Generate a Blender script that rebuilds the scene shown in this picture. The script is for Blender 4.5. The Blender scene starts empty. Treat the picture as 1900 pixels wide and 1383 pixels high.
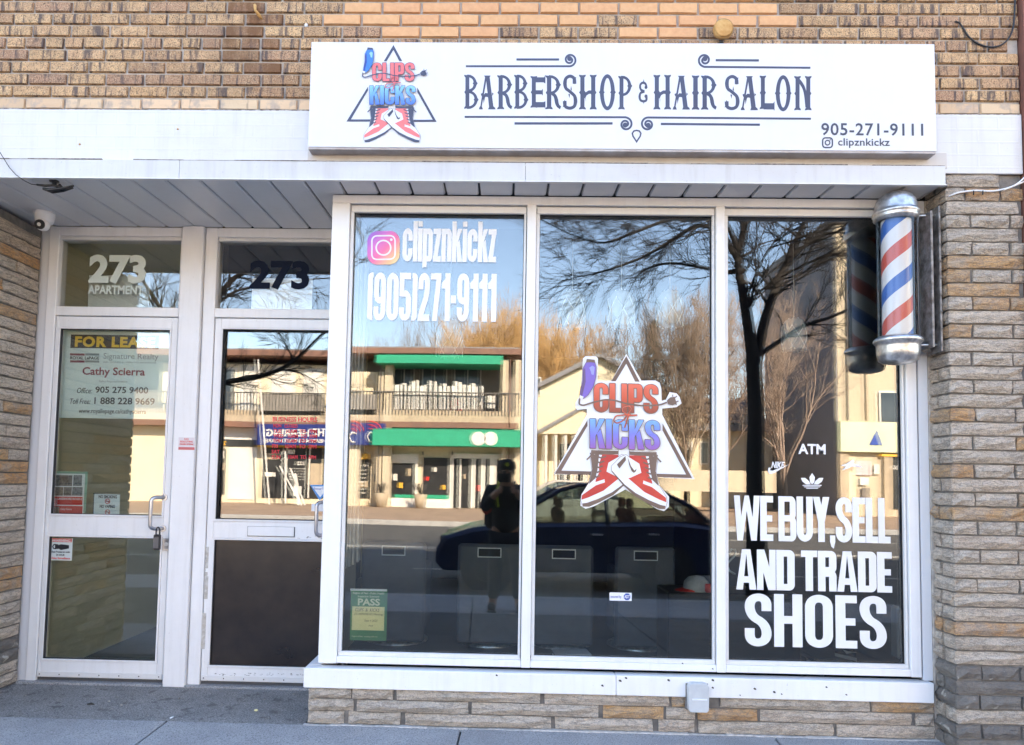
import bpy, math, random
from mathutils import Vector, Matrix, geometry, noise
random.seed(7)
SC = bpy.context.scene
COL = SC.collection
R = math.radians

# ------------------------------------------------------------------ camera
F_PX, W_PX, H_PX = 1350.0, 1900.0, 1383.0
CAM = Vector((0.104, -3.9, 1.3129))
YAW, PITCH, ROLL = -0.0240, 0.0610, 0.0179
SX, SY = -45.17, 112.74
_f = Vector((math.sin(YAW)*math.cos(PITCH), math.cos(YAW)*math.cos(PITCH), math.sin(PITCH)))
_r = Vector((math.cos(YAW), -math.sin(YAW), 0))
_u = _r.cross(_f)
_r, _u = math.cos(ROLL)*_r + math.sin(ROLL)*_u, -math.sin(ROLL)*_r + math.cos(ROLL)*_u
cd = bpy.data.cameras.new('camera')
cam = bpy.data.objects.new('camera', cd); COL.objects.link(cam)
m = Matrix((( _r.x, _u.x, -_f.x, CAM.x), (_r.y, _u.y, -_f.y, CAM.y), (_r.z, _u.z, -_f.z, CAM.z), (0, 0, 0, 1)))
cam.matrix_world = m
cd.sensor_width = 36.0
cd.lens = 36.0*F_PX/W_PX
cd.shift_x = -SX/W_PX
cd.shift_y = SY/W_PX
cd.clip_start = 0.02
cd.clip_end = 2000
SC.camera = cam

# ------------------------------------------------------------------ light
SUN_EL, SUN_AZ = R(33), R(28)          # the sun stands behind the shop, a little to the right
world = bpy.data.worlds.new('World'); SC.world = world; world.use_nodes = True
nt = world.node_tree
sky = nt.nodes.new('ShaderNodeTexSky'); sky.sky_type = 'NISHITA'; sky.sun_disc = False
sky.sun_elevation = SUN_EL; sky.sun_rotation = SUN_AZ
sky.air_density = 1.0; sky.dust_density = 0.15; sky.ozone_density = 2.0
bg = nt.nodes['Background']; bg.inputs[1].default_value = 0.15
nt.links.new(sky.outputs[0], bg.inputs[0])
sd = bpy.data.lights.new('sun', 'SUN'); sd.energy = 5.0; sd.angle = R(0.5); sd.color = (1.0, 0.93, 0.82)
sun = bpy.data.objects.new('sun', sd); COL.objects.link(sun)
sdir = Vector((math.sin(SUN_AZ)*math.cos(SUN_EL), math.cos(SUN_AZ)*math.cos(SUN_EL), math.sin(SUN_EL)))
sun.rotation_euler = sdir.to_track_quat('Z', 'Y').to_euler(); sun.location = (0, 10, 20)
SC.view_settings.view_transform = 'Standard'; SC.view_settings.look = 'None'
SC.view_settings.exposure = 2.75; SC.view_settings.gamma = 1
SC.view_settings.use_curve_mapping = False
SC.view_settings.use_white_balance = True; SC.view_settings.white_balance_temperature = 7500; SC.view_settings.white_balance_tint = 14
SC.cycles.transparent_max_bounces = 40
SC.cycles.max_bounces = 10
SC.cycles.sample_clamp_indirect = 8

# ------------------------------------------------------------------ picture -> place
def at(px, py, y):
    """the point of the plane y = const that the photograph shows at a pixel"""
    d = _f*F_PX + _r*(px - W_PX/2 - SX) + _u*(H_PX/2 + SY - py)
    t = (y - CAM.y)/d.y
    return Vector((CAM.x + d.x*t, y, CAM.z + d.z*t))
def on_ground(px, py, z=0.0):
    d = _f*F_PX + _r*(px - W_PX/2 - SX) + _u*(H_PX/2 + SY - py)
    t = (z - CAM.z)/d.z
    return CAM + d*t
YG, YD = 0.045, 0.665                    # glass of the shop window / of the doors
def mir(px, py, y, g=YG):
    """where a thing stands at real depth y (behind the camera) that the glass mirrors at a pixel"""
    p = at(px, py, 2*g - y); return Vector((p.x, y, p.z))

# ------------------------------------------------------------------ objects
def tag(o, label=None, cat=None, group=None, kind=None):
    if label: o['label'] = label
    if cat: o['category'] = cat
    if group: o['group'] = group
    if kind: o['kind'] = kind
    return o
WORLD = {}
def empty(name, loc=(0, 0, 0), label=None, cat=None, group=None, kind=None, parent=None, world=False):
    o = bpy.data.objects.new(name, None); COL.objects.link(o); o.location = loc
    if world: WORLD[o.name] = Vector(loc)      # its parts are written in world coordinates
    o.empty_display_size = .1
    if parent: o.parent = parent
    return tag(o, label, cat, group, kind)
def link(name, me, parent=None, loc=None, rz=0, scale=None):
    o = bpy.data.objects.new(name, me); COL.objects.link(o)
    if parent:
        o.parent = parent
        if parent.name in WORLD: o.matrix_parent_inverse = Matrix.Translation(-WORLD[parent.name])
    if loc is not None: o.location = loc
    if rz: o.rotation_euler = (0, 0, rz)
    if scale: o.scale = scale
    return o

class MB:
    def __init__(s): s.v = []; s.f = []; s.mi = []; s.sm = []
    def add(s, vs, fs, mi=0, smooth=False):
        b = len(s.v); s.v += [tuple(v) for v in vs]
        s.f += [tuple(i+b for i in f) for f in fs]; s.mi += [mi]*len(fs); s.sm += [smooth]*len(fs); return s
    def box(s, x0, x1, y0, y1, z0, z1, mi=0):
        if x0 > x1: x0, x1 = x1, x0
        if y0 > y1: y0, y1 = y1, y0
        if z0 > z1: z0, z1 = z1, z0
        v = [(x0,y0,z0),(x1,y0,z0),(x1,y1,z0),(x0,y1,z0),(x0,y0,z1),(x1,y0,z1),(x1,y1,z1),(x0,y1,z1)]
        return s.add(v, [(0,3,2,1),(4,5,6,7),(0,1,5,4),(1,2,6,5),(2,3,7,6),(3,0,4,7)], mi)
    def cbox(s, x0, x1, y0, y1, z0, z1, c=.003, mi=0):
        """box with chamfered edges"""
        if x0 > x1: x0, x1 = x1, x0
        if y0 > y1: y0, y1 = y1, y0
        if z0 > z1: z0, z1 = z1, z0
        c = min(c, (x1-x0)/3, (y1-y0)/3, (z1-z0)/3)
        X = (x0, x1); Y = (y0, y1); Z = (z0, z1); v = []; ix = {}
        for a in (0, 1):
            for b in (0, 1):
                for d in (0, 1):
                    sx = 1 if a == 0 else -1; sy = 1 if b == 0 else -1; sz = 1 if d == 0 else -1
                    for k, q in enumerate(((0, c, c), (c, 0, c), (c, c, 0))):
                        ix[(a, b, d, k)] = len(v); v.append((X[a]+sx*q[0], Y[b]+sy*q[1], Z[d]+sz*q[2]))
        F = []
        def face(k, fixed):
            o = [j for j in range(3) if j != k]; r = []
            for (p, q) in ((0, 0), (1, 0), (1, 1), (0, 1)):
                t = [0, 0, 0]; t[k] = fixed; t[o[0]] = p; t[o[1]] = q; r.append(ix[(t[0], t[1], t[2], k)])
            return r
        for k in range(3):
            for fx in (0, 1): F.append(face(k, fx))
        for k in range(3):
            o = [j for j in range(3) if j != k]
            for p in (0, 1):
                for q in (0, 1):
                    t0 = [0, 0, 0]; t0[o[0]] = p; t0[o[1]] = q; t0[k] = 0; t1 = list(t0); t1[k] = 1
                    F.append([ix[(*t0, o[0])], ix[(*t0, o[1])], ix[(*t1, o[1])], ix[(*t1, o[0])]])
        for a in (0, 1):
            for b in (0, 1):
                for d in (0, 1): F.append([ix[(a, b, d, 0)], ix[(a, b, d, 1)], ix[(a, b, d, 2)]])
        cen = Vector(((x0+x1)/2, (y0+y1)/2, (z0+z1)/2))
        for i, f in enumerate(F):
            p = [Vector(v[j]) for j in f]; n = (p[1]-p[0]).cross(p[2]-p[0])
            if n.dot(sum(p, Vector())/len(p)-cen) < 0: F[i] = f[::-1]
        return s.add(v, F, mi)
    def prism(s, pts, y0, y1, mi=0):
        """outline of (x, z) points pushed through y0..y1"""
        ar = sum(pts[i][0]*pts[(i+1) % len(pts)][1]-pts[(i+1) % len(pts)][0]*pts[i][1] for i in range(len(pts)))
        if ar < 0: pts = pts[::-1]
        n = len(pts); v = [(x, y0, z) for x, z in pts]+[(x, y1, z) for x, z in pts]
        return s.add(v, [tuple(range(n)), tuple(range(2*n-1, n-1, -1))]+[(i, i+n, (i+1) % n+n, (i+1) % n) for i in range(n)], mi)
    def xprism(s, pts, x0, x1, mi=0):
        """outline of (y, z) points pushed through x0..x1"""
        n = len(pts); v = [(x0, y, z) for y, z in pts]+[(x1, y, z) for y, z in pts]
        return s.add(v, [tuple(range(n)), tuple(range(2*n-1, n-1, -1))]+[(i, i+n, (i+1) % n+n, (i+1) % n) for i in range(n)], mi)
    def tube(s, path, rad, n=8, mi=0, smooth=True, cap=True):
        path = [Vector(p) for p in path]; N = len(path)
        if not hasattr(rad, '__len__'): rad = [rad]*N
        v = []; up = None
        for i, p in enumerate(path):
            t = (path[min(i+1, N-1)]-path[max(i-1, 0)]).normalized()
            if up is None: up = t.orthogonal().normalized()
            up = (up - t*up.dot(t)); up = up.normalized() if up.length > 1e-6 else t.orthogonal().normalized()
            w = t.cross(up)
            for k in range(n):
                a = 2*math.pi*k/n; v.append(p+(up*math.cos(a)+w*math.sin(a))*rad[i])
        f = [(i*n+k, i*n+(k+1) % n, (i+1)*n+(k+1) % n, (i+1)*n+k) for i in range(N-1) for k in range(n)]
        s.add(v, f, mi, smooth)
        if cap and n > 3:
            b = len(s.v)-N*n
            s.f += [tuple(b+k for k in range(n-1, -1, -1)), tuple(b+(N-1)*n+k for k in range(n))]; s.mi += [mi]*2; s.sm += [False]*2
        return s
    def lathe(s, prof, c=(0, 0, 0), n=32, mi=0, smooth=True):
        v = []; c = Vector(c)
        for r, z in prof:
            for k in range(n):
                a = 2*math.pi*k/n; v.append((c.x+r*math.cos(a), c.y+r*math.sin(a), c.z+z))
        N = len(prof)
        return s.add(v, [(i*n+k, i*n+(k+1) % n, (i+1)*n+(k+1) % n, (i+1)*n+k) for i in range(N-1) for k in range(n)], mi, smooth)
    def ball(s, c, rx, ry=None, rz=None, n=16, m=10, mi=0):
        ry = ry or rx; rz = rz or rx; v = []; c = Vector(c)
        for i in range(m+1):
            t = math.pi*i/m
            for k in range(n):
                a = 2*math.pi*k/n; v.append((c.x+rx*math.sin(t)*math.cos(a), c.y+ry*math.sin(t)*math.sin(a), c.z-rz*math.cos(t)))
        return s.add(v, [(i*n+k, i*n+(k+1) % n, (i+1)*n+(k+1) % n, (i+1)*n+k) for i in range(m) for k in range(n)], mi, True)
    def mesh(s, name, *mats):
        me = bpy.data.meshes.new(name); me.from_pydata(s.v, [], s.f)
        for m_ in mats: me.materials.append(m_)
        me.polygons.foreach_set('material_index', s.mi); me.polygons.foreach_set('use_smooth', s.sm)
        me.validate(); me.update(); return me
    def build(s, name, mats, parent=None, label=None, cat=None, group=None, kind=None, bevel=0):
        if not isinstance(mats, (list, tuple)): mats = [mats]
        o = link(name, s.mesh(name, *mats), parent)
        if bevel:
            b = o.modifiers.new('bevel', 'BEVEL'); b.width = bevel; b.segments = 2; b.limit_method = 'ANGLE'; b.angle_limit = R(50)
        return tag(o, label, cat, group, kind)

# ------------------------------------------------------------------ materials
class N:
    def __init__(s, name):
        s.m = bpy.data.materials.new(name); s.m.use_nodes = True; s.t = s.m.node_tree
        s.b = s.t.nodes['Principled BSDF']; s.o = s.t.nodes['Material Output']
    def n(s, kind, **kw):
        x = s.t.nodes.new('ShaderNode'+kind)
        for k, v in kw.items(): setattr(x, k, v)
        return x
    def l(s, a, b): s.t.links.new(a, b)
    def pos(s, scale=(1, 1, 1), rnd=0, obj=False):
        g = s.n('TexCoord').outputs['Object'] if obj else s.n('NewGeometry').outputs['Position']
        mp = s.n('Mapping'); mp.inputs['Scale'].default_value = scale; s.l(g, mp.inputs[0])
        if rnd:
            oi = s.n('ObjectInfo'); mu = s.n('Math', operation='MULTIPLY'); mu.inputs[1].default_value = rnd
            s.l(oi.outputs['Random'], mu.inputs[0]); s.l(mu.outputs[0], mp.inputs['Location'])
        return mp.outputs[0]
    def noise(s, vec, scale, detail=4, rough=.6):
        x = s.n('TexNoise'); x.inputs['Scale'].default_value = scale; x.inputs['Detail'].default_value = detail
        x.inputs['Roughness'].default_value = rough; s.l(vec, x.inputs['Vector']); return x.outputs['Fac']
    def ramp(s, fac, stops, interp='LINEAR'):
        x = s.n('ValToRGB'); x.color_ramp.interpolation = interp; e = x.color_ramp.elements
        while len(e) < len(stops): e.new(.5)
        for q, (p, c) in zip(e, stops):
            q.position = p; q.color = (c, c, c, 1) if not hasattr(c, '__len__') else (*c, 1)
        s.l(fac, x.inputs[0]); return x.outputs[0]
    def mix(s, fac, a, b, mode='MIX'):
        x = s.n('Mix', data_type='RGBA', blend_type=mode)
        for v, i in ((fac, 0), (a, 6), (b, 7)):
            if hasattr(v, 'is_linked') or isinstance(v, bpy.types.NodeSocket): s.l(v, x.inputs[i])
            else: x.inputs[i].default_value = v if i == 0 else ((*v, 1) if len(v) == 3 else v)
        return x.outputs[2]
    def bump(s, h, st=.3, dist=.01, prev=None):
        x = s.n('Bump'); x.inputs['Strength'].default_value = st; x.inputs['Distance'].default_value = dist
        s.l(h, x.inputs['Height'])
        if prev: s.l(prev, x.inputs['Normal'])
        return x.outputs[0]
    def fin(s, col=None, rough=None, nor=None, metal=None, spec=None):
        b = s.b.inputs
        for v, k in ((col, 'Base Color'), (rough, 'Roughness'), (nor, 'Normal'), (metal, 'Metallic'), (spec, 'Specular IOR Level')):
            if v is None: continue
            if isinstance(v, bpy.types.NodeSocket): s.l(v, b[k])
            else: b[k].default_value = (*v, 1) if hasattr(v, '__len__') and len(v) == 3 else v
        return s.m

def M(name, c1, c2=None, scale=6, rough=.6, bump=0, bscale=None, metal=0, stretch=(1, 1, 1), lo=.35, hi=.65, spec=.5, dist=.004, detail=5):
    q = N(name); v = q.pos(stretch)
    col = c1
    if c2: col = q.ramp(q.noise(v, scale, detail), [(lo, c1), (hi, c2)])
    nor = q.bump(q.noise(v, bscale or scale*4, 5), bump, dist) if bump else None
    return q.fin(col, rough, nor, metal, spec)

def streaky_white(name, base, dirt, amt=.3, rough=.45, relief=False, tone=0):
    """painted metal or masonry with grime, runs and small chips"""
    q = N(name); v = q.pos()
    big = q.ramp(q.noise(v, 2.3, 6, .65), [(.42, 0.), (.75, 1.)])
    run = q.ramp(q.noise(q.pos((16, 16, 1.2)), 1.6, 4), [(.5, 0.), (.8, 1.)])
    spk = q.ramp(q.noise(v, 90, 2), [(.70, 0.), (.76, 1.)])
    sc = q.ramp(q.noise(q.pos((5, 5, 60)), 5, 3), [(.66, 0.), (.74, 1.)])
    a = q.mix(.5, big, run)
    m_ = q.n('Math', operation='MULTIPLY'); q.l(a, m_.inputs[0]); m_.inputs[1].default_value = amt
    col = q.mix(m_.outputs[0], base, dirt)
    m2 = q.n('Math', operation='MULTIPLY'); q.l(spk, m2.inputs[0]); m2.inputs[1].default_value = amt*.9
    col = q.mix(m2.outputs[0], col, tuple(c*.5 for c in dirt))
    m3 = q.n('Math', operation='MULTIPLY'); q.l(sc, m3.inputs[0]); m3.inputs[1].default_value = amt*.6
    col = q.mix(m3.outputs[0], col, dirt)
    nor = q.bump(q.noise(v, 40, 4), .12, .002)
    if relief:
        br = q.n('TexBrick'); br.inputs['Scale'].default_value = 1; br.inputs['Brick Width'].default_value = .21
        br.inputs['Row Height'].default_value = .0672; br.inputs['Mortar Size'].default_value = .006
        br.inputs['Mortar Smooth'].default_value = .6
        mp = q.n('Mapping'); mp.inputs['Rotation'].default_value = (R(-90), 0, 0); mp.inputs['Location'].default_value = (.1, 0, 0)
        q.l(q.n('NewGeometry').outputs['Position'], mp.inputs[0]); q.l(mp.outputs[0], br.inputs['Vector'])
        wob = q.noise(q.pos((1, 1, 3)), 7, 5)
        br2 = q.mix(.55, br.outputs['Fac'], wob)
        nor = q.bump(br2, .35, .004, nor)
        fine = q.noise(q.pos((1.2, 1, 7)), 3.2, 8, .75)
        c1 = q.ramp(fine, [(.497, 0.), (.500, 1.), (.503, 0.)])
        c2 = q.mix(1, c1, q.ramp(q.noise(v, 2.1, 3), [(.52, 0.), (.62, 1.)]), 'MULTIPLY')
        col = q.mix(c2, col, (.50, .44, .40))
    return q.fin(col, rough, nor)

def brick_material(name, smooth=False):
    q = N(name); oi = q.n('ObjectInfo'); rnd = oi.outputs['Random']
    v = q.pos((1, 1, 1), 20)
    if smooth == 'pale':
        base = q.ramp(rnd, [(0, (.68, .50, .33)), (.5, (.74, .52, .34)), (1, (.60, .42, .27))])
        col = q.mix(q.ramp(q.noise(v, 16, 5), [(.5, 0.), (.62, .7)]), base, (.42, .34, .29)); col = q.mix(q.ramp(q.noise(q.pos((26, 26, 3), 9), 1.4, 3), [(.6, 0.), (.7, .5)]), col, (.20, .15, .13))
        return q.fin(col, .9, q.bump(q.noise(v, 120, 4), .4, .003))
    if smooth is True:
        base = q.ramp(rnd, [(0, (.66, .36, .18)), (.5, (.72, .40, .20)), (1, (.66, .33, .17))])
        col = q.mix(.35, base, q.ramp(q.noise(v, 40, 5), [(.3, (.54, .27, .13)), (.7, (.76, .46, .25))]))
        return q.fin(col, .85, q.bump(q.noise(v, 260, 4), .25, .002))
    base = q.ramp(rnd, [(0, (.36, .20, .115)), (.18, (.58, .36, .19)), (.4, (.69, .43, .23)), (.55, (.46, .26, .16)), (.72, (.70, .45, .24)), (.86, (.60, .36, .18)), (1, (.38, .215, .145))])
    n1 = q.noise(v, 190, 4, .7)
    sp = q.ramp(n1, [(.40, 1.), (.49, 0.)])
    col = q.mix(q.ramp(q.noise(v, 22, 4), [(.4, 0.), (.75, .55)]), base, (.28, .16, .10))
    cc = q.mix(sp, col, (.075, .05, .035))
    lite = q.ramp(q.noise(v, 160, 3, .7), [(.56, 0.), (.68, .7)])
    cc = q.mix(lite, cc, (.80, .62, .40))
    st = q.noise(q.pos((26, 26, 3), 9), 1.4, 3)      # fired flashes running up the face of a brick
    s2 = q.ramp(st, [(.53, 0.), (.64, .88)])
    cc = q.mix(s2, cc, (.085, .065, .065))
    if smooth == 'stain': cc = q.mix(q.ramp(q.noise(q.pos((3, 3, .8)), 5, 5), [(.35, .2), (.55, .85)]), cc, (.17, .075, .03))
    soot = q.ramp(q.noise(q.pos(), 1.4, 4), [(.5, 0.), (.75, .35)])
    cc = q.mix(soot, cc, (.13, .09, .06))
    return q.fin(cc, .9, q.bump(n1, .6, .003))

def stone_material(name, orange=False, dark=False):
    q = N(name); oi = q.n('ObjectInfo'); rnd = oi.outputs['Random']; v = q.pos((1, 1, 1), 13)
    if orange: base = q.ramp(rnd, [(0, (.70, .40, .17)), (.5, (.62, .37, .18)), (1, (.70, .34, .11))])
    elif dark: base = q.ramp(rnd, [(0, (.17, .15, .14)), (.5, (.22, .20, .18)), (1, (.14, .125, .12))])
    else: base = q.ramp(rnd, [(0, (.60, .50, .40)), (.3, (.70, .585, .475)), (.55, (.53, .45, .37)), (.8, (.69, .56, .44)), (1, (.61, .48, .38))])
    n1 = q.noise(v, 14, 8, .65)
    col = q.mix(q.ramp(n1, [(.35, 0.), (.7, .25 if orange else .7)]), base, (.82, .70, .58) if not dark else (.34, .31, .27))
    if orange: col = q.mix(q.ramp(q.noise(v, 9, 4), [(.50, 0.), (.64, .6)]), col, (.52, .45, .38))
    fine = q.noise(v, 190, 4)
    col = q.mix(q.ramp(fine, [(.35, .45), (.6, 0.)]), col, (.16, .14, .12))
    cr = q.noise(q.pos((5, 5, 22), 7), 1.6, 6, .7)          # split ridges
    ridge = q.ramp(cr, [(.46, 0.), (.5, 1.), (.54, 0.)])
    col = q.mix(q.mix(.35, ridge, (0, 0, 0)), col, (.20, .17, .15))
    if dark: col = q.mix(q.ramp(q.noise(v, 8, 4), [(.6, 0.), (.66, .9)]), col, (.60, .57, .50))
    nor = q.bump(n1, 1, .03); nor = q.bump(cr, 1, .03, nor); nor = q.bump(fine, .35, .003, nor)
    return q.fin(col, .9, nor)

def glass_material(name, refl, tint=(.96, .98, .97), wave=.0):
    """a pane face: part of the light mirrored, the rest let through"""
    q = N(name); q.t.nodes.remove(q.b)
    g = q.n('BsdfGlossy'); g.inputs['Roughness'].default_value = 0; g.inputs['Color'].default_value = (1, 1, 1, 1)
    t = q.n('BsdfTransparent'); t.inputs['Color'].default_value = (*tint, 1)
    lw = q.n('Fresnel'); lw.inputs['IOR'].default_value = 1.5
    mr = q.n('MapRange'); mr.inputs[1].default_value = .04; mr.inputs[2].default_value = 1; mr.inputs[3].default_value = refl; mr.inputs[4].default_value = 1
    q.l(lw.outputs[0], mr.inputs[0])
    mx = q.n('MixShader'); q.l(mr.outputs[0], mx.inputs[0]); q.l(t.outputs[0], mx.inputs[1]); q.l(g.outputs[0], mx.inputs[2])
    if wave:
        b = q.bump(q.noise(q.pos(), 1.1, 1, .3), 1, wave); q.l(b, g.inputs['Normal'])
    q.l(mx.outputs[0], q.o.inputs[0]); return q.m
def clear_material(name):
    q = N(name); q.t.nodes.remove(q.b); t = q.n('BsdfTransparent'); t.inputs[0].default_value = (.97, .985, .98, 1); q.l(t.outputs[0], q.o.inputs[0]); return q.m
def grad_material(name, stops, rough=.4, axis=2, rot=None):
    q = N(name); tc = q.n('TexCoord'); sp = q.n('SeparateXYZ'); q.l(tc.outputs['Generated'], sp.inputs[0])
    f = sp.outputs[axis]
    if rot:
        ml = q.n('Math', operation='MULTIPLY_ADD'); q.l(sp.outputs[0], ml.inputs[0]); ml.inputs[1].default_value = rot; q.l(sp.outputs[2], ml.inputs[2])
        dv = q.n('Math', operation='DIVIDE'); q.l(ml.outputs[0], dv.inputs[0]); dv.inputs[1].default_value = 1+abs(rot) ; f = dv.outputs[0]
        if rot < 0:
            ad = q.n('Math', operation='ADD'); q.l(dv.outputs[0], ad.inputs[0]); ad.inputs[1].default_value = abs(rot)/(1+abs(rot)); f = ad.outputs[0]
    return q.fin(q.ramp(f, stops), rough)

m_brick = brick_material('speckled_tan_brick'); m_brick_smooth = brick_material('smooth_orange_brick', True)
m_brick_stain = brick_material('rust_stained_brick', 'stain'); m_pale_brick = brick_material('pale_peach_brick', 'pale'); m_mortar = M('mortar', (.50, .45, .40), (.33, .29, .26), 14, .95, .6, 160)
m_mortar_dark = M('stone_mortar', (.22, .20, .18), (.13, .12, .11), 18, .95, .7, 120)
m_stone = stone_material('rock_faced_stone'); m_stone_or = stone_material('rust_tinted_stone', True); m_stone_dk = stone_material('sooty_stone', False, True)
m_band = streaky_white('white_painted_brick', (.68, .68, .69), (.40, .36, .32), .42, .6, True)
m_fascia = streaky_white('white_painted_fascia', (.62, .62, .63), (.34, .30, .26), .5, .4)
m_ledge = streaky_white('chipped_white_ledge', (.60, .57, .54), (.42, .34, .28), .55, .6)
m_alu = streaky_white('white_aluminium_frame', (.83, .825, .83), (.42, .38, .34), .30, .38)
m_alu2 = streaky_white('grey_jamb_paint', (.70, .71, .74), (.45, .43, .41), .25, .5)
m_bead = streaky_white('aluminium_bead', (.76, .75, .74), (.42, .39, .36), .3, .35)
m_gasket = M('dark_gasket', (.03, .03, .032), rough=.7)
m_soffit = streaky_white('soffit_paint', (.66, .665, .69), (.44, .42, .40), .25, .35)
m_groove = M('soffit_groove', (.09, .09, .095), rough=.8)
m_sign = streaky_white('sign_face', (.71, .715, .75), (.46, .43, .42), .10, .35)
m_sign_edge = M('sign_edge_metal', (.55, .52, .52), (.40, .33, .30), 9, .5)
m_ink = M('sign_slate_ink', (.062, .078, .14), (.055, .063, .11), 5, .5)
m_ink2 = M('sign_dark_ink', (.055, .065, .10), rough=.5)
m_vinyl = M('white_vinyl', (.80, .81, .84), (.76, .77, .80), 8, .45)
m_black = M('black_plastic', (.015, .016, .02), rough=.4)
m_chrome = M('worn_chrome', (.80, .80, .80), (.42, .41, .41), 26, .34, .25, 60, metal=.9)
m_steel = M('brushed_aluminium', (.58, .59, .62), (.50, .50, .54), 10, .35, metal=.9)
m_rustbr = M('weathered_bracket', (.34, .33, .32), (.14, .12, .11), 26, .6, .6, 90, metal=.5)
m_rust = M('rust', (.50, .24, .07), (.66, .40, .16), 22, .85, .5, 90)
m_g1 = glass_material('window_glass_front', .14, wave=.0006); m_g2 = glass_material('window_glass_inner', .065, wave=.0006); m_gc = clear_material('glass_clear_side')
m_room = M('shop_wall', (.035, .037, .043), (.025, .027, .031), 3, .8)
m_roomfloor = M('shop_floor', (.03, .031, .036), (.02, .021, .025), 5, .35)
m_hall = M('hall_wall', (.78, .76, .58), (.74, .71, .54), 2, .7)
m_hallfloor = M('hall_floor', (.035, .038, .042), (.06, .062, .066), 12, .4)

# ------------------------------------------------------------------ lettering
def stroke(pts, tx, ty, r=0.0, closed=False, seg=7):
    """thick line with its own width across (tx) and up (ty); returns quads"""
    P = [Vector((p[0], p[1])) for p in pts]; rr = [p[2] if len(p) > 2 else r for p in pts]; out = []; n = len(P)
    for i in range(n):
        if (i in (0, n-1) and not closed) or rr[i] <= 0: out.append(P[i]); continue
        a, b, c = P[i-1], P[i], P[(i+1) % n]
        d = min(rr[i], (a-b).length*.499, (c-b).length*.499)
        p0 = b+(a-b).normalized()*d; p2 = b+(c-b).normalized()*d
        for k in range(seg+1):
            t = k/seg; out.append((1-t)**2*p0+2*t*(1-t)*(b*.80+(p0+p2)*.10)+t*t*p2)
    q = [out[0]]
    for p in out[1:]:
        if (p-q[-1]).length > 1e-5: q.append(p)
    if closed and (q[0]-q[-1]).length < 1e-5: q.pop()
    L = []; Rr = []; n = len(q)
    for i in range(n):
        if closed: a, c = q[i-1], q[(i+1) % n]
        else: a, c = q[max(i-1, 0)], q[min(i+1, n-1)]
        d1 = (q[i]-a).normalized() if (q[i]-a).length > 0 else None
        d2 = (c-q[i]).normalized() if (c-q[i]).length > 0 else None
        d1 = d1 or d2; d2 = d2 or d1
        def off(d): return Vector((-d.y*tx/2, d.x*ty/2))
        o1, o2 = off(d1), off(d2); nn = (o1+o2)/2
        cosv = max(.5, min(1, nn.length/max(1e-9, (o1.length+o2.length)/2)))
        nn = nn/(cosv*cosv) if cosv < .999 else nn
        L.append(q[i]+nn); Rr.append(q[i]-nn)
    rng = range(n if closed else n-1)
    return [[L[i], Rr[i], Rr[(i+1) % n], L[(i+1) % n]] for i in rng]
def rect(x0, y0, x1, y1): return [[Vector((x0, y0)), Vector((x1, y0)), Vector((x1, y1)), Vector((x0, y1))]]
def poly(*p): return [[Vector(a) for a in p]]
def circle(cx, cy, r, ry=None, n=28): return [[Vector((cx+r*math.cos(2*math.pi*k/n), cy+(ry or r)*math.sin(2*math.pi*k/n))) for k in range(n)]]
def bowl(x0, w, y0, y1, t, h, bars=(1, 1)):
    r = min(t, .15, (y1-y0)/2); P = []
    P += rect(x0, y1-h, w-r, y1) if bars[1] else []
    P += rect(x0, y0, w-r, y0+h) if bars[0] else []
    P += rect(w-t, y0+(r if bars[0] else 0), w, y1-r)
    for cy, a0, on in ((y1-r, 0, 1), (y0+r, -90, bars[0])):
        if not on: continue
        c = Vector((w-r, cy)); arc = [Vector((w-r+r*math.cos(R(a0+90*k/8)), cy+r*math.sin(R(a0+90*k/8)))) for k in range(9)]
        P.append([c]+arc)
        if r < t: P += rect(w-t, min(cy, cy+(r if a0 == 0 else -r)), w-r, max(cy, cy+(r if a0 == 0 else -r)))
    return P
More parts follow.
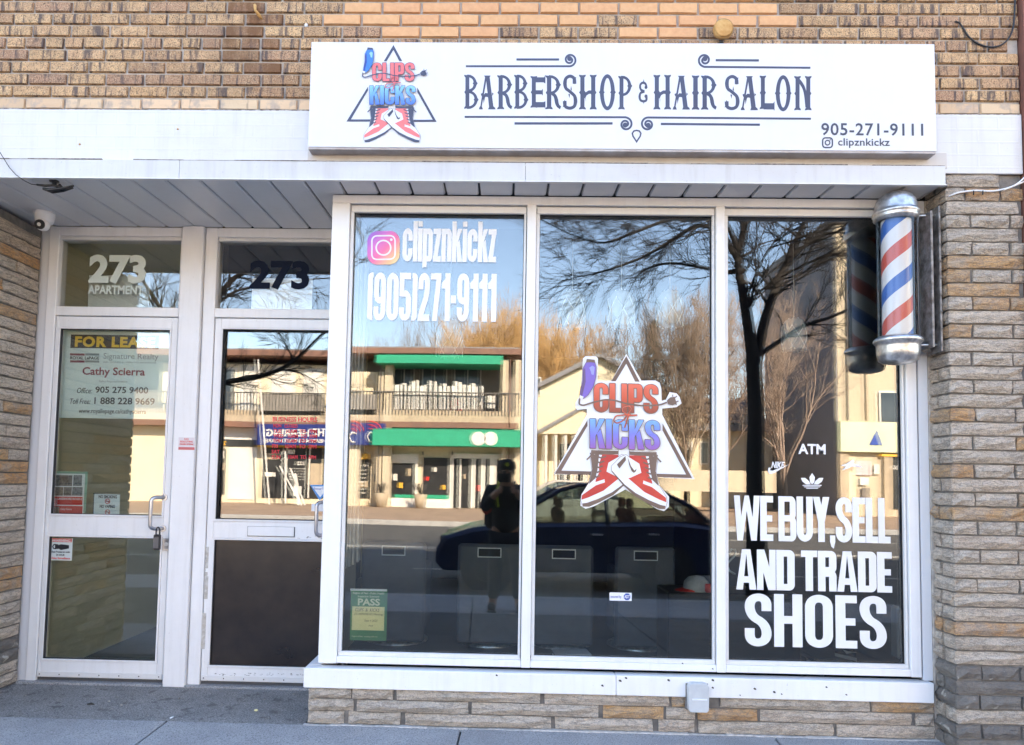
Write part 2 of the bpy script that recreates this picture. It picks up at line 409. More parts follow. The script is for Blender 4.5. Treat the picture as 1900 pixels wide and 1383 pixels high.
def glyph(ch, T=.19, H=.135):
    """heavy condensed letters on a body one unit high; returns (width, polygons)"""
    t, h = T, H; x = .80
    def S(p, r=.12, closed=False): return stroke(p, t, h, r, closed)
    a, b, m_, o = t/2, h/2, 1-h/2, {}
    w = .50; rr = .15
    if ch == ' ': return .14, []
    if ch == 'O' or ch == '0':
        w = .52 if ch == 'O' else .48
        return w, S([(a, b), (w-a, b), (w-a, m_), (a, m_)], rr, True)
    if ch == 'C': return w, S([(w-a, .62), (w-a, m_), (a, m_), (a, b), (w-a, b), (w-a, .40)], rr)
    if ch == 'S': return w, S([(w-a, .67), (w-a, m_), (a, m_), (a, .585), (w-a, .415), (w-a, b), (a, b), (a, .34)], rr)
    if ch == 'L': return .37, rect(0, 0, t, 1)+rect(0, 0, .37, h)
    if ch == 'E': return .40, rect(0, 0, t, 1)+rect(0, 0, .40, h)+rect(0, 1-h, .40, 1)+rect(0, .5-b*.95, .37, .5+b*.95)
    if ch == 'H': return w+.03, rect(0, 0, t, 1)+rect(w+.03-t, 0, w+.03, 1)+rect(0, .44, w+.03, .44+h)
    if ch == 'I': return t, rect(0, 0, t, 1)
    if ch == 'T': return .44, rect(.22-a, 0, .22+a, 1)+rect(0, 1-h, .44, 1)
    if ch == 'D': return w, rect(0, 0, t, 1)+bowl(t*.5, w, 0, 1, t, h)
    if ch == 'P': return w-.01, rect(0, 0, t, 1)+bowl(t*.5, w-.01, .37, 1, t, h)
    if ch == 'R': return w, rect(0, 0, t, 1)+bowl(t*.5, w, .44, 1, t, h)+bowl(t*.5, w, 0, .52, t, h, (0, 1))
    if ch == 'B': return .55, rect(0, 0, t*.92, 1)+bowl(t*.5, .535, .46, 1, t*.92, h*.82)+bowl(t*.5, .55, 0, .56, t*.92, h*.82)
    if ch == 'U': return w, S([(a, 1), (a, b), (w-a, b), (w-a, 1)], rr)
    if ch == 'A': return .55, poly((0, 0), (t*.92, 0), (.275+.01, 1), (.16, 1))+poly((.55, 0), (.55-t*.92, 0), (.265, 1), (.39, 1))+rect(.14, .17, .41, .17+h)
    if ch == 'N': return w+.01, rect(0, 0, t*.86, 1)+rect(w+.01-t*.86, 0, w+.01, 1)+poly((0, 1), (t*1.02, 1), (w+.01, 0), (w+.01-t*1.02, 0))
    if ch == 'W': return .80, poly((0, 1), (t*.9, 1), (.27, 0), (.10, 0))+poly((.10, 0), (.27, 0), (.46, 1), (.33, 1))+poly((.33, 1), (.46, 1), (.70, 0), (.53, 0))+poly((.53, 0), (.70, 0), (.80, 1), (.80-t*.9, 1))
    if ch == 'Y': return .50, rect(.25-a, 0, .25+a, .46)+poly((0, 1), (t, 1), (.25+a, .44), (.25-a, .44))+poly((.50, 1), (.50-t, 1), (.25-a, .44), (.25+a, .44))
    if ch == 'K': return w, rect(0, 0, t, 1)+poly((t*.9, .38), (t*.9, .60), (w-t*.95, 1), (w, 1))+poly((.24, .50), (.36, .66), (w+.02, 0), (w-t, 0))
    if ch == ',': return .17, rect(0, 0, .16, .15)+poly((.0, .01), (.16, .01), (.11, -.14), (.04, -.10))
    if ch == '-': return .22, rect(.0, .37, .21, .54)
    if ch == '(': return .22, stroke([(.22, 1-b*.8), (a, 1-b*.8, .08), (a, b*.8, .08), (.22, b*.8)], t, h*.8)
    if ch == ')': return .22, stroke([(0, 1-b*.8), (.22-a, 1-b*.8, .08), (.22-a, b*.8, .08), (0, b*.8)], t, h*.8)
    w = .48
    if ch == '9': return w, S([(w-a, m_), (w-a, .42), (a, .42), (a, m_)], .13, True)+S([(w-a, .70), (w-a, b), (a, b), (a, .29)], .14)
    if ch == '2': return w-.02, S([(a, .66), (a, m_), (w-.02-a, m_), (w-.02-a, .58), (a*1.05, .10)], .14)+rect(0, 0, w-.02, h)
    if ch == '7': return .42, rect(0, 1-h, .42, 1)+poly((.22, .86), (.42, .9), (.27, 0), (.08, 0))
    if ch == '1': return .33, rect(.33-t, 0, .33, 1)+poly((.33-t*.6, 1), (.33, 1), (.15, .68), (0, .68), (0, .80), (.10, .86))
    if ch == '5': return w-.01, rect(0, 1-h, w-.03, 1)+rect(0, .50, t*.95, 1)+S([(t*.45, .565), (w-.01-a, .565), (w-.01-a, b), (a, b), (a, .28)], .13)
    w = .46
    if ch == 'c': return w, S([(w-a, .50), (w-a, x-b), (a, x-b), (a, b), (w-a, b), (w-a, .32)], rr)
    if ch == 'l': return t, rect(0, 0, t, .98)
    if ch == 'i': return t, rect(0, 0, t, x)+rect(0, x+.05, t, .98)
    if ch == 'p': return w, rect(0, -.14, t, x)+bowl(t*.5, w, 0, x, t, h)
    if ch == 'n': return w, rect(0, 0, t, x)+bowl(t*.5, w, 0, x, t, h, (0, 1))
    if ch == 'z': return .36, rect(0, 0, .36, h)+rect(0, x-h, .36, x)+poly((0, h*.5), (t, h*.5), (.36, x-h*.5), (.36-t, x-h*.5))
    if ch == 'k': return w, rect(0, 0, t, .98)+poly((t*.8, .30), (t*.8, .50), (w-t, x), (w-.01, x))+poly((.20, .42), (.34, .54), (w+.01, 0), (w-t, 0))
    return .3, rect(0, 0, .3, 1)

def ellipse_ring(cx, cy, rx, ry, tx, ty, n=36):
    return stroke([(cx+rx*math.cos(2*math.pi*k/n), cy+ry*math.sin(2*math.pi*k/n)) for k in range(n)], tx, ty, 0, True)
def western(ch):
    """narrow saloon letters: flared feet, a thorn half way up each stem"""
    t = .29
    def stem(x, y0=0, y1=1, left=True, right=True, spur=True):
        s = rect(x, y0+.02, x+t, y1-.02)
        for y, d in ((y0, 1), (y1, -1)):
            s += poly((x-.10, y+.005*d), (x-.085, y+.045*d), (x, y+.085*d), (x+t, y+.085*d), (x+t+.085, y+.045*d), (x+t+.10, y+.005*d), (x+t/2, y+.02*d))
        if spur:
            c = (y0+y1)/2-.01
            if left: s += poly((x+.01, c+.06), (x-.085, c), (x+.01, c-.06))
            if right: s += poly((x+t-.01, c+.06), (x+t+.085, c), (x+t-.01, c-.06))
        return s
    def bowl(x0, x1, y0, y1, th=.25, tv=.075, thorn=True):
        cy = (y0+y1)/2; rx = x1-x0-th/2; ry = (y1-y0)/2-tv/2
        p = [(x0, y1-tv/2)]+[(x0+rx*math.sin(math.pi*k/14)**.8, cy+ry*math.cos(math.pi*k/14)) for k in range(1, 14)]+[(x0, y0+tv/2)]
        s = stroke(p, th, tv)
        if thorn: s += poly((x1-.02, cy+.05), (x1+.07, cy), (x1-.02, cy-.05))+poly((x1-th+.02, cy+.04), (x1-th-.06, cy), (x1-th+.02, cy-.04))
        return s
    if ch == 'B': return stem(.1, right=False)+bowl(.22, .95, .49, 1.0)+bowl(.22, 1.02, .0, .54)
    if ch == 'P': return stem(.1, right=False)+bowl(.22, .98, .40, 1.0)
    if ch == 'R': return stem(.1, right=False)+bowl(.22, .98, .44, 1.0)+stroke([(.42, .47), (.70, .40, .2), (.78, .12, .15), (1.02, .05)], .26, .09)
    if ch == 'I': return stem(.1)
    if ch == 'H': return stem(.1)+stem(.86)+stroke([(.36, .36), (.5, .45), (.70, .50), (.92, .50)], .15, .095)+poly((.36, .42), (.42, .36), (.50, .22), (.46, .34), (.58, .44))
    if ch == 'L': return stem(.1, right=True)+rect(.3, .0, 1.10, .18)+poly((.98, .15), (1.12, .24), (1.12, -.04), (1.04, .02))
    if ch == 'E': return stem(.1, right=False)+rect(.3, .015, 1.0, .18)+rect(.3, .80, 1.0, .955)+rect(.3, .425, .86, .55)+poly((.92, .10), (1.08, -.04), (1.08, .21), (.95, .18))+poly((.92, .88), (1.08, 1.04), (1.08, .76), (.95, .80))+poly((.78, .45), (.90, .38), (.90, .60), (.78, .53))
    if ch == 'A': return poly((.32, 1), (.74, 1), (.68, .95), (.92, .09), (1.02, .05), (1.06, 0), (.58, 0), (.64, .07), (.46, .84), (.17, .09), (.25, .0), (-.02, 0), (.03, .07), (.08, .10), (.38, .95))+stroke([(.22, .34), (.42, .43), (.76, .40)], .1, .11)+poly((.16, .38), (.10, .46), (.30, .50))+poly((.84, .50), (.94, .46), (.84, .40))+poly((.26, .33), (.29, .17), (.38, .36))
    if ch == 'O': return ellipse_ring(.54, .5, .37, .46, .26, .10)+poly((.07, .56), (-.03, .5), (.07, .44))+poly((1.01, .56), (1.11, .5), (1.01, .44))+poly((.26, .55), (.36, .5), (.26, .45))+poly((.82, .55), (.72, .5), (.82, .45))
    if ch == 'S': return stroke([(.84, .74), (.83, .90, .12), (.52, .99, .2), (.15, .88, .18), (.16, .62, .2), (.55, .51, .2), (.92, .36, .2), (.90, .10, .18), (.52, .01, .2), (.16, .08, .12), (.14, .24)], .26, .09, .2)+poly((.74, .90), (.96, .94), (.90, .80), (.86, .72), (.75, .80))+poly((.26, .12), (.0, .06), (.08, .18), (.12, .28), (.25, .2))+poly((.55, .58), (.60, .68), (.66, .54))+poly((.40, .44), (.48, .32), (.52, .44))
    if ch == 'N': return stem(.1, right=False)+stem(.88, left=False)+stroke([(.24, .90), (.50, .80, .2), (.80, .58, .2), (.92, .10)], .20, .12)
    if ch == '&': return stroke([(.80, .66), (.72, .84, .12), (.40, .90, .15), (.14, .78, .15), (.20, .58, .12), (.60, .50)], .20, .10, .1)+stroke([(.60, .50), (.14, .44, .15), (.10, .16, .15), (.45, .06, .18), (.80, .12, .15), (.78, .30)], .22, .10, .1)+circle(.74, .68, .14, .07)+circle(.74, .30, .15, .075)+poly((.44, .88), (.52, 1.04), (.60, .88))+poly((.44, .1), (.52, -.05), (.60, .1))
    return rect(0, 0, .8, 1)

def union_mesh(name, polys, to3, thick=0.0012, nrm=Vector((0, -1, 0)), mat=None):
    """join overlapping outlines into one flat cut-out of real thickness"""
    vs = []; fs = []
    for p in polys:
        ar = sum(p[i].x*p[(i+1) % len(p)].y-p[(i+1) % len(p)].x*p[i].y for i in range(len(p)))
        if abs(ar) < 1e-9: continue
        if ar < 0: p = p[::-1]
        b = len(vs); vs += [Vector((a.x, a.y)) for a in p]; fs.append(list(range(b, b+len(p))))
    ov, oe, of, _, _, og = geometry.delaunay_2d_cdt(vs, [], fs, 1, 1e-5)
    src = [[vs[i] for i in f] for f in fs]; bbs = [(min(p.x for p in q), max(p.x for p in q), min(p.y for p in q), max(p.y for p in q)) for q in src]
    def inside(c):
        for q, (a, b, lo, hi) in zip(src, bbs):
            if c.x < a or c.x > b or c.y < lo or c.y > hi: continue
            w = 0
            for i in range(len(q)):
                u, v = q[i-1], q[i]
                if (u.y > c.y) != (v.y > c.y):
                    if (v.x-u.x)*(c.y-u.y)/(v.y-u.y)+u.x > c.x: w += 1 if v.y > u.y else -1
            if w: return True
        return False
    of = [f for f in of if inside(sum((ov[i] for i in f), Vector((0, 0)))/len(f))]
    v3 = [to3(p) for p in ov]; n = len(v3)
    faces = []; ec = {}
    for f in of:
        a, b, c = (v3[i] for i in f[:3])
        f = list(f)
        if (b-a).cross(c-a).dot(nrm) < 0: f = f[::-1]
        faces.append(f)
        for i in range(len(f)): ec[(f[i], f[(i+1) % len(f)])] = 1
    side = [(b, a, a+n, b+n) for (a, b) in ec if (b, a) not in ec]
    me = bpy.data.meshes.new(name)
    me.from_pydata([tuple(v) for v in v3]+[tuple(v-nrm*thick) for v in v3], [], faces+side)
    if mat: me.materials.append(mat)
    me.validate(); me.update(); return me

def layout(text, T=.19, H=.135, gap=.035, fn=glyph):
    x = 0; P = []
    for ch in text:
        w, g = fn(ch, T, H); P += [[Vector((p.x+x, p.y)) for p in q] for q in g]; x += w+gap
    return x-gap, P
def heavy(name, text, box, y, mat, parent=None, gap=.035, T=.19, H=.135, base=0, top=1, thick=.0012, kern=None, **tags):
    """heavy condensed word filling the pixel box (left, top, right, bottom) on the plane y"""
    wd, P = layout(text, T, H, gap)
    a = at(box[0], box[3], y); b = at(box[2], box[1], y); c = at(box[2], box[3], y); d = at(box[0], box[1], y)
    x0, x1 = (a.x+d.x)/2, (b.x+c.x)/2; z0, z1 = (a.z+c.z)/2, (b.z+d.z)/2
    f = lambda p: Vector((x0+(x1-x0)*p.x/wd, y, z0+(z1-z0)*(p.y-base)/(top-base)))
    o = link(name, union_mesh(name, P, f, thick, mat=mat), parent); return tag(o, **tags)
TEXTS = []
def text(name, body, box, y, mat, parent=None, offset=0.0, spacing=1.0, cap=True, sheary=0, mirror=False, **tags):
    """plain lettering stretched to the pixel box on the plane y"""
    c = bpy.data.curves.new(name, 'FONT'); c.body = body; c.size = 1; c.offset = offset; c.extrude = .0004; c.resolution_u = 3
    c.space_character = spacing; c.shear = sheary; c.materials.append(mat)
    o = link(name, c, parent); o.rotation_euler = (R(90), 0, 0)
    a = at(box[0], box[3], y); b = at(box[2], box[1], y); cc = at(box[2], box[3], y); d = at(box[0], box[1], y)
    TEXTS.append((o, (a.x+d.x)/2, (a.z+cc.z)/2, (b.x+cc.x)/2, (b.z+d.z)/2, y)); return tag(o, **tags)
def text_w(name, body, x0, z0, x1, z1, y, mat, parent=None, offset=0.0, face=-1, **tags):
    """the same from world coordinates; face=1 looks towards +y"""
    c = bpy.data.curves.new(name, 'FONT'); c.body = body; c.size = 1; c.offset = offset; c.extrude = .004; c.resolution_u = 2
    c.materials.append(mat); o = link(name, c, parent); o.rotation_euler = (R(90), 0, 0 if face < 0 else R(180))
    TEXTS.append((o, x0, z0, x1, z1, y)); return tag(o, **tags)
def settle_texts():
    bpy.context.view_layer.update()
    for o, x0, z0, x1, z1, y in TEXTS:
        bb = [Vector(c) for c in o.bound_box]
        bx0, bx1 = min(c.x for c in bb), max(c.x for c in bb); by0, by1 = min(c.y for c in bb), max(c.y for c in bb)
        sx = abs(x1-x0)/max(bx1-bx0, 1e-6); sy = abs(z1-z0)/max(by1-by0, 1e-6)
        o.scale = (sx, sy, 1)
        if abs(o.rotation_euler[2]) < .1: o.location = (min(x0, x1)-bx0*sx, y, z0-by0*sy)
        else: o.location = (max(x0, x1)+bx0*sx, y, z0-by0*sy)
    dg = bpy.context.evaluated_depsgraph_get()
    for o, *_ in TEXTS:                      # lettering becomes plain mesh
        me = bpy.data.meshes.new_from_object(o.evaluated_get(dg), depsgraph=dg); nm = o.name; o.name = 'old'
        n = bpy.data.objects.new(nm, me); COL.objects.link(n)
        for k in o.keys(): n[k] = o[k]
        n.parent = o.parent; n.matrix_parent_inverse = o.matrix_parent_inverse.copy()
        n.location = o.location; n.rotation_euler = o.rotation_euler; n.scale = o.scale
        bpy.data.objects.remove(o)
# ================================================================== GROUND
GX0, GX1 = -90, 90
def gz(y):
    if y > -5.3: return .037*min(y, 0)
    return -.33 if y > -20.7 else -.17
m_slab = N('sidewalk_concrete'); _v = m_slab.pos(); _c = m_slab.ramp(m_slab.noise(_v, 3.2, 8, .65), [(.35, (.38, .38, .385)), (.65, (.29, .29, .30))]); _c = m_slab.mix(m_slab.ramp(m_slab.noise(_v, 140, 3, .7), [(.40, .8), (.48, 0.)]), _c, (.12, .12, .125)); _c = m_slab.mix(m_slab.ramp(m_slab.noise(_v, 110, 3, .7), [(.58, 0.), (.66, .7)]), _c, (.55, .54, .53)); _c = m_slab.mix(m_slab.ramp(m_slab.noise(_v, 1.1, 5), [(.5, 0.), (.7, .5)]), _c, (.20, .20, .205)); m_slab = m_slab.fin(_c, .88, m_slab.bump(m_slab.noise(_v, 140, 3, .7), .5, .004))
m_agg = N('worn_entrance_concrete'); _v = m_agg.pos(); _c = m_agg.ramp(m_agg.noise(_v, 4, 9, .75), [(.35, (.34, .325, .315)), (.65, (.22, .215, .21))]); _c = m_agg.mix(m_agg.ramp(m_agg.noise(_v, 120, 4, .8), [(.42, .9), (.49, 0.)]), _c, (.06, .058, .058)); _c = m_agg.mix(m_agg.ramp(m_agg.noise(_v, 95, 3, .8), [(.57, 0.), (.63, .8)]), _c, (.50, .48, .46)); _c = m_agg.mix(m_agg.ramp(m_agg.noise(_v, 9, 6, .7), [(.56, 0.), (.62, .7)]), _c, (.10, .09, .09)); m_agg = m_agg.fin(_c, .92, m_agg.bump(m_agg.noise(_v, 120, 4, .8), .8, .005))
m_slab_dk = M('worn_dark_concrete', (.15, .148, .145), (.10, .098, .096), 3, .9, .4, 110, detail=8)
m_asphalt = M('asphalt', (.11, .106, .10), (.075, .073, .07), 2.5, .85, .4, 120)
m_pavers = M('far_brick_paving', (.42, .29, .20), (.30, .21, .15), 1.4, .9)
m_kerb = M('kerb_concrete', (.42, .41, .39), (.33, .32, .31), 4, .85)
ground = MB().box(-400, 400, -500, 120, -1.2, -.36).build('ground', M('ground_earth', (.16, .14, .11), (.10, .10, .07), .3, .95), kind='structure')
road = MB().box(GX0, GX1, -20.6, -5.46, -.358, -.33).build('road', m_asphalt, kind='structure')
mk = MB()
for k in range(-12, 13):
    mk.box(k*6-1.5, k*6+1.5, -9.15, -9.03, -.329, -.326).box(k*6-1.5, k*6+1.5, -17.0, -16.88, -.329, -.326)
mk.box(GX0, GX1, -13.2, -13.09, -.329, -.326).box(GX0, GX1, -12.95, -12.84, -.329, -.326)
mk.build('road_marking', M('road_paint', (.62, .60, .52), (.40, .39, .36), 5, .8), parent=road)
side = MB().add([(GX0, -.012, -.02), (GX0, -5.3, -.215), (GX1, -5.3, -.215), (GX1, -.012, -.02), (GX0, -.012, -.35), (GX0, -5.3, -.37), (GX1, -5.3, -.37), (GX1, -.012, -.35)],
        [(0, 1, 2, 3), (4, 7, 6, 5), (1, 5, 6, 2), (0, 3, 7, 4), (0, 4, 5, 1), (3, 2, 6, 7)]).build('sidewalk', m_mortar_dark, kind='structure')
# slabs: two rows deep in front of the shop, cross joints where the picture shows them
jx = [on_ground(306, 1343, -.004).x-1.78, on_ground(306, 1343, -.004).x, on_ground(856, 1352, -.004).x]
while jx[-1] < 7: jx.append(jx[-1]+1.62)
while jx[0] > -7: jx.insert(0, jx[0]-1.62)
lean = (on_ground(243, 1383, -.015).x-on_ground(306, 1343, -.004).x)/(on_ground(243, 1383, -.015).y-on_ground(306, 1343, -.004).y)*.25
for i in range(len(jx)-1):
    for ya, yb in ((-.018, -1.30), (-1.312, -2.6), (-2.612, -3.9), (-3.912, -5.28)):
        a, b = jx[i]+.005, jx[i+1]-.005; z = lambda y: .037*y
        v = [(a+lean*ya, ya, z(ya)), (b+lean*ya, ya, z(ya)), (b+lean*yb, yb, z(yb)), (a+lean*yb, yb, z(yb))]
        c = .006; w = [(a+lean*ya+c, ya-c, z(ya)+c*.7), (b+lean*ya-c, ya-c, z(ya)+c*.7), (b+lean*yb-c, yb+c, z(yb)+c*.7), (a+lean*yb+c, yb+c, z(yb)+c*.7)]
        mb = MB(); mb.add(v+w, [(7, 6, 5, 4)]+[(k, (k+1) % 4, 4+(k+1) % 4, 4+k) for k in range(4)]); mb.add([(p[0], p[1], p[2]-.03) for p in v]+v, [(k, (k+1) % 4, 4+(k+1) % 4, 4+k) for k in range(4)])
        mb.build('slab', m_slab if ya > -1 or ya < -3.9 else m_slab_dk, parent=side)
MB().cbox(GX0, GX1, -5.46, -5.305, -.36, -.195, .015).build('kerb', m_kerb, parent=side)
far = MB().box(GX0, GX1, -60, -20.75, -.36, -.17).build('far_sidewalk', m_pavers, kind='structure')
MB().cbox(GX0, GX1, -20.745, -20.6, -.36, -.165, .015).build('kerb', m_kerb, parent=far)
ent = MB().box(-3.0, -.93, -.012, .66, -.1, -.001).build('entrance_slab', m_agg, kind='structure')
cs = MB(); p0 = on_ground(0, 1331, 0); cs.tube([(-3, -.016, -.004), (-2.2, -.014, -.003), (-.93, -.016, -.004)], .004, 5)
cs.build('joint_crack', M('crack_dirt', (.03, .03, .03), rough=1), parent=ent)

# ================================================================== THE SHOP BUILDING
shop = empty('shop_building', (0, 0, 0), 'tan brick shop building with white band, canopy, two doors and a big three pane window', 'building')
ZB = 3.238; PITCH = .0672; XR_ = 2.33
BX0, BX1 = at(-70, 200, -.17).x, at(1893, 200, -.17).x
wall_mat = N('plain_brick_wall'); br = wall_mat.n('TexBrick'); mp = wall_mat.n('Mapping'); mp.inputs['Rotation'].default_value = (R(-90), 0, 0)
wall_mat.l(wall_mat.n('NewGeometry').outputs['Position'], mp.inputs[0]); wall_mat.l(mp.outputs[0], br.inputs['Vector'])
for k, v in (('Scale', 1), ('Brick Width', .21), ('Row Height', .0672), ('Mortar Size', .005)): br.inputs[k].default_value = v
br.inputs['Color1'].default_value = (.42, .28, .13, 1); br.inputs['Color2'].default_value = (.27, .17, .10, 1); br.inputs['Mortar'].default_value = (.30, .27, .24, 1)
m_plain = wall_mat.fin(br.outputs[0], .9, wall_mat.bump(br.outputs['Fac'], -.5, .005))
uw = MB().box(BX0-1.2, BX1, -.160, .6, 2.93, 8.3).build('upper_wall', m_mortar, shop)
MB().box(BX0-1.2, BX1, -.172, -.1602, 3.9, 8.3).build('upper_brickwork', m_plain, shop)
bk = {}
def brick_mesh(L, mat, seed):
    random.seed(seed); j = lambda s: random.uniform(-s, s)
    c = .004; h = .0575; d = .012
    v = [(0+j(.0015), 0, 0+j(.001)), (L+j(.0015), 0, 0+j(.001)), (L+j(.0015), 0, h+j(.001)), (0+j(.0015), 0, h+j(.001))]
    w = [(p[0]+(c if p[0] < L/2 else -c), -d+j(.0012), p[2]+(c if p[2] < h/2 else -c)) for p in v]
    cx = [((w[i][0]+w[(i+1) % 4][0])/2+j(.002), -d-.001+j(.001), (w[i][2]+w[(i+1) % 4][2])/2+j(.0012)) for i in range(4)]
    cen = (L/2, -d-.0015, h/2)
    V = v+w+cx+[cen]
    F = [(i, (i+1) % 4, 4+(i+1) % 4, 8+i, 4+i) for i in range(4)]+[(4+i, 8+i, 12, 8+(i-1) % 4) for i in range(4)]
    me = bpy.data.meshes.new('brick'); me.from_pydata(V, [], F); me.materials.append(mat); me.update(); return me
variants = {}
for L in (.200, .0965):
    for mt in (m_brick, m_brick_smooth, m_pale_brick, m_brick_stain): variants[(L, mt.name)] = [brick_mesh(L, mt, s) for s in range(5)]
SGN0, SGN1 = -.93, 2.28
random.seed(3); extra = MB()
def in_view(x, L, z):
    if x+L < at(0, 100, -.17).x or x > BX1: return False
    if z > at(950, -3, -.17).z+.01: return False
    if z < 3.545 and x > SGN0+.02 and x+L < SGN1-.02: return False
    return True
xpx = lambda px: at(px, 30, -.17).x
smooth_runs = {9: (640, 1425), 8: (640, 1425), 7: (625, 1465), 6: (740, 1325)}
def orange(row, x):
    if row not in smooth_runs: return False
    a, b = smooth_runs[row]
    if row == 7 and xpx(1090) < x+.1 < xpx(1155): return False
    if row == 6 and xpx(960) < x+.1 < xpx(1145): return False
    return xpx(a) < x+.1 < xpx(b)
for row in range(0, 13):
    hd = row == 5
    per, L = (.1065, .0965) if hd else (.210, .200)
    x = BX0-.9+(row % 2)*per/2+random.uniform(-.02, .02)
    while x+per < BX1+.001 or x < BX1-.05:
        LL = min(L, BX1-x-.001); z = ZB+.006+row*PITCH+(.002 if row else 0)
        if LL < .03: break
        mt = m_brick_smooth if orange(row, x) else m_pale_brick if row == 0 else m_brick_stain if row > 2 and xpx(430) < x+L/2 < xpx(512) else m_brick
        if in_view(x, LL, z):
            o = link('brick', random.choice(variants[(L, mt.name)]), uw, (x+random.uniform(-.001, .001), -.161+random.uniform(-.0015, .0015), z), scale=(LL/L, 1, 1))
        elif not (z < 3.545 and x > SGN0+.02 and x < SGN1-.02): extra.box(x, x+LL, -.172, -.1605, z, z+.0575)
        x += per
extra.build('outer_brickwork', m_brick, shop, kind='stuff')
# painted band
bandL = MB().cbox(BX0-1.2, BX1, -.178, -.162, 2.925, ZB-.001, .002)
bandL.build('painted_band', m_band, shop)
MB().cbox(-.96, 2.36, -.188, -.1785, 2.948, 3.03, .002).build('lintel_ledge', m_ledge, shop)
jl = MB(); random.seed(15); x = BX0-1
while x < XR_:
    w = random.uniform(.04, .3)
    if random.random() < .85: jl.box(x, min(x+w, XR_), -.2195-random.uniform(0, .004), -.1785, 2.9452, 2.9465+random.uniform(0, .0035))
    x += w
jl.build('grime_shadow_line', M('joint_grime_shade', (.10, .08, .075), (.36, .32, .30), 45, .95), shop, kind='stuff')  # dark strip: joint dirt and the ledge's shadow painted as one line
nail = MB()
for px, py in ((148, 268), (1208, 298), (852, 294), (330, 240)):
    p = at(px, py, -.179); nail.ball((p.x, -.180, p.z), .006, .004, .005, 8, 5)
nail.build('old_fixings', m_rust, shop)
lip = MB(); random.seed(5)
x = BX0-1
while x < BX1:
    w = random.uniform(.05, .22); lip.box(x, min(x+w, BX1), -.170-random.uniform(0, .006), -.16, ZB-.003+random.uniform(-.002, .001), ZB+.004+random.uniform(0, .003)); x += w
lip.build('ragged_mortar_lip', M('lip_mortar', (.16, .13, .11), (.5, .46, .42), 60, .95), shop)

# canopy: fascia, soffit boards
cano = empty('canopy', parent=shop)
XL = -3.6; XR = 2.332
zf0, zf1 = 2.847, 2.945
js = [XL, at(333, 310, -.22).x, at(975, 310, -.22).x, XR]
for a, b in zip(js, js[1:]):
    fp = MB(); y0 = -.22
    fp.cbox(a+.0008, b-.0008, y0, y0+.012, zf0, zf1, .0015)
    fp.build('fascia_panel', m_fascia, cano)
MB().box(XL, XR, -.2075, -.179, 2.935, 2.9445).build('fascia_cap', m_fascia, cano)
MB().cbox(XL, XR, -.228, -.205, zf0-.006, zf0-.0005, .001).build('drip_edge', m_bead, cano)
MB().box(XR-.012, XR, -.2075, .02, 2.86, 2.934).build('fascia_end', m_fascia, cano)
sz = lambda y: 2.852+(y+.2)*.0317
x = at(175, 334, -.205).x; xs = []
while x > XL: x -= .18385
while x < XR: xs.append(x); x += .18385
soffit_me = {}
for x in xs:
    a, b = x+.007, min(x+.18385-.003, XR-.013)
    if b-a < .02: continue
    yb = .62 if x < -.86 else .0
    if x < -.86 < b: yb = .62
    key = (round(b-a, 4), yb)
    if key not in soffit_me:
        w = b-a; s = MB(); n = .004
        pr = [(0, .010), (.004, .0), (w-.010, .0), (w-.006, .004), (w-.002, .004), (w, .012)]
        V = [(p[0], -.204, sz(-.204)+p[1]) for p in pr]+[(p[0], yb, sz(yb)+p[1]) for p in pr]
        s.add(V, [(i, i+1, i+7, i+6) for i in range(5)]); s.add([(0, -.204, sz(-.2)+.012), (w, -.204, sz(-.2)+.012), (w, yb, sz(yb)+.014), (0, yb, sz(yb)+.014)], [(0, 1, 2, 3)])
        soffit_me[key] = s.mesh('soffit_board', m_soffit)
    link('soffit_board', soffit_me[key], cano, (a, 0, 0))
bkk = MB(); bkk.add([(XL, -.206, sz(-.206)+.016), (XR, -.206, sz(-.206)+.016), (XR, .64, sz(.64)+.016), (XL, .64, sz(.64)+.016), (XL, -.206, 2.934), (XR, -.206, 2.934), (XR, .64, 2.934), (XL, .64, 2.934)],
        [(3, 2, 1, 0), (4, 5, 6, 7), (0, 1, 5, 4), (1, 2, 6, 5), (2, 3, 7, 6), (3, 0, 4, 7)]).build('soffit_backing', m_groove, cano)

# ------------------------------------------------------------------ split-face stone
def rock(L, h, d, seed, mat, nx=5, nz=2):
    random.seed(seed); V = []; F = []
    hj = lambda s: random.uniform(-s, s)
    for k in range(nz+1):
        for i in range(nx+1):
            ex = i in (0, nx); ez = k in (0, nz)
            y = -d+hj(.006)+(.009 if ex or ez else 0)-(0 if ex or ez else .004)
            V.append((L*i/nx+(hj(L*.05) if not ex else hj(.002)), y, h*k/nz+(hj(.006) if not ez else hj(.0022))))
    n = (nx+1)*(nz+1); per = [i for i in range(nx+1)]+[(nx+1)*k+nx for k in range(1, nz+1)]+[(nx+1)*nz+i for i in range(nx-1, -1, -1)]+[(nx+1)*k for k in range(nz-1, 0, -1)]
    for k in range(nz):
        for i in range(nx): a = k*(nx+1)+i; F.append((a, a+1, a+nx+2, a+nx+1))
    b = len(V); V += [(V[i][0], 0, V[i][2]) for i in per]
    F += [(per[(j+1) % len(per)], per[j], b+j, b+(j+1) % len(per)) for j in range(len(per))]
    me = bpy.data.meshes.new('stone'); me.from_pydata(V, [], F); me.materials.append(mat); me.update(); return me
RK = {}
def rocks(L, h, mat):
    c = min((.08, .12, .2, .3, .42, .6, .85), key=lambda q: abs(q-L)); key = (c, mat.name)
    if key not in RK: RK[key] = [rock(c, .062, .019, int(c*1000)+s, mat, nx=3 if c < .15 else 5) for s in range(5)]
    st = random.getstate(); me = RK[key][random.randrange(5)]
    return me, (L/c, random.uniform(.9, 1.25), h/.062)
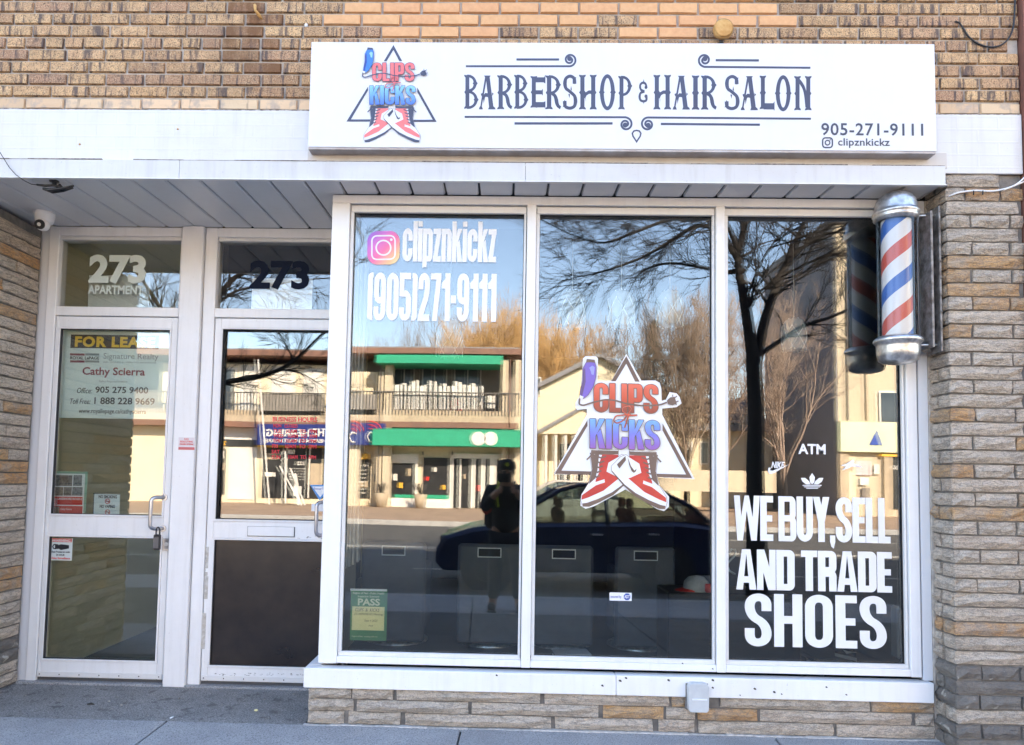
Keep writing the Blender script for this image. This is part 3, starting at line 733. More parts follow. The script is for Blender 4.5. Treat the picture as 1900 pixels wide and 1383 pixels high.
def put(parent, x, y, z, L, h, rz, mat):
    s = random.random()
    me, sc = rocks(L, h, mat); o = link('stone', me, parent, (x, y, z), rz, sc); return o
PX = 2.364; SP = .0715
pier = MB().box(PX+.012, BX1, -.156, .5, -.1, 2.9245).build('stone_pier', m_mortar_dark, shop)
random.seed(21)
rows = int(2.93/SP)+1
for r_ in range(rows):
    ztop = 2.922-r_*SP; z = ztop-.062; h = .062
    if z < -.07: break
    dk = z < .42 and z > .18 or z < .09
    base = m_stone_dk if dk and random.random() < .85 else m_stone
    long_ = r_ % 2 == 0
    if r_ in (31, 33): long_ = True
    if long_:
        spans = [(0, .40)] if random.random() < .5 else [(0, .36)]
        if r_ == 0: spans = [(0, .27)]
    else:
        j1 = .112+random.uniform(-.008, .012); j2 = .312+random.uniform(-.01, .01); spans = [(0, j1), (j1+.011, j2), (j2+.011, .6)]
    if r_ == 1: spans = [(0, .095), (.105, .27), (.28, .6)]
    for i, (a, b) in enumerate(spans):
        b = min(b, BX1-PX-.001)
        if b-a < .02: continue
        mt = base
        if (r_, i) in ((1, 1), (7, 0), (8, 0), (11, 0), (21, 0)) : mt = m_stone_or
        elif mt is m_stone and random.random() < .10: mt = m_stone_or
        put(pier, PX+a+random.uniform(-.002, .003), -.156, z, b-a, h, 0, mt)
        if i == 0:                       # the return of the corner, seen from the side
            mt2 = mt if mt is not m_stone_or else m_stone_or
            if long_:
                put(pier, PX+.012, -.064+random.uniform(-.01, .01), z+.001, .09, h-.002, R(-90), mt2)
                put(pier, PX+.012, .02, z+.001, .072, h-.002, R(-90), mt2)
            else: put(pier, PX+.012, .02, z+.001, .174, h-.002, R(-90), mt2)
# wall on the left of the doors, running in from the street
LX = -2.881
lw = MB().box(LX-.9, LX-.012, -.52, .62, -.1, 2.846).build('stone_side_wall', m_mortar_dark, shop)
random.seed(9); outer = MB()
r_ = 0
while True:
    z = .012+r_*SP
    if z > 2.79: break
    c = random.uniform(.22, .42); e = .62
    mts = [m_stone_or if random.random() < .12 else m_stone for _ in range(3)]
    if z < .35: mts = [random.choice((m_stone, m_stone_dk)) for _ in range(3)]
    if r_ % 2: cuts = [.60, c, -.02+random.uniform(-.05, .05), -.51]
    else: cuts = [.60, .12+random.uniform(-.06, .06), -.25, -.51]
    for i in range(3):
        a, b = cuts[i+1]+.008, cuts[i]
        put(lw, LX-.012, a, z, b-a, .060, R(90), mts[i])
    r_ += 1
for r_ in range(39): outer.box(LX-.45, LX-.004, -.534, -.5205, .012+r_*SP, .072+r_*SP)
outer.build('street_end_stones', m_stone, lw, kind='stuff')
# stone base under the window
base_w = MB().box(-.905, PX+.01, .003, .3, -.1, .1945).build('stone_base', m_mortar_dark, shop)
def bx(px, z=0): return at(px, 1350, 0).x
for z, h, cut in ((.140, .050, [(572, 650), (653, 728), (735, 1001), (1010, 1240), (1246, 1275), (1336, 1612), (1617, 1732)]),
                  (.076, .058, [(572, 655), (662, 868), (875, 1110), (1118, 1230), (1236, 1290), (1294, 1404), (1410, 1690), (1698, 1732)]),
                  (.012, .058, [(572, 638), (646, 742), (752, 1022), (1030, 1210), (1222, 1288), (1296, 1545), (1552, 1733)])):
    for i, (a, b) in enumerate(cut):
        og = (h == .050 and i == 6) or (z == .076 and i in (3, 5)) or (z == .140 and i == 4)
        x0, x1 = bx(a), min(bx(b), PX-.005); put(base_w, x0, .003, z, x1-x0, h, 0, m_stone_or if og else m_stone)
cau = MB(); random.seed(2); x = -.93
while x < 2.34: w = random.uniform(.04, .15); cau.box(x, x+w, -.02-random.uniform(0, .01), .003, -.012, .004+random.uniform(0, .006)); x += w
cau.build('caulk_line', M('white_caulk', (.62, .60, .58), (.4, .38, .36), 40, .8), base_w)

grit = MB(); random.seed(77)                        # grit and crumbs gathered along the foot of the wall
for i in range(420):
    gx = random.uniform(-2.9, 2.6); gy = -.02-abs(random.gauss(0, .12)) if gx > -.9 or random.random() < .3 else random.uniform(.05, .6)
    s_ = random.uniform(.0015, .0045)*(1.8 if random.random() < .05 else 1); zz_ = .037*min(gy, 0)+.001
    grit.ball((gx, gy, zz_), s_*random.uniform(.8, 1.6), s_, s_*.6, 5, 3)
grit.build('grit', M('grit', (.10, .09, .08), (.45, .42, .38), 60, .9), kind='stuff')
# sill
zl0, zl1 = .195, .297; sl = -.934; sr = 2.334
jx_s = at(1143, 1272, -.03).x
for a, b in ((sl, jx_s), (jx_s+.002, sr)):
    MB().cbox(a, b, -.03, .05, zl0, zl1, .004).build('sill_board', m_alu, shop)
MB().cbox(sl, -.862, .0502, .6, zl0, zl1, .004).build('sill_return', m_alu2, shop)
MB().box(sl+.03, -.87, .01, .6, 0, zl0).build('base_return', m_mortar_dark, shop)
chips = MB(); random.seed(12)
for px, py in ((1322, 1276), (1400, 1278), (1436, 1284), (1450, 1288), (1373, 1290), (1533, 1275), (1570, 1289), (1150, 1263), (1240, 1262), (1117, 1272), (1161, 1258), (1322, 1262), (1322, 1241), (921, 1253), (1266, 1231)):
    p = at(px, py, -.031); s = random.uniform(.003, .0075)
    chips.prism([(p.x-s, p.z), (p.x-s*.2, p.z-s*.9), (p.x+s*1.6, p.z-s*1.2), (p.x+s*1.2, p.z+.2*s), (p.x, p.z+s*.8)], -.0312, -.0298)
chips.build('paint_chips', M('chip_dark', (.06, .055, .05), rough=.9), shop, kind='stuff')

# ------------------------------------------------------------------ shop window
win = empty('shop_window', parent=shop)
wL, wR, wT, wB = -.867, 2.29, 2.854, .317
def part(nm, x0, x1, y0, y1, z0, z1, mt, par=win, c=.003): return MB().cbox(x0, x1, y0, y1, z0, z1, c).build(nm, mt, par)
ZH, ZR = 2.808, .355
part('frame_header', wL, wR, 0, .06, ZH, wT, m_alu)
part('frame_post', wL, -.769, 0, .061, wB, ZH-.0005, m_alu)
part('frame_post', 2.236, wR, 0, .061, wB, ZH-.0005, m_alu)
part('mullion', .206, .256, -.002, .061, wB+.001, ZH-.0005, m_alu); part('mullion', 1.231, 1.279, -.002, .061, wB+.001, ZH-.0005, m_alu)
bays = [(-.769, .206), (.256, 1.231), (1.279, 2.236)]
for a, b in bays:
    part('bottom_rail', a+.0006, b-.0006, .001, .06, wB+.002, ZR, m_alu)
    part('glazing_bead', a+.004, b-.004, .016, .038, ZR+.0005, ZR+.022, m_bead, c=.002)
    part('glazing_bead', a+.004, b-.004, .016, .038, 2.764, ZH-.006, m_bead, c=.002)
    part('glazing_bead', a+.002, a+.020, .017, .038, ZR+.0225, 2.7635, m_bead, c=.002)
    part('glazing_bead', b-.016, b-.004, .017, .038, ZR+.0225, 2.7635, m_bead, c=.002)
    MB().box(a+.001, b-.001, .0385, .0445, ZR, ZH-.001).box(a+.0205, b-.0165, .0384, .0446, ZR+.0225, 2.7635).mesh  # (seal sits behind the bead)
    for k, (yy, mt, tilt) in enumerate(((YG, m_g1, 0), (YG+.012, m_g2, .0022))):
        x0, x1, z0, z1 = a+.004, b-.004, ZR+.004, ZH-.004
        pb = MB()
        dx = tilt*(x1-x0)/2
        v = [(x0, yy-dx, z0), (x1, yy+dx, z0), (x1, yy+dx, z1), (x0, yy-dx, z1)]; w = [(p[0], p[1]+.005, p[2]) for p in v]
        pb.add(v+w, [(0, 1, 2, 3)], 0); pb.f += [tuple(i for i in f) for f in [(5, 4, 7, 6), (0, 4, 5, 1), (1, 5, 6, 2), (2, 6, 7, 3), (3, 7, 4, 0)]]; pb.mi += [1]*5; pb.sm += [False]*5
        pb.build('pane', [mt, m_gc], win)
    g_ = MB()
    for (p, q, r, s) in ((a+.018, b-.014, ZR+.020, ZR+.0245), (a+.018, b-.014, 2.7615, 2.766), (a+.018, a+.0225, ZR+.02, 2.766), (b-.0185, b-.014, ZR+.02, 2.766)):
        g_.box(p, q, .0375, .0395, r, s)
    g_.build('gasket', m_gasket, win)
MB().cbox(2.299, 2.350, .004, .05, .30, 2.85, .003).build('jamb_plate', m_alu2, shop)
MB().box(2.2905, 2.2985, .02, .05, .30, 2.85).build('jamb_gap', m_groove, shop)
MB().cbox(2.3505, 2.378, -.0, .05, .0, 2.85, .004).build('jamb_mortar', m_mortar, shop)
MB().box(wL+.004, -.80, .0615, .60, .30, 2.86).build('bay_side', m_alu, shop)

# ------------------------------------------------------------------ doors
Y0 = .62
def X(px, py, y=Y0): return at(px, py, y).x
def Z(px, py, y=Y0): return at(px, py, y).z
df = empty('door_frame', parent=shop)
xa = X(78, 700); d1a = X(86, 900); d1b = X(316, 900)
t1a, t1b = X(100, 500), X(333, 500)
zt0, zt1 = Z(200, 569), Z(200, 444); zd1 = Z(200, 588)
zb = .012
dT = 2.876
def dpart(nm, x0, x1, z0, z1, y0=Y0, y1=Y0+.1, mt=m_alu, par=df, c=.003): return MB().cbox(x0, x1, y0, y1, z0, z1, c).build(nm, mt, par)
cA, cB = X(344, 430), X(380, 430)
d2a = X(382, 1000); d2b = d2a+(d1b-d1a); t2a = X(400, 500)
dpart('jamb_strip', LX-.02, xa-.002, 0, dT, Y0+.01, mt=m_alu2)
dpart('frame_stile', xa, d1a-.004, 0, dT)
dpart('frame_stile', d1b+.004, cA-.008, 0, dT)
dpart('center_post', cA-.006, cB+.004, 0, dT, Y0-.028)
dpart('frame_stile', cB+.008, d2a-.004, 0, dT)
dpart('frame_stile', d2b+.004, d2b+.10, 0, dT)
dpart('post_groove', cA-.0075, cA-.0065, 0, dT, Y0+.01, mt=m_groove, c=.0001); dpart('post_groove', cB+.0045, cB+.0075, 0, dT, Y0+.01, mt=m_groove, c=.0001)
for (a, b, ta, tb) in ((d1a-.0035, d1b+.0035, t1a, t1b), (d2a-.0035, d2b+.0035, t2a, d2b-.02)):
    dpart('head_rail', a, b, zt1+.022, dT)
    dpart('transom_rail', a, b, zd1+.006, zt0-.002)
    dpart('glazing_bead', a+.001, b-.001, zt1-.0, zt1+.0215, Y0+.014, mt=m_bead)
    dpart('transom_stop', a, ta, zt0-.0015, zt1-.0005, Y0+.005); dpart('transom_stop', tb, b, zt0-.0015, zt1-.0005, Y0+.005)
    for yy, mt in ((YD, m_g1),):
        pb = MB(); v = [(ta-.004, yy, zt0-.004), (tb+.004, yy, zt0-.004), (tb+.004, yy, zt1+.004), (ta-.004, yy, zt1+.004)]
        pb.add(v+[(p[0], p[1]+.006, p[2]) for p in v], [(0, 1, 2, 3)]); pb.f += [(5, 4, 7, 6), (0, 4, 5, 1), (1, 5, 6, 2), (2, 6, 7, 3), (3, 7, 4, 0)]; pb.mi += [1]*5; pb.sm += [False]*5
        pb.build('transom_pane', [mt, m_gc], df)
def glass_door(a, b, zs, xg0, xg1, label, solid=False):
    d = empty('glass_door', parent=shop); tag(d, label)
    z0, zr1, zr2, zr3, zr4, ztop = zs          # bottom, kick rail top, lower pane top, mid rail top, upper pane top, leaf top
    P = lambda nm, *q, **k: dpart(nm, *q, y0=Y0+.008, y1=Y0+.055, par=d, **k)
    P('door_stile', a, xg0, z0, ztop); P('door_stile', xg1, b, z0, ztop)
    P('door_rail', xg0+.0005, xg1-.0005, z0, zr1); P('door_rail', xg0+.0005, xg1-.0005, zr2, zr3); P('door_rail', xg0+.0005, xg1-.0005, zr4, ztop)
    for (p, q) in ((zr1, zr2), (zr3, zr4)):
        lower = p == zr1
        s = MB(); y = Y0+.002
        for (r0, r1, s0, s1) in ((xg0, xg1, p, p+.012), (xg0, xg1, q-.010, q), (xg0, xg0+.012, p+.012, q-.010), (xg1-.012, xg1, p+.012, q-.010)): s.cbox(r0+.0002, r1-.0002, y, y+.04, s0+.0002, s1-.0002, .002)
        s.build('glass_stop', m_alu, d)
        k = MB()
        for (r0, r1, s0, s1) in ((xg0+.012, xg1-.012, p+.012, p+.0145), (xg0+.012, xg1-.012, q-.0135, q-.010), (xg0+.012, xg0+.0155, p+.0145, q-.0135), (xg1-.0145, xg1-.012, p+.0145, q-.0135)): k.box(r0, r1, y+.008, y+.03, s0, s1)
        k.build('gasket', m_gasket, d)
        v = [(xg0+.008, YD, p+.008), (xg1-.008, YD, p+.008), (xg1-.008, YD, q-.006), (xg0+.008, YD, q-.006)]
        if lower and solid:
            MB().box(xg0+.013, xg1-.013, Y0+.022, Y0+.04, p+.013, q-.011).build('kick_panel', m_kick, d)
        else:
            pb = MB(); pb.add(v+[(w[0], w[1]+.006, w[2]) for w in v], [(0, 1, 2, 3)]); pb.f += [(5, 4, 7, 6), (0, 4, 5, 1), (1, 5, 6, 2), (2, 6, 7, 3), (3, 7, 4, 0)]; pb.mi += [1]*5; pb.sm += [False]*5
            pb.build('pane', [m_g1, m_gc], d)
            pi = MB(); w = [(p_[0], YD+.012+(.0015 if i in (1, 2) else -.0005), p_[2]) for i, p_ in enumerate(v)]
            pi.add(w+[(q_[0], q_[1]+.005, q_[2]) for q_ in w], [(0, 1, 2, 3)]); pi.f += [(5, 4, 7, 6), (0, 4, 5, 1), (1, 5, 6, 2), (2, 6, 7, 3), (3, 7, 4, 0)]; pi.mi += [1]*5; pi.sm += [False]*5
            pi.build('pane', [m_g2, m_gc], d)
    MB().cbox(a+.004, b-.004, Y0+.002, Y0+.0075, z0+.004, z0+.034, .001).build('door_sweep', m_bead, d)
    sc = MB(); n = 7
    for i in range(n): xx = a+.02+(b-a-.04)*i/(n-1); sc.ball((xx, Y0+.001, z0+.019), .004, .003, .004, 8, 6)
    sc.build('screws', m_groove, d)
    MB().box(a-.002, b+.002, Y0+.02, Y0+.03, -.0, z0-.0005).build('door_gap', m_groove, d)
    hx = xg1+.012; hz0, hz1 = zr2+.0, zr3+.14
    return d
m_kick = M('brown_kick_panel', (.034, .026, .024), (.014, .012, .014), 3.2, .22, .15, 9, detail=9)
zs1 = (zb+.02, Z(200, 1229), Z(200, 995), Z(200, 959), Z(200, 608), zd1+.001)
dr1 = glass_door(d1a, d1b, zs1, X(90, 960)-.005, X(300, 960)+.008, 'left glass door with two clear panes and a poster in the upper one')
zs2 = (zb+.02, Z(450, 1240), Z(450, 1000), Z(450, 968), Z(450, 608), zd1+.001)
dr2 = glass_door(d2a, d2b, zs2, X(397, 965)-.006, X(397, 965)-.006+X(300, 960)-X(90, 960)+.013, 'right glass door with brown solid kick panel and mail slot', True)
def pull(name, xm, z0, z1, side, par):
    y = Y0+.006; r = .0115; dpt = .062; h = MB()
    c = .025; pth = [(xm, y, z1), (xm, y-dpt+c, z1)]
    for k in range(1, 7): a = k/6*math.pi/2; pth.append((xm, y-dpt+c-c*math.sin(a), z1-c+c*math.cos(a)))
    for k in range(0, 7): a = k/6*math.pi/2; pth.append((xm, y-dpt+c-c*math.cos(a), z0+c-c*math.sin(a)))
    pth.append((xm, y, z0)); 
    # the grip stands away from the stile towards the glass
    q = []
    for (px, py_, pz) in pth: q.append((px-side*(y-py_)*.85, py_, pz))
    h.tube(q, r, 12); h.tube([(xm, y+.004, z1), (xm, y-.004, z1)], .02, 16); h.tube([(xm, y+.004, z0), (xm, y-.004, z0)], .02, 16)
    return h.build('pull_handle', m_steel, par)
pull('h', X(303, 950), Z(303, 981), Z(303, 923), 1, dr1)
pull('h', X(607, 960), Z(610, 993), Z(610, 932), 1, dr2)
lk = MB(); p = at(307, 1010, Y0); lk.cbox(p.x-.02, p.x+.024, Y0+.001, Y0+.008, p.z-.04, p.z+.035, .002); lk.build('lock_plate', m_steel, dr1)
lk = MB(); lk.tube([(p.x+.006, Y0+.004, p.z-.0), (p.x+.006, Y0-.006, p.z)], .013, 16); lk.tube([(p.x+.006, Y0-.006, p.z), (p.x+.006, Y0-.008, p.z)], .005, 8, 0); lk.build('lock_cylinder', m_bead, dr1)
a, b = at(460, 977, Y0), at(545, 996, Y0)
ms = MB().cbox(a.x, b.x, Y0-.001, Y0+.0078, b.z, a.z, .002).build('mail_slot', m_alu, dr2)
MB().box(a.x-.003, b.x+.004, Y0+.0035, Y0+.0079, b.z-.004, a.z+.001).build('slot_shadow_gap', m_groove, ms)
tp = MB(); random.seed(4)
for (u0, v0, u1, v1) in ((381, 1015, 385, 1055), (379, 1070, 384, 1112), (375, 1138, 379, 1205), (379, 1062, 384, 1070)):
    a, b = at(u0, v0, Y0), at(u1, v1, Y0); tp.box(a.x, b.x, Y0+.0065, Y0+.0079, b.z, a.z)
tp.build('old_tape_remains', M('tape_residue', (.42, .38, .33), (.62, .60, .57), 60, .9), dr2)
scf = MB(); random.seed(8)
for i in range(46):
    px = random.uniform(395, 565); p = at(px, 1252+random.uniform(-2, 3), Y0); w = random.uniform(.004, .014); scf.box(p.x, p.x+w, Y0+.0070, Y0+.0079, p.z, p.z+random.uniform(.001, .004))
for i in range(14):
    p = at(random.uniform(548, 600), 998+random.uniform(-3, 3), Y0); w = random.uniform(.003, .012); scf.box(p.x, p.x+w, Y0+.0066, Y0+.0079, p.z, p.z+random.uniform(.001, .005))
scf.build('scuff_marks', M('scuffs', (.30, .29, .28), rough=.9), dr2, kind='stuff')
MB().cbox(LX, cA-.01, Y0-.03, Y0+.12, -.01, .0115, .004).build('threshold', m_slab, shop)
MB().cbox(cB+.0, -.87, Y0-.03, Y0+.12, -.01, .0115, .004).build('threshold', m_slab, shop)

# ------------------------------------------------------------------ rooms behind the glass
rm = empty('interior', parent=shop)
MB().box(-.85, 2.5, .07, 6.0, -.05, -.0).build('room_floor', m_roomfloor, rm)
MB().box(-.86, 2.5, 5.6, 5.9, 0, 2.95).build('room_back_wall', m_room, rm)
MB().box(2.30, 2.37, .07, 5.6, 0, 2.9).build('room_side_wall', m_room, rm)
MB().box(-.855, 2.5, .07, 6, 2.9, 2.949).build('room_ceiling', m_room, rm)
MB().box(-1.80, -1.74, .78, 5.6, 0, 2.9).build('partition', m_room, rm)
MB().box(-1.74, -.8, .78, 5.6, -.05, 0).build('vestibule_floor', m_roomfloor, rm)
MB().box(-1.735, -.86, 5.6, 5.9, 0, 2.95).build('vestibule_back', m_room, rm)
MB().box(-1.735, -.857, .78, 6, 2.9, 2.949).build('vestibule_ceiling', m_room, rm)
MB().box(LX-.10, LX+.06, .74, 6.05, 0, 2.9).build('hall_side_wall', m_hall, rm)
MB().box(LX+.06, -1.86, .74, 6.05, -.05, .005).build('hall_floor', m_hallfloor, rm)
MB().box(LX+.06, -2.70, 5.95, 6.05, .005, 2.9).box(-1.98, -1.86, 5.95, 6.05, .005, 2.9).box(-2.699, -1.981, 5.95, 6.05, 2.35, 2.9).build('hall_end_wall', m_hall, rm)  # end opening added so the made-up light well brightens the hall
MB().box(-1.86, -1.805, .74, 6.05, 0, 2.9).build('hall_partition', m_hall, rm)
MB().box(LX-.1, -1.805, .74, 6.05, 2.9, 2.949).build('hall_ceiling', m_hall, rm)
for z in (2.2, 2.0, 1.8): pass
# inner trim of the side of the bay (white strips seen through the left pane)
MB().box(-.80, -.764, .071, .55, .80, 2.78).build('inner_jamb', m_alu2, rm)
for y_ in (.12, .20, .30, .42): MB().cbox(-.7638, -.752, y_, y_+.03, .80, 2.78, .002).build('inner_rib', m_alu, rm)
# the mass of the house behind and above
WA, WB_ = -3.6, -1.7            # made-up open light well with pale walls, added behind the hall to brighten it
MB().box(BX0-1.2, BX1, .61, 6.06, 2.951, 8.3).box(WB_+.02, BX1, 6.061, 12, 0, 8.3).build('upper_storey', m_plain, shop)
MB().box(BX0-1.3, BX1+.05, -.22, 6.06, 8.301, 8.5).box(WB_, BX1+.05, 6.061, 12.1, 8.301, 8.5).build('roof_parapet', m_kerb, shop)
MB().box(WA-.2, WA, 6.061, 12, 0, 3.2).box(WB_, WB_+.019, 6.061, 12, 0, 8.3).build('light_well_wall', m_hall, shop)
MB().box(WA, WB_, 6.061, 30, -.05, -.001).build('light_well_paving', m_kerb, shop)
MB().box(LX-1.4, LX-.1, .62, 6.0, 0, 2.95).build('left_mass', m_plain, shop)
MB().box(2.38, BX1, .5, 6.0, 0, 2.95).build('right_mass', m_plain, shop)
# ================================================================== SIGN BOARD
YS = -.262
p, q = at(578, 78, YS), at(1738, 281, YS)
sgn = MB().cbox(p.x, q.x, YS, -.235, q.z, p.z, .0015).build('sign_board', m_sign, None, 'long white sign board with barbershop lettering and sneaker logo above the canopy', 'sign')
MB().box(p.x+.002, q.x-.002, -.2348, -.1785, q.z+.001, p.z-.004).build('sign_frame', m_sign_edge, sgn)
MB().cbox(p.x+.001, q.x-.001, YS+.003, -.190, q.z-.011, q.z-.0006, .001).build('bottom_channel', m_sign_edge, sgn)
YL = YS-.001
def crop_map(ox, oy, s, y): return lambda v: at(ox+v.x/s, oy+v.y/s, y)
c4 = crop_map(850, 90, 5.588, YL); c5 = crop_map(1170, 90, 5.4286, YL)
def sign_art(name, polys, fm, mt=None, par=None): return link(name, union_mesh(name, polys, fm, .0008, mat=mt or m_ink), par or sgn)
def spiral(cx, cy, r0, r1, a0, turn, n=40): return [(cx+(r0+(r1-r0)*k/n)*math.cos(R(a0+turn*k/n)), cy+(r0+(r1-r0)*k/n)*math.sin(R(a0+turn*k/n))) for k in range(n+1)]
sign_art('scroll_rule', stroke([(80, 185), (1160, 185)]+spiral(1158, 118, 67, 17, 90, -540)[1:], 20, 20)+circle(1156, 106, 26), c4)
sign_art('rule', rect(605, 104, 1047, 126), c4)
sign_art('scroll_rule', stroke([(68, 710), (1735, 714)]+spiral(1737, 786, 70, 17, -90, 540)[1:], 20, 20)+circle(1733, 795, 26), c4)
sign_art('rule', rect(585, 766, 1602, 790), c4)
sign_art('scroll_rule', stroke([(1812, 195), (745, 186)]+spiral(747, 118, 67, 17, 90, 540)[1:], 20, 20)+circle(749, 104, 26), c5)
sign_art('rule', poly((858, 108), (1293, 110), (1293, 132), (858, 130)), c5)
sign_art('scroll_rule', stroke([(1817, 709), (175, 696)]+spiral(174, 764, 68, 17, -90, -540)[1:], 20, 20)+circle(178, 776, 26), c5)
sign_art('rule', poly((305, 750), (1303, 758), (1303, 780), (305, 772)), c5)
sign_art('drop_ornament', stroke([(61, 940), (25, 885), (18, 855), (34, 832), (61, 826), (88, 832), (104, 855), (97, 885)], 15, 15, 0, True), c5)
def fit(polys, box):
    xs = [p.x for q in polys for p in q]; ys = [p.y for q in polys for p in q]; a, b, c, d = min(xs), max(xs), min(ys), max(ys)
    return [[Vector((box[0]+(box[2]-box[0])*(p.x-a)/(b-a), box[3]-(box[3]-box[1])*(p.y-c)/(d-c))) for p in q] for q in polys]
for ch, bx_ in zip('BARBERSHOP', ((62, 272, 213, 628), (215, 282, 388, 632), (405, 276, 562, 632), (580, 272, 730, 628), (750, 272, 905, 630), (906, 278, 1068, 632), (1085, 272, 1236, 636), (1253, 273, 1437, 634), (1460, 268, 1636, 642), (1660, 284, 1806, 634))):
    sign_art('letter', fit(western(ch), bx_), c4)
for ch, bx_ in zip('&HAIRSALON', ((80, 308, 172, 564), (230, 266, 408, 616), (423, 276, 598, 616), (617, 272, 692, 618), (710, 272, 868, 618), (948, 268, 1098, 622), (1108, 280, 1284, 622), (1300, 274, 1450, 628), (1453, 270, 1622, 634), (1648, 278, 1824, 624))):
    sign_art('letter', fit(western(ch), bx_), c5)
text('phone_number', '905-271-9111', (1524, 229, 1713, 252), YL, m_ink2, sgn, .012, 1.08)
text('handle_lettering', 'clipznkickz', (1555, 257, 1651, 275), YL, m_ink2, sgn, .012, 1.04)
ci = crop_map(0, 0, 1, YL)
sign_art('camera_icon', stroke([(1526.5, 256), (1544.5, 256), (1544.5, 274), (1526.5, 274)], 2.6, 2.6, 5, True)+ellipse_ring(1535.5, 265, 4.3, 4.3, 2.2, 2.2)+circle(1540.4, 259.8, 1.2), ci, m_ink2)

# ================================================================== LOGO (sign print and window sticker)
def shift_union(polys, d): 
    out = []
    for a in range(0, 360, 45): out += [[Vector((p.x+d*math.cos(R(a)), p.y+d*math.sin(R(a)))) for p in q] for q in polys]
    return out
def logo(parent, mp, y, reds, blues, dark, brown, shoe_red, white, clip):
    lay = [0]
    def L(name, polys, mt, dy=None):
        yy = y-.0003*lay[0]; lay[0] += 1
        return link(name, union_mesh(name, polys, lambda v: at(*mp(v), yy), .0002, mat=mt), parent)
    # triangle, broken behind the words
    for tri in (poly((725, 90), (832, 288), (796, 288), (725, 150), (640, 290), (606, 290)), poly((413, 600), (413, 645), (205, 1000), (460, 1000), (458, 1027), (150, 1027)), poly((1016, 610), (1253, 1031), (975, 1030), (968, 1004), (1205, 1004), (1016, 665))): L('triangle_bar', tri, brown)
    # sneakers, heel up, toes out
    def shoe(mx, tag_):
        f = (lambda P: [[Vector((1412-p.x, p.y-2)) for p in q] for q in P]) if mx else (lambda P: P)
        body = poly((752, 828), (965, 838), (975, 900), (962, 990), (985, 1090), (1046, 1185), (1052, 1228), (1036, 1276), (985, 1276), (900, 1238), (800, 1180), (712, 1096), (608, 988), (606, 955), (680, 880), (722, 862), (752, 885))
        L('shoe_edge', f(shift_union(body, 3)), dark)
        L('shoe_body', f(body), white)
        L('shoe_collar', f(poly((748, 835), (970, 838), (966, 862), (935, 868), (850, 872), (750, 862))), dark)
        L('shoe_red_panel', f(poly((752, 866), (880, 868), (905, 940), (905, 1010), (930, 1062), (935, 1085), (856, 1058), (762, 1040), (846, 1000), (830, 930), (752, 884))+poly((740, 1045), (820, 1030), (862, 1062), (858, 1085), (930, 1110), (1042, 1190), (1047, 1226), (990, 1206), (870, 1150))), shoe_red)
        L('shoe_sole', f(poly((608, 988), (712, 1096), (800, 1160), (905, 1212), (1000, 1248), (1040, 1255), (1034, 1276), (985, 1276), (900, 1240), (790, 1182), (700, 1100), (606, 996))), dark)
        lc = poly((905, 868), (975, 868), (960, 985), (985, 1100), (935, 1055), (918, 985))
        for i in range(5):
            yy = 880+i*38; lc += stroke([(848+i*13, yy), (890+i*9, yy+14), (945+i*4, yy-4)], 12, 12)
        lc += stroke([(905, 840), (960, 868), (1004, 912)], 11, 11)+stroke([(880, 852), (940, 880), (978, 860)], 11, 11)
        L('shoe_laces', f(lc), dark)
        L('shoe_mark', f(poly((736, 880), (762, 950), (790, 985), (808, 968), (802, 990), (786, 1002), (768, 990), (748, 940))), dark)
    shoe(True, 'l')
    shoe(False, 'r')
    L('shoe_patch', poly((718, 872), (722, 905), (670, 972), (650, 940)), dark)
    def word(nm, s, x0, y0, x1, y1, mt):
        wd, P = layout(s, .19, .14, .045)
        P = [[Vector((x0+(x1-x0)*p.x/wd, y1-(y1-y0)*p.y)) for p in q] for q in P]
        L('letter_outline', shift_union(P, 5), dark); L(nm, P, mt)
    word('upper_word', 'CLIPS', 466, 308, 980, 532, reds)
    L('clipper_cord', stroke([(352, 425), (345, 478), (380, 486), (450, 462), (560, 434), (640, 440), (720, 462), (830, 474), (930, 472), (1000, 464), (1050, 444)], 12, 12, 14), dark)
    L('plug', poly((1050, 432), (1075, 405), (1112, 398), (1130, 450), (1096, 466), (1060, 458))+stroke([(1112, 408), (1132, 392)], 8, 8)+stroke([(1122, 440), (1144, 430)], 8, 8)+stroke([(1096, 398), (1098, 382)], 7, 7)+stroke([(1112, 452), (1130, 460)], 6, 6), dark)
    cl = poly((398, 160), (418, 130), (470, 138), (482, 180), (480, 260), (462, 330), (420, 400), (385, 428), (352, 432), (360, 370), (378, 290), (378, 200))
    L('clipper_outline', shift_union(cl, 4), dark); L('clipper_body', cl, clip[0]); L('clipper_shade', poly((380, 210), (395, 190), (400, 300), (370, 415), (358, 425), (366, 350)), clip[1])
    L('clipper_blade', poly((402, 150), (408, 120), (472, 126), (474, 150), (440, 146)), dark); L('clipper_light', poly((428, 190), (452, 172), (472, 185), (464, 245), (446, 240), (440, 215)), clip[2])
    L('clipper_cap', poly((352, 405), (384, 418), (372, 436), (350, 432)), white)
    word('lower_word', 'KICKS', 434, 588, 994, 818, blues)
    am = stroke([(757, 478), (700, 490), (690, 520), (730, 548), (760, 545)], 6, 7, 12)+stroke([(760, 545), (640, 560), (620, 600), (650, 620), (700, 596), (742, 540), (770, 500), (750, 482)], 6, 7, 14)+stroke([(735, 556), (812, 550)], 8, 9)+stroke([(745, 550), (712, 650)], 9, 8)
    L('ampersand_edge', shift_union(am, 2.5), dark); L('ampersand', am, reds)
ink_d = m_ink; V = M
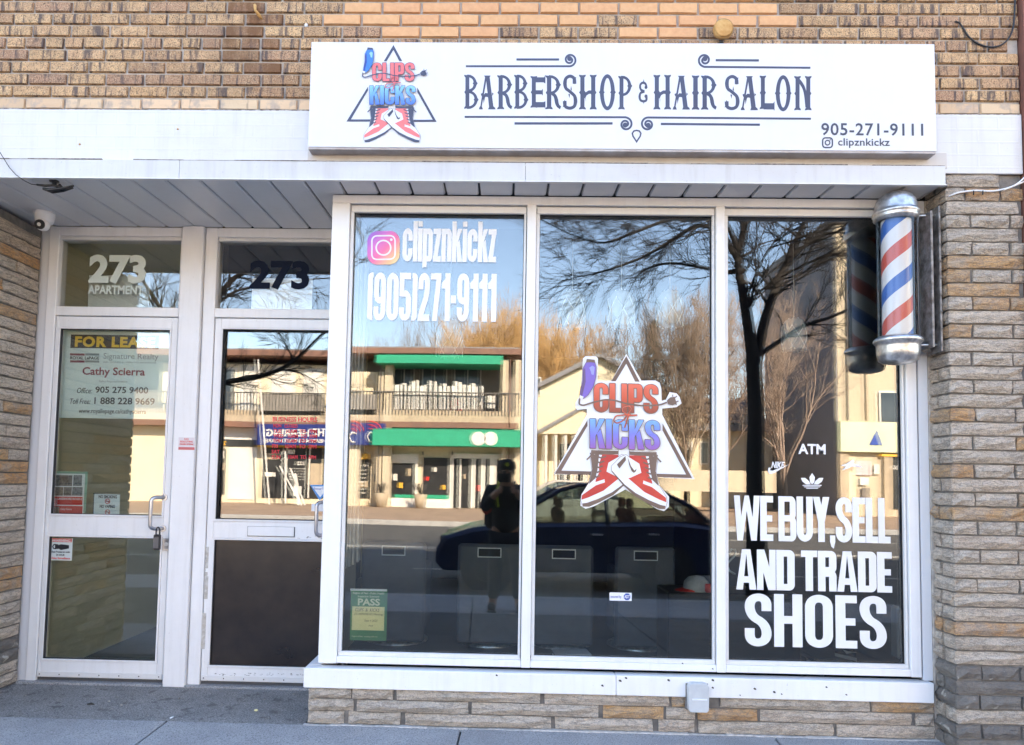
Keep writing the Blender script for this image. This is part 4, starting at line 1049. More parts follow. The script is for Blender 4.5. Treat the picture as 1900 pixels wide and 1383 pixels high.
logo(sgn, lambda v: (620+v.x/6.5875, 70+v.y/6.5875), YL,
     M('sign_coral', (.80, .17, .18), rough=.45), grad_material('sign_blue_fade', [(0, (.06, .17, .72)), (1, (.22, .55, .90))]), m_ink, m_ink, M('sign_shoe_red', (.80, .19, .19), rough=.45), m_sign,
     (M('clip_blue', (.03, .20, .72), rough=.4), M('clip_blue_dark', (.02, .06, .30), rough=.4), M('clip_blue_light', (.25, .55, .90), rough=.4)))
YV = YG-.0022
stk = empty('logo_sticker', at(1160, 800, YV), 'big die cut logo sticker with crossed sneakers under a triangle on the middle pane', 'sticker')
def smap(v):
    Xs = v.x-68; Ys = 95+(v.y-95)*1.025+(Xs-640)*.027
    return (1010+Xs/4.3207, 640+Ys/4.3219)
back = poly((657, 74), (778, 288), (890, 286), (925, 305), (938, 350), (940, 450), (975, 440), (985, 420), (1005, 380), (1060, 390), (1085, 420), (1100, 470), (1060, 500), (945, 512), (945, 560), (1205, 1078), (905, 1062), (925, 1130), (1000, 1220), (998, 1300), (960, 1334), (905, 1318), (650, 1160), (400, 1295), (330, 1315), (290, 1290), (290, 1235), (375, 1085), (392, 1042), (76, 1038), (342, 560), (340, 515), (262, 522), (250, 500), (250, 465), (290, 400), (310, 110), (330, 92), (415, 94), (430, 112), (425, 290), (540, 288))
def L_back(name, polys, yy, mt): return link(name, union_mesh(name, polys, lambda v: at(1010+v.x/4.3207, 640+v.y/4.3219, yy), .0008, mat=mt), None)
bkn = L_back('backing', back, YV, m_vinyl); 
bkn.parent = stk; bkn.matrix_parent_inverse = Matrix.Translation(-stk.location)
brn = M('sticker_brown', (.15, .095, .075), (.20, .13, .10), 6, .5)
holder = empty('print', parent=stk); holder.matrix_parent_inverse = Matrix.Translation(-stk.location)
logo(holder, smap, YV-.0005, grad_material('sticker_red_fade', [(0, (.30, .07, .045)), (.5, (.62, .09, .045)), (1, (.78, .16, .10))]),
     grad_material('sticker_violet_fade', [(0, (.30, .12, .42)), (.5, (.18, .20, .66)), (1, (.16, .42, .82))]), brn, brn, M('sticker_shoe_red', (.66, .07, .045), (.45, .03, .03), 5, .5), m_vinyl,
     (M('sticker_clip', (.20, .13, .50), rough=.4), M('sticker_clip_dark', (.13, .08, .20), rough=.4), M('sticker_clip_light', (.30, .32, .80), rough=.4)))

# ================================================================== WINDOW LETTERING
def letters(name, s, box, y, mt, label, **k): return heavy(name, s, box, y, mt, label=label, cat='window lettering', **k)
letters('window_lettering', 'clipznkickz', (747, 411, 921, 497), YV, m_vinyl, 'white account name lettering at the top of the left window pane', base=-.14, top=.98, gap=.022, T=.20)
letters('window_lettering', '(905)271-9111', (682, 507, 921, 596), YV, m_vinyl, 'white telephone number lettering with brackets on the left window pane', gap=.028, T=.20)
letters('window_lettering', 'WE BUY,SELL', (1362, 922, 1652, 1014), YV, m_vinyl, 'top line of the big white words on the right pane, about buying and selling', gap=.012, T=.20, H=.145, base=-.1)
letters('window_lettering', 'AND TRADE', (1366, 1022, 1655, 1097), YV, m_vinyl, 'middle line of the big white words on the right pane, about trade', gap=.018, T=.20, H=.16)
letters('window_lettering', 'SHOES', (1382, 1104, 1645, 1202), YV, m_vinyl, 'bottom word of the big white lettering on the right pane, about shoes', gap=.05, T=.185, H=.145)
text('atm_lettering', 'ATM', (1481, 824, 1532, 843), YV, m_vinyl, None, .03, label='small white three letter cash machine notice on the right pane', cat='window lettering')
# round cornered picture-app icon
ig = link('app_icon', union_mesh('app_icon', stroke([(691, 439), (732, 438), (732, 481), (691, 482)], 19, 19, 9, True)+poly((693, 441), (730, 440), (730, 479), (693, 480)), lambda v: at(v.x, v.y, YV), .0008, mat=None))
ig.data.materials.append(grad_material('icon_fade', [(0, (.95, .80, .40)), (.2, (.92, .50, .25)), (.45, (.85, .16, .34)), (.7, (.62, .16, .55)), (1, (.16, .12, .62))], .4, rot=-1.0))
tag(ig, 'pink and purple square camera icon with white outline on the left window pane', 'sticker')
link('icon_line', union_mesh('icon_line', stroke([(690, 438), (733, 437.5), (733, 481), (690, 482)], 2.6, 2.6, 9, True)+ellipse_ring(711.5, 460, 13.5, 13.5, 2.8, 2.8)+circle(726, 445, 2.4), lambda v: at(v.x, v.y, YV-.0006), .0004, mat=m_vinyl), ig)
# sport marks
swf = lambda v: at(v.x, v.y, YV)
nk = link('brand_mark', union_mesh('brand_mark', poly((1426, 868), (1430, 868), (1429, 873), (1434, 873.5), (1464, 862), (1436, 878), (1429, 880), (1425, 876)), swf, .0008, mat=m_vinyl)); tag(nk, 'small white swoosh mark under four slanted letters on the right pane', 'sticker')
t_ = text('mark_lettering', 'NIKE', (1431, 857, 1456, 869), YV, m_vinyl, nk, .03, sheary=.3)
tf = poly((1507, 878), (1512, 886), (1511, 895), (1507, 899), (1503, 895), (1502, 886))+poly((1486, 887), (1494, 887), (1501, 893), (1504, 899), (1496, 899), (1489, 894))+poly((1528, 887), (1520, 887), (1513, 893), (1510, 899), (1518, 899), (1525, 894))
tf += rect(1489.5, 900, 1524.5, 901.6)+rect(1492, 903, 1522, 904.4)+rect(1496, 905.6, 1518, 907)
tag(link('trefoil_mark', union_mesh('trefoil_mark', tf, swf, .0008, mat=m_vinyl)), 'white three leaf mark with stripes on the right pane above the big words', 'sticker')
jm = poly((1560, 864), (1570, 861), (1578, 856), (1583, 853), (1586, 857), (1582, 860), (1592, 862), (1600, 868), (1590, 866), (1580, 866), (1572, 870), (1562, 873), (1570, 866))
tag(link('leaping_mark', union_mesh('leaping_mark', jm, swf, .0008, mat=m_vinyl)), 'tiny white leaping figure mark on the right pane beside the three leaf mark', 'sticker')

# ------------------------------------------------------------------ notices
def sheet(name, box, y, mt, label, cat, parent=None, th=.0012):
    a, b, c, d = at(box[0], box[1], y), at(box[2], box[3], y), at(box[0], box[3], y), at(box[2], box[1], y)
    return MB().box((a.x+c.x)/2, (b.x+d.x)/2, y, y+th, (b.z+c.z)/2, (a.z+d.z)/2).build(name, mt, parent, label, cat)
def flat(name, box, y, mt, parent): return sheet(name, box, y, mt, None, None, parent, .0003)
m_green = M('notice_green', (.07, .22, .09), (.09, .26, .11), 20, .5); m_cream = M('notice_cream', (.88, .78, .42), (.82, .72, .38), 20, .6)
ps = sheet('inspection_notice', (650, 1093, 718, 1189), YG+.0185, m_green, 'green health inspection notice with a cream form low on the left pane', 'notice')
yv = YG+.018
flat('top_strip', (650, 1093, 718, 1097), yv, m_vinyl, ps); flat('form', (653, 1126, 713, 1170), yv, m_cream, ps)
m_lit = M('print_cream', (.75, .72, .50), rough=.6); m_hand = M('print_pencil', (.12, .11, .09), rough=.7)
text('notice_title', 'Region of Peel - Public Health', (655, 1099, 713, 1104), yv-.0003, m_lit, ps, .01); text('notice_title', 'Inspection Summary', (664, 1105, 704, 1110), yv-.0003, m_lit, ps, .01)
text('pass_lettering', 'PASS', (664, 1111, 705, 1124), yv-.0003, m_lit, ps, .03)
for s_, bx_ in (('CLIPS  &  KICKS', (659, 1129, 704, 1135)), ('273 LAKESHORE RD E Mississauga', (657, 1138, 711, 1143)), ('Sept 4 2023', (676, 1150, 700, 1155)), ('N/A', (684, 1160, 692, 1163))): text('handwriting', s_, bx_, yv-.0006, m_hand, ps, 0, 1, sheary=.2)
text('notice_print', 'Region of Peel   working with you', (653, 1180, 700, 1183), yv-.0003, m_lit, ps)
ad = sheet('alarm_sticker', (1131, 1100, 1172, 1115), YV, m_vinyl, 'small white alarm sticker with a blue octagon low on the middle pane', 'sticker')
octo = [[Vector((1163.5+6.6*math.cos(R(22.5+45*k)), 1107.7+6.6*math.sin(R(22.5+45*k)))) for k in range(8)]]
m_blue = M('print_blue', (.02, .07, .35), rough=.4); m_red = M('print_red', (.70, .03, .02), rough=.5); m_blk = M('print_black', (.012, .014, .02), rough=.5)
link('octagon', union_mesh('octagon', octo, lambda v: at(v.x, v.y, YV-.0006), .0003, mat=m_blue), ad)
text('sticker_print', 'secured by', (1133, 1105, 1153, 1111), YV-.0005, m_blue, ad, .01); text('sticker_print', 'ADT', (1158.5, 1104.5, 1168.5, 1110.5), YV-.0009, m_vinyl, ad, .03)

# over the doors
YI = YD-.0018
m_pale = M('pale_number_film', (.62, .70, .66), rough=.5); m_slate = M('slate_number_film', (.010, .016, .035), rough=.8, spec=.1)
nb = text('house_number', '273', (165, 473, 271, 527), YI, m_pale, None, .045, label='pale green house number over the left glass door', cat='house number')
text('apartment_word', 'APARTMENT', (163, 530, 266, 546), YI, m_pale, None, .03, label='pale capitals under the house number over the left door', cat='window lettering')
text('house_number', '273', (463, 484, 574, 538), YI, m_slate, None, .04, label='dark slate house number over the right glass door', cat='house number')
sheet('paper_sheet', (164, 511, 277, 580), YD+.05, M('pale_paper', (.55, .57, .52), rough=.7), 'pale sheet leaning behind the glass over the left door', 'paper')
sheet('white_board', (467, 517, 579, 590), YD+.02, M('white_panel_paint', (.78, .80, .84), rough=.5), 'white panel behind the dark house number over the right door', 'panel')
# for lease poster, behind the pane
YP = YD+.026
m_poster = M('poster_card', (.80, .86, .83), (.77, .83, .81), 3, .6); m_gold = M('poster_gold', (.98, .60, .05), rough=.5); m_maroon = M('poster_maroon', (.30, .035, .06), rough=.5); m_grey = M('poster_grey', (.28, .30, .30), rough=.5)
po = sheet('lease_poster', (104, 609, 313, 777), YP, m_poster, 'pale for lease poster with black and gold heading inside the left door', 'poster')
yp = YP-.0005
flat('heading_band', (131, 622, 295, 647), yp, m_blk, po); text('heading', 'FOR LEASE', (139, 625, 288, 645), yp-.0005, m_gold, po, .045, 1.12)
for bx_, mt in (((130, 656, 157, 660), m_maroon), ((158, 656, 184, 660), m_grey), ((130, 669, 157, 673), m_maroon), ((158, 669, 184, 673), m_grey)): flat('logo_bar', bx_, yp, mt, po)
for s_, bx_, mt, of in (('ROYAL LePAGE', (130, 661.5, 184, 667.5), m_blk, .025), ('Signature Realty', (192, 656, 294, 670), m_grey, 0), ('IND. OWNED & OPERATED, BROKERAGE', (192, 671.5, 290, 674.5), m_grey, 0), ('Cathy Scierra', (153, 682, 269, 701), m_maroon, .02),
        ('Sales Representative', (184, 706, 236, 711), m_grey, 0), ('Office:', (143, 720, 171, 730), m_blk, 0), ('905 275 9400', (177, 718, 275, 730), m_blk, .02), ('Toll Free:', (130, 740, 168, 750), m_blk, 0), ('1 888 228 9669', (175, 738, 287, 751), m_blk, .02), ('www.royallepage.ca/cathyscierra', (146, 759, 271, 770), m_blk, .01)):
    text('poster_print', s_, bx_, yp-.0003, mt, po, of, sheary=.25 if s_ in ('Office:', 'Toll Free:') else 0)
# flyer
fl = sheet('flyer', (99, 879, 156, 956), YP, M('flyer_white', (.85, .88, .90), rough=.4), 'real estate flyer with photo grid and red bands low in the left door', 'flyer')
ms_ = [M('photo_dark', (.10, .09, .09), (.30, .27, .25), 70, .4), M('photo_light', (.30, .33, .36), (.10, .11, .12), 90, .4), M('photo_warm', (.33, .26, .20), (.14, .11, .10), 80, .4)]
for i, bx_ in enumerate(((101, 882, 134, 902), (136, 882, 152, 902), (100, 904, 117, 920), (118, 904, 133, 920), (134, 904, 153, 920))): flat('photo', bx_, yp, ms_[i % 3], fl)
flat('red_band', (99, 922, 153, 937), yp, m_red, fl); flat('red_band', (98, 939, 153, 954), yp, m_red, fl)
text('flyer_title', 'LAKESHORE ROAD E', (107, 924, 152, 928), yp-.0004, m_vinyl, fl, .02); text('flyer_title', 'Cathy Scierra', (112, 943, 133, 948), yp-.0004, m_vinyl, fl, 0, sheary=.3)
flat('portrait', (99, 940, 110, 953), yp-.0004, ms_[2], fl)
text('flyer_number', '273', (100, 925, 106, 936), yp-.0004, m_vinyl, fl, .02)
sheet('flyer_backing', (103, 875, 161, 951), YP+.002, M('mint_card', (.28, .50, .38), rough=.5), 'mint green card standing behind the flyer in the left door', 'card')
ns = sheet('no_smoking_notice', (173, 916, 222, 957), YP, M('notice_pale', (.72, .80, .82), rough=.5), 'pale no smoking and no vaping notice with two red circles in the left door', 'notice')
flat('notice_border', (173, 916, 222, 917.2), yp, m_blk, ns); flat('notice_border', (173, 916, 174, 957), yp, m_blk, ns)
text('notice_print', 'NO SMOKING', (183, 919, 217, 925), yp-.0004, m_blk, ns, .03); text('notice_print', 'NO VAPING', (185, 937, 213, 943), yp-.0004, m_blk, ns, .03)
for cy in (930.5, 950.5):
    link('ban_circle', union_mesh('ban_circle', ellipse_ring(199.5, cy, 4.3, 4.3, 1.2, 1.2, 20)+stroke([(196.5, cy-3), (202.5, cy+3)], 1.1, 1.1), lambda v: at(v.x, v.y, yp-.0004), .0003, mat=m_red), ns)
    flat('cigarette', (196.5, cy-.7, 203, cy+.7), yp-.0002, m_blk, ns)
wn = sheet('warning_sticker', (92, 999, 134, 1040), YI, M('sticker_pale', (.62, .68, .68), rough=.4), 'white and red surveillance warning sticker at the top of the lower left pane', 'sticker')
flat('red_heading', (94, 999.5, 133, 1006), YI-.0005, m_red, wn); text('heading', 'WARNING', (96, 1000.5, 131, 1005.5), YI-.0009, m_vinyl, wn, .03)
link('camera_picture', union_mesh('camera_picture', poly((113, 1010), (128, 1012), (128, 1018), (113, 1021), (108, 1018), (108, 1012))+ellipse_ring(102, 1014.5, 4, 4, 2, 2, 20)+rect(102, 1010, 108, 1019), lambda v: at(v.x, v.y, YI-.0005), .0003, mat=m_blk), wn)
for s_, bx_, mt in (('These Premises are under', (95, 1022.5, 130, 1026), m_blk), ('24 HOUR', (104, 1028, 120, 1032), m_blk), ('Video Surveillance', (94, 1034, 130, 1038), m_red)): text('sticker_print', s_, bx_, YI-.0006, mt, wn, .02)
hr = empty('business_hours', at(550, 815, YI), 'red opening hours lettering on the upper pane of the right door', 'window lettering')
m_hours = M('hours_red', (.80, .03, .05), rough=.5)
for s_, bx_ in (('BUSINESS HOURS', (506, 774, 588, 783)), ('MON   CLOSED', (507, 787, 552, 794)), ('TUE   10AM  TO  7PM', (507, 797, 588, 804)), ('WED   10AM  TO  7PM', (507, 806, 588, 813)), ('THU   10AM  TO  7PM', (506, 815, 587, 822)), ('FRI     10AM  TO  7PM', (505, 825, 587, 832)), ('SAT', (504, 835, 519, 842)), ('SUN', (504, 845, 520, 852)), ('10AM  TO  5PM', (535, 845, 586, 852))):
    o = text('hours_line', s_, bx_, YI, m_hours, None, .02); o.parent = hr; o.matrix_parent_inverse = Matrix.Translation(-hr.location)
sec = link('security_sticker', union_mesh('security_sticker', poly((575, 900), (612, 900), (612, 906), (594, 928), (592, 928)), lambda v: at(v.x, v.y, YI), .0006, mat=M('sticker_blue_edge', (.05, .26, .60), rough=.4)))
tag(sec, 'blue edged white triangle security sticker at the edge of the right door pane', 'sticker')
link('sticker_face', union_mesh('sticker_face', poly((579, 903), (610, 903), (609, 905), (594, 923)), lambda v: at(v.x, v.y, YI-.0006), .0003, mat=m_vinyl), sec); text('sticker_print', 'SecurTek', (582, 905, 608, 909), YI-.001, m_blue, sec, .01)
sheet('small_label', (578, 935, 600, 949), YI, m_vinyl, 'small white label under the triangle sticker on the right door', 'label')
nso = sheet('no_soliciting_sticker', (331, 812, 361, 835), Y0-.0292, M('faded_label', (.70, .64, .66), rough=.5), 'small white and red notice stuck on the post between the doors', 'sticker')
flat('red_strip', (331, 830, 361, 835), Y0-.0297, M('faded_red', (.62, .15, .15), rough=.5), nso)
for s_, bx_ in (('NO', (342, 813.5, 350, 816.5)), ('SOLICITING', (334, 818, 358, 821.5)), ('CANVASSING OR PEDDLING', (333, 823, 359, 826))): text('label_print', s_, bx_, Y0-.0298, m_red, nso, .02)

# ================================================================== FIXTURES ON THE FRONT
# barber pole
bc = at(1664, 520, -.118); bx0 = bc.x; by0 = -.118
kz = lambda py: at(1664, py, by0).z
pole = empty('barber_pole', (bx0, by0, kz(520)), 'chrome capped barber pole with red, white and blue stripes beside the right pane', 'barber pole')
def bpart(mb, nm, mt): o = mb.build(nm, mt); o.parent = pole; o.matrix_parent_inverse = Matrix.Translation(-pole.location); return o
z0, z1, zt, zbt = kz(628), kz(411), kz(358), kz(676)
C = (bx0, by0, 0)
prof = [(.0, zt), (.028, zt-.002), (.058, zt-.010), (.080, zt-.026), (.094, zt-.047), (.099, zt-.066), (.101, z1+.055), (.103, z1+.050), (.108, z1+.046), (.112, z1+.040), (.112, z1+.032), (.104, z1+.026), (.107, z1+.020), (.107, z1+.012), (.099, z1+.004), (.095, z1-.002), (.090, z1-.002)]
bpart(MB().lathe(prof, C, 48), 'top_cap', m_chrome)
prof = [(.090, z0+.004), (.096, z0+.006), (.105, z0), (.114, z0-.008), (.116, z0-.018), (.112, z0-.026), (.103, z0-.034), (.102, z0-.050), (.100, z0-.080), (.092, zbt+.018), (.078, zbt+.008), (.05, zbt+.002), (0, zbt)]
bpart(MB().lathe(prof, C, 48), 'bottom_cap', m_chrome)
q = N('pole_stripes'); g = q.n('NewGeometry'); vs_ = q.n('VectorMath', operation='SUBTRACT'); q.l(g.outputs['Position'], vs_.inputs[0]); vs_.inputs[1].default_value = (bx0, by0, kz(0))
sp_ = q.n('SeparateXYZ'); q.l(vs_.outputs[0], sp_.inputs[0])
at2 = q.n('Math', operation='ARCTAN2'); q.l(sp_.outputs[0], at2.inputs[0]); ng = q.n('Math', operation='MULTIPLY'); q.l(sp_.outputs[1], ng.inputs[0]); ng.inputs[1].default_value = -1; q.l(ng.outputs[0], at2.inputs[1])
a2 = q.n('Math', operation='MULTIPLY'); q.l(at2.outputs[0], a2.inputs[0]); a2.inputs[1].default_value = -1/(2*math.pi)
zz = q.n('Math', operation='MULTIPLY_ADD'); q.l(sp_.outputs[2], zz.inputs[0]); zz.inputs[1].default_value = 1/.340; q.l(a2.outputs[0], zz.inputs[2])
ad_ = q.n('Math', operation='ADD'); q.l(zz.outputs[0], ad_.inputs[0]); PH = q; ad_.inputs[1].default_value = 20.36; pole_phase = ad_
fr = q.n('Math', operation='FRACT'); q.l(ad_.outputs[0], fr.inputs[0])
cw = (.74, .73, .73)
m_str = q.fin(q.ramp(fr.outputs[0], [(0, cw), (.26, (.60, .09, .06)), (.5, cw), (.76, (.025, .13, .45))], 'CONSTANT'), .4)
bpart(MB().lathe([(.071, z0+.002), (.071, z1)], C, 40), 'striped_cylinder', m_str)
gl = N('pole_glass'); gl.t.nodes.remove(gl.b); gg = gl.n('BsdfGlossy'); gg.inputs['Roughness'].default_value = .02; tt = gl.n('BsdfTransparent'); tt.inputs[0].default_value = (.93, .95, .96, 1)
fr_ = gl.n('Fresnel'); fr_.inputs['IOR'].default_value = 1.45; mxx = gl.n('MixShader'); gl.l(fr_.outputs[0], mxx.inputs[0]); gl.l(tt.outputs[0], mxx.inputs[1]); gl.l(gg.outputs[0], mxx.inputs[2]); gl.l(mxx.outputs[0], gl.o.inputs[0])
bpart(MB().lathe([(.094, z0+.004), (.094, z1)], C, 40), 'glass_tube', gl.m)
bpart(MB().tube([(bx0+.079, by0+.04, z0), (bx0+.079, by0+.04, z1)], .006, 8), 'corner_rod', m_chrome)
xb0, xb1 = at(1716, 520, -.10).x, at(1737, 520, -.10).x; zb0, zb1 = at(1725, 655, -.1).z, at(1725, 388, -.1).z
bk_ = MB(); bk_.cbox(xb1-.010, xb1, -.15, -.03, zb0, zb1, .002); bk_.cbox(xb0, xb1-.0105, -.062, -.055, zb0+.01, zb1-.01, .002); bk_.cbox(xb0, xb0+.012, -.16, -.0625, zb0+.02, zb1-.03, .002)
random.seed(6)
for i in range(9): bk_.ball((xb1-.0055, -.153, zb0+.03+i*(zb1-zb0-.06)/8), .005, .004, .005, 8, 6)
bpart(bk_, 'wall_bracket', m_rustbr)
for pz in (kz(400), kz(640)):
    bpart(MB().tube([(bx0+.095, by0+.01, pz), (xb0+.02, by0+.0, pz+.002), (xb1+.006, by0, pz+.002)], .006, 10).tube([(bx0+.10, by0+.005, pz-.006), (bx0+.10, by0+.005, pz+.006)], .014, 12), 'arm', m_chrome)
bpart(MB().tube([(bx0+.118, by0+.045, kz(402)), (bx0+.118, by0+.045, kz(641))], .016, 12), 'conduit', m_alu2)

# security camera dome
cc = at(81, 425, .36); ctop = sz(.36)
sc_ = empty('security_camera', (cc.x, .36, ctop), 'white turret security camera under the canopy above the left door', 'camera')
def cpart(mb, nm, mt): o = mb.build(nm, mt); o.parent = sc_; o.matrix_parent_inverse = Matrix.Translation(-sc_.location); return o
k = .001
cpart(MB().lathe([(0, ctop-.001), (.058, ctop-.001), (.060, ctop-.006), (.060, ctop-.016), (.057, ctop-.022), (.053, ctop-.050), (.046, ctop-.062), (.038, ctop-.068), (0, ctop-.068)], (cc.x, .36, 0), 40), 'base', m_alu)
bl = MB().ball((cc.x+.004, .345, ctop-.078), .040, .040, .040, 28, 18); cpart(bl, 'ball', m_alu)
cpart(MB().tube([(cc.x+.006, .315, ctop-.088), (cc.x+.0075, .303, ctop-.092)], [.029, .027], 24), 'lens_ring', m_black)
cpart(MB().tube([(cc.x+.0075, .304, ctop-.092), (cc.x+.0078, .301, ctop-.0928)], .011, 16), 'lens', m_chrome)

# black twin fixture on the soffit edge with its thin lead
fc = at(104, 346, -.16); fz = sz(-.16)
fx = empty('black_fixture', (fc.x, -.16, fz), 'small black bracket fixture hanging from the canopy edge on the left', 'fixture')
def fpart(mb, nm, mt): o = mb.build(nm, mt); o.parent = fx; o.matrix_parent_inverse = Matrix.Translation(-fx.location); return o
P = lambda px, py, y=-.16: at(px, py, y)
fpart(MB().tube([P(101, 330), P(101, 344)], .011, 12).tube([(P(101, 330).x, -.16, fz), (P(101, 330).x, -.16, fz-.006)], .024, 16), 'stem', m_black)
w_ = MB()
w_.tube([P(80, 350), P(92, 353), P(106, 351), P(122, 349), P(137, 345)], [.006, .010, .009, .008, .005], 8).tube([P(80, 351, -.12), P(98, 357, -.13), P(118, 354, -.13), P(136, 349, -.12)], [.005, .008, .008, .004], 8).tube([P(68, 343), P(84, 345), P(101, 344), P(112, 348)], [.005, .007, .008, .006], 8).tube([P(110, 343), P(115, 349)], .008, 8)
fpart(w_, 'blades', m_black)
tag(MB().tube([at(-25, 262, -.235), at(0, 283, -.235), at(8, 296, -.235), at(18, 312, -.235), at(30, 325, -.232), at(46, 336, -.22), at(58, 342, -.20), at(69, 343.5, -.16)], .0022, 6).build('thin_lead', m_black), 'thin dark lead drooping over the canopy edge to the black fixture', 'cable')
# broken iron anchor in the brickwork
ra = at(478, 22, -.19); tag(MB().tube([(ra.x-.02, -.172, ra.z+.03), (ra.x-.012, -.20, ra.z+.028), (ra.x-.008, -.205, ra.z+.0), (ra.x+.01, -.19, ra.z-.022), (ra.x+.02, -.173, ra.z-.03)], [.008, .009, .007, .010, .006], 7).build('iron_anchor', m_rust), 'small rusty broken anchor in the stained brickwork left of the sign', 'anchor')
rh = at(568, 47, -.174); tag(MB().tube([(rh.x, -.1755, rh.z), (rh.x, -.172, rh.z)], .009, 14).tube([(rh.x, -.1762, rh.z), (rh.x, -.1750, rh.z)], .005, 10).build('wall_plug', m_alu2), 'small pale wall plug set in a brick just left of the sign', 'wall plug')
# rusty cap
rc = at(1342, 54, -.225); rg = empty('rusty_cap', rc, 'round rust covered cap on a short stub above the sign board', 'cap')
o = MB().tube([(rc.x, -.236, rc.z), (rc.x, -.212, rc.z)], [.050, .052], 32).tube([(rc.x, -.2375, rc.z), (rc.x, -.236, rc.z)], [.040, .050], 32).build('disc', m_rust); o.parent = rg; o.matrix_parent_inverse = Matrix.Translation(-rg.location)
o = MB().tube([(rc.x, -.212, rc.z), (rc.x, -.172, rc.z)], .020, 16).tube([(rc.x, -.20, rc.z-.03), (rc.x, -.185, rc.z-.07)], .012, 8).build('stub', m_black); o.parent = rg; o.matrix_parent_inverse = Matrix.Translation(-rg.location)
# cables on the right
def cable(pts, y, r, mt, nm, label): 
    P_ = [at(a, b, y if len(c) == 0 else c[0]) for a, b, *c in pts]
    S_ = []
    for i in range(len(P_)-1):
        p0, p1, p2, p3 = P_[max(i-1, 0)], P_[i], P_[i+1], P_[min(i+2, len(P_)-1)]
        for k in range(5):
            t = k/5; S_.append(.5*((2*p1)+(p2-p0)*t+(2*p0-5*p1+4*p2-p3)*t*t+(3*p1-p0-3*p2+p3)*t**3))
    S_.append(P_[-1]); return tag(MB().tube(S_, r, 7).build(nm, mt), label, 'cable')
cable([(1772, 40), (1780, 43), (1787, 53), (1797, 68), (1812, 80), (1832, 87), (1852, 86), (1868, 76), (1878, 58), (1882, 30), (1884, -20)], -.182, .0045, m_black, 'black_cable', 'black cable hanging in a loop on the brick wall at upper right')
cable([(1748, 372, -.10), (1762, 364, -.17), (1782, 357, -.185), (1810, 354, -.185), (1838, 355, -.185), (1860, 352, -.185), (1882, 345, -.185), (1905, 335, -.185)], -.185, .0045, m_vinyl, 'white_cable', 'white cable running across the top of the stone pier')
cable([(1862, 352.5), (1880, 345.5), (1893, 337), (1908, 322)], -.192, .004, m_vinyl, 'white_cable', 'second white cable rising away at the right edge of the stone pier')
cable([(1745, 376, -.06), (1757, 367, -.12), (1775, 360.5, -.178), (1796, 357, -.182)], -.182, .003, M('brown_wire', (.20, .11, .06), rough=.6), 'brown_wire', 'thin brown wire beside the white cable at the pier corner')
for px in (1806, 1823): 
    p = at(px, 357, -.19); tag(MB().tube([(p.x, -.193, p.z+.008), (p.x+.002, -.19, p.z-.002), (p.x, -.19, p.z-.014)], .0028, 6).build('cable_clip', m_black), ('left' if px < 1810 else 'right')+'most small black clip holding the white cable on the pier', 'clip')
# weatherproof outlet cover
p0, p1 = at(1277, 1322, -.07), at(1316, 1269, -.07)
oc = MB(); w = (p1.x-p0.x); cx_ = (p0.x+p1.x)/2
pts = [(p0.x+.002, p0.z+.012), (p0.x+.012, p0.z), (p1.x-.012, p0.z), (p1.x-.002, p0.z+.012), (p1.x, p1.z-.02), (p1.x-.008, p1.z-.005), (p1.x-.02, p1.z), (p0.x+.02, p1.z), (p0.x+.008, p1.z-.005), (p0.x, p1.z-.02)]
oc.prism(pts, -.075, -.031)
ocb = oc.build('outlet_cover', M('outlet_plastic', (.55, .57, .58), (.48, .50, .52), 20, .35), None, 'grey weatherproof outlet cover under the window sill', 'outlet cover', bevel=.004)
MB().cbox(p0.x+.018, p1.x-.012, -.078, -.0752, p0.z+.062, p0.z+.070, .001).build('latch', m_vinyl, ocb)
MB().box(p0.x-.004, p1.x+.004, -.0308, .002, p0.z+.004, p1.z-.01).build('back_box', m_rustbr, ocb)
# padlock hanging from the pull
pc = at(293, 1003, .55)
pl = empty('padlock', pc, 'black key lock box hanging by its shackle from the left door pull', 'padlock')
def lpart(mb, nm, mt, bev=0): o = mb.build(nm, mt, bevel=bev); o.parent = pl; o.matrix_parent_inverse = Matrix.Translation(-pl.location); return o
a, b = at(285, 1021, .55), at(298, 992, .55)
lpart(MB().cbox(a.x, b.x, .535, .565, a.z, b.z, .006), 'body', m_black, .003)
lpart(MB().cbox(a.x+.003, b.x-.003, .532, .5352, a.z+.014, b.z-.016, .001), 'dial_panel', M('lock_grey', (.10, .10, .11), rough=.3))
sx = (a.x+b.x)/2+.002
lpart(MB().tube([(sx-.011, .55, b.z-.004), (sx-.011, .55, b.z+.030), (sx-.006, .55, b.z+.040), (sx, .55, b.z+.044), (sx+.006, .55, b.z+.040), (sx+.011, .55, b.z+.030), (sx+.011, .55, b.z-.004)], .0042, 8), 'shackle', m_black)

# street litter: a cigarette end, a stub, flecks
g1 = on_ground(319, 1332, 0.004); tag(MB().tube([(g1.x-.003, g1.y-.012, .006), (g1.x+.003, g1.y+.012, .006)], .004, 8).build('cigarette_end', m_vinyl), 'white cigarette end lying at the edge of the entrance slab', 'cigarette end')
g1 = on_ground(475, 1318, 0.004); tag(MB().ball((g1.x, g1.y, .004), .012, .009, .006, 8, 5).build('gum_lump', m_cream), 'pale squashed lump on the entrance slab by the right door', 'litter')
g1 = on_ground(168, 1307, 0.004); tag(MB().tube([(g1.x-.02, g1.y, .004), (g1.x, g1.y+.004, .007), (g1.x+.022, g1.y-.002, .004)], [.003, .006, .002], 6).build('dead_leaf', M('leaf_dark', (.04, .035, .03), rough=.9)), 'small dark dead leaf on the entrance slab by the left door', 'leaf')

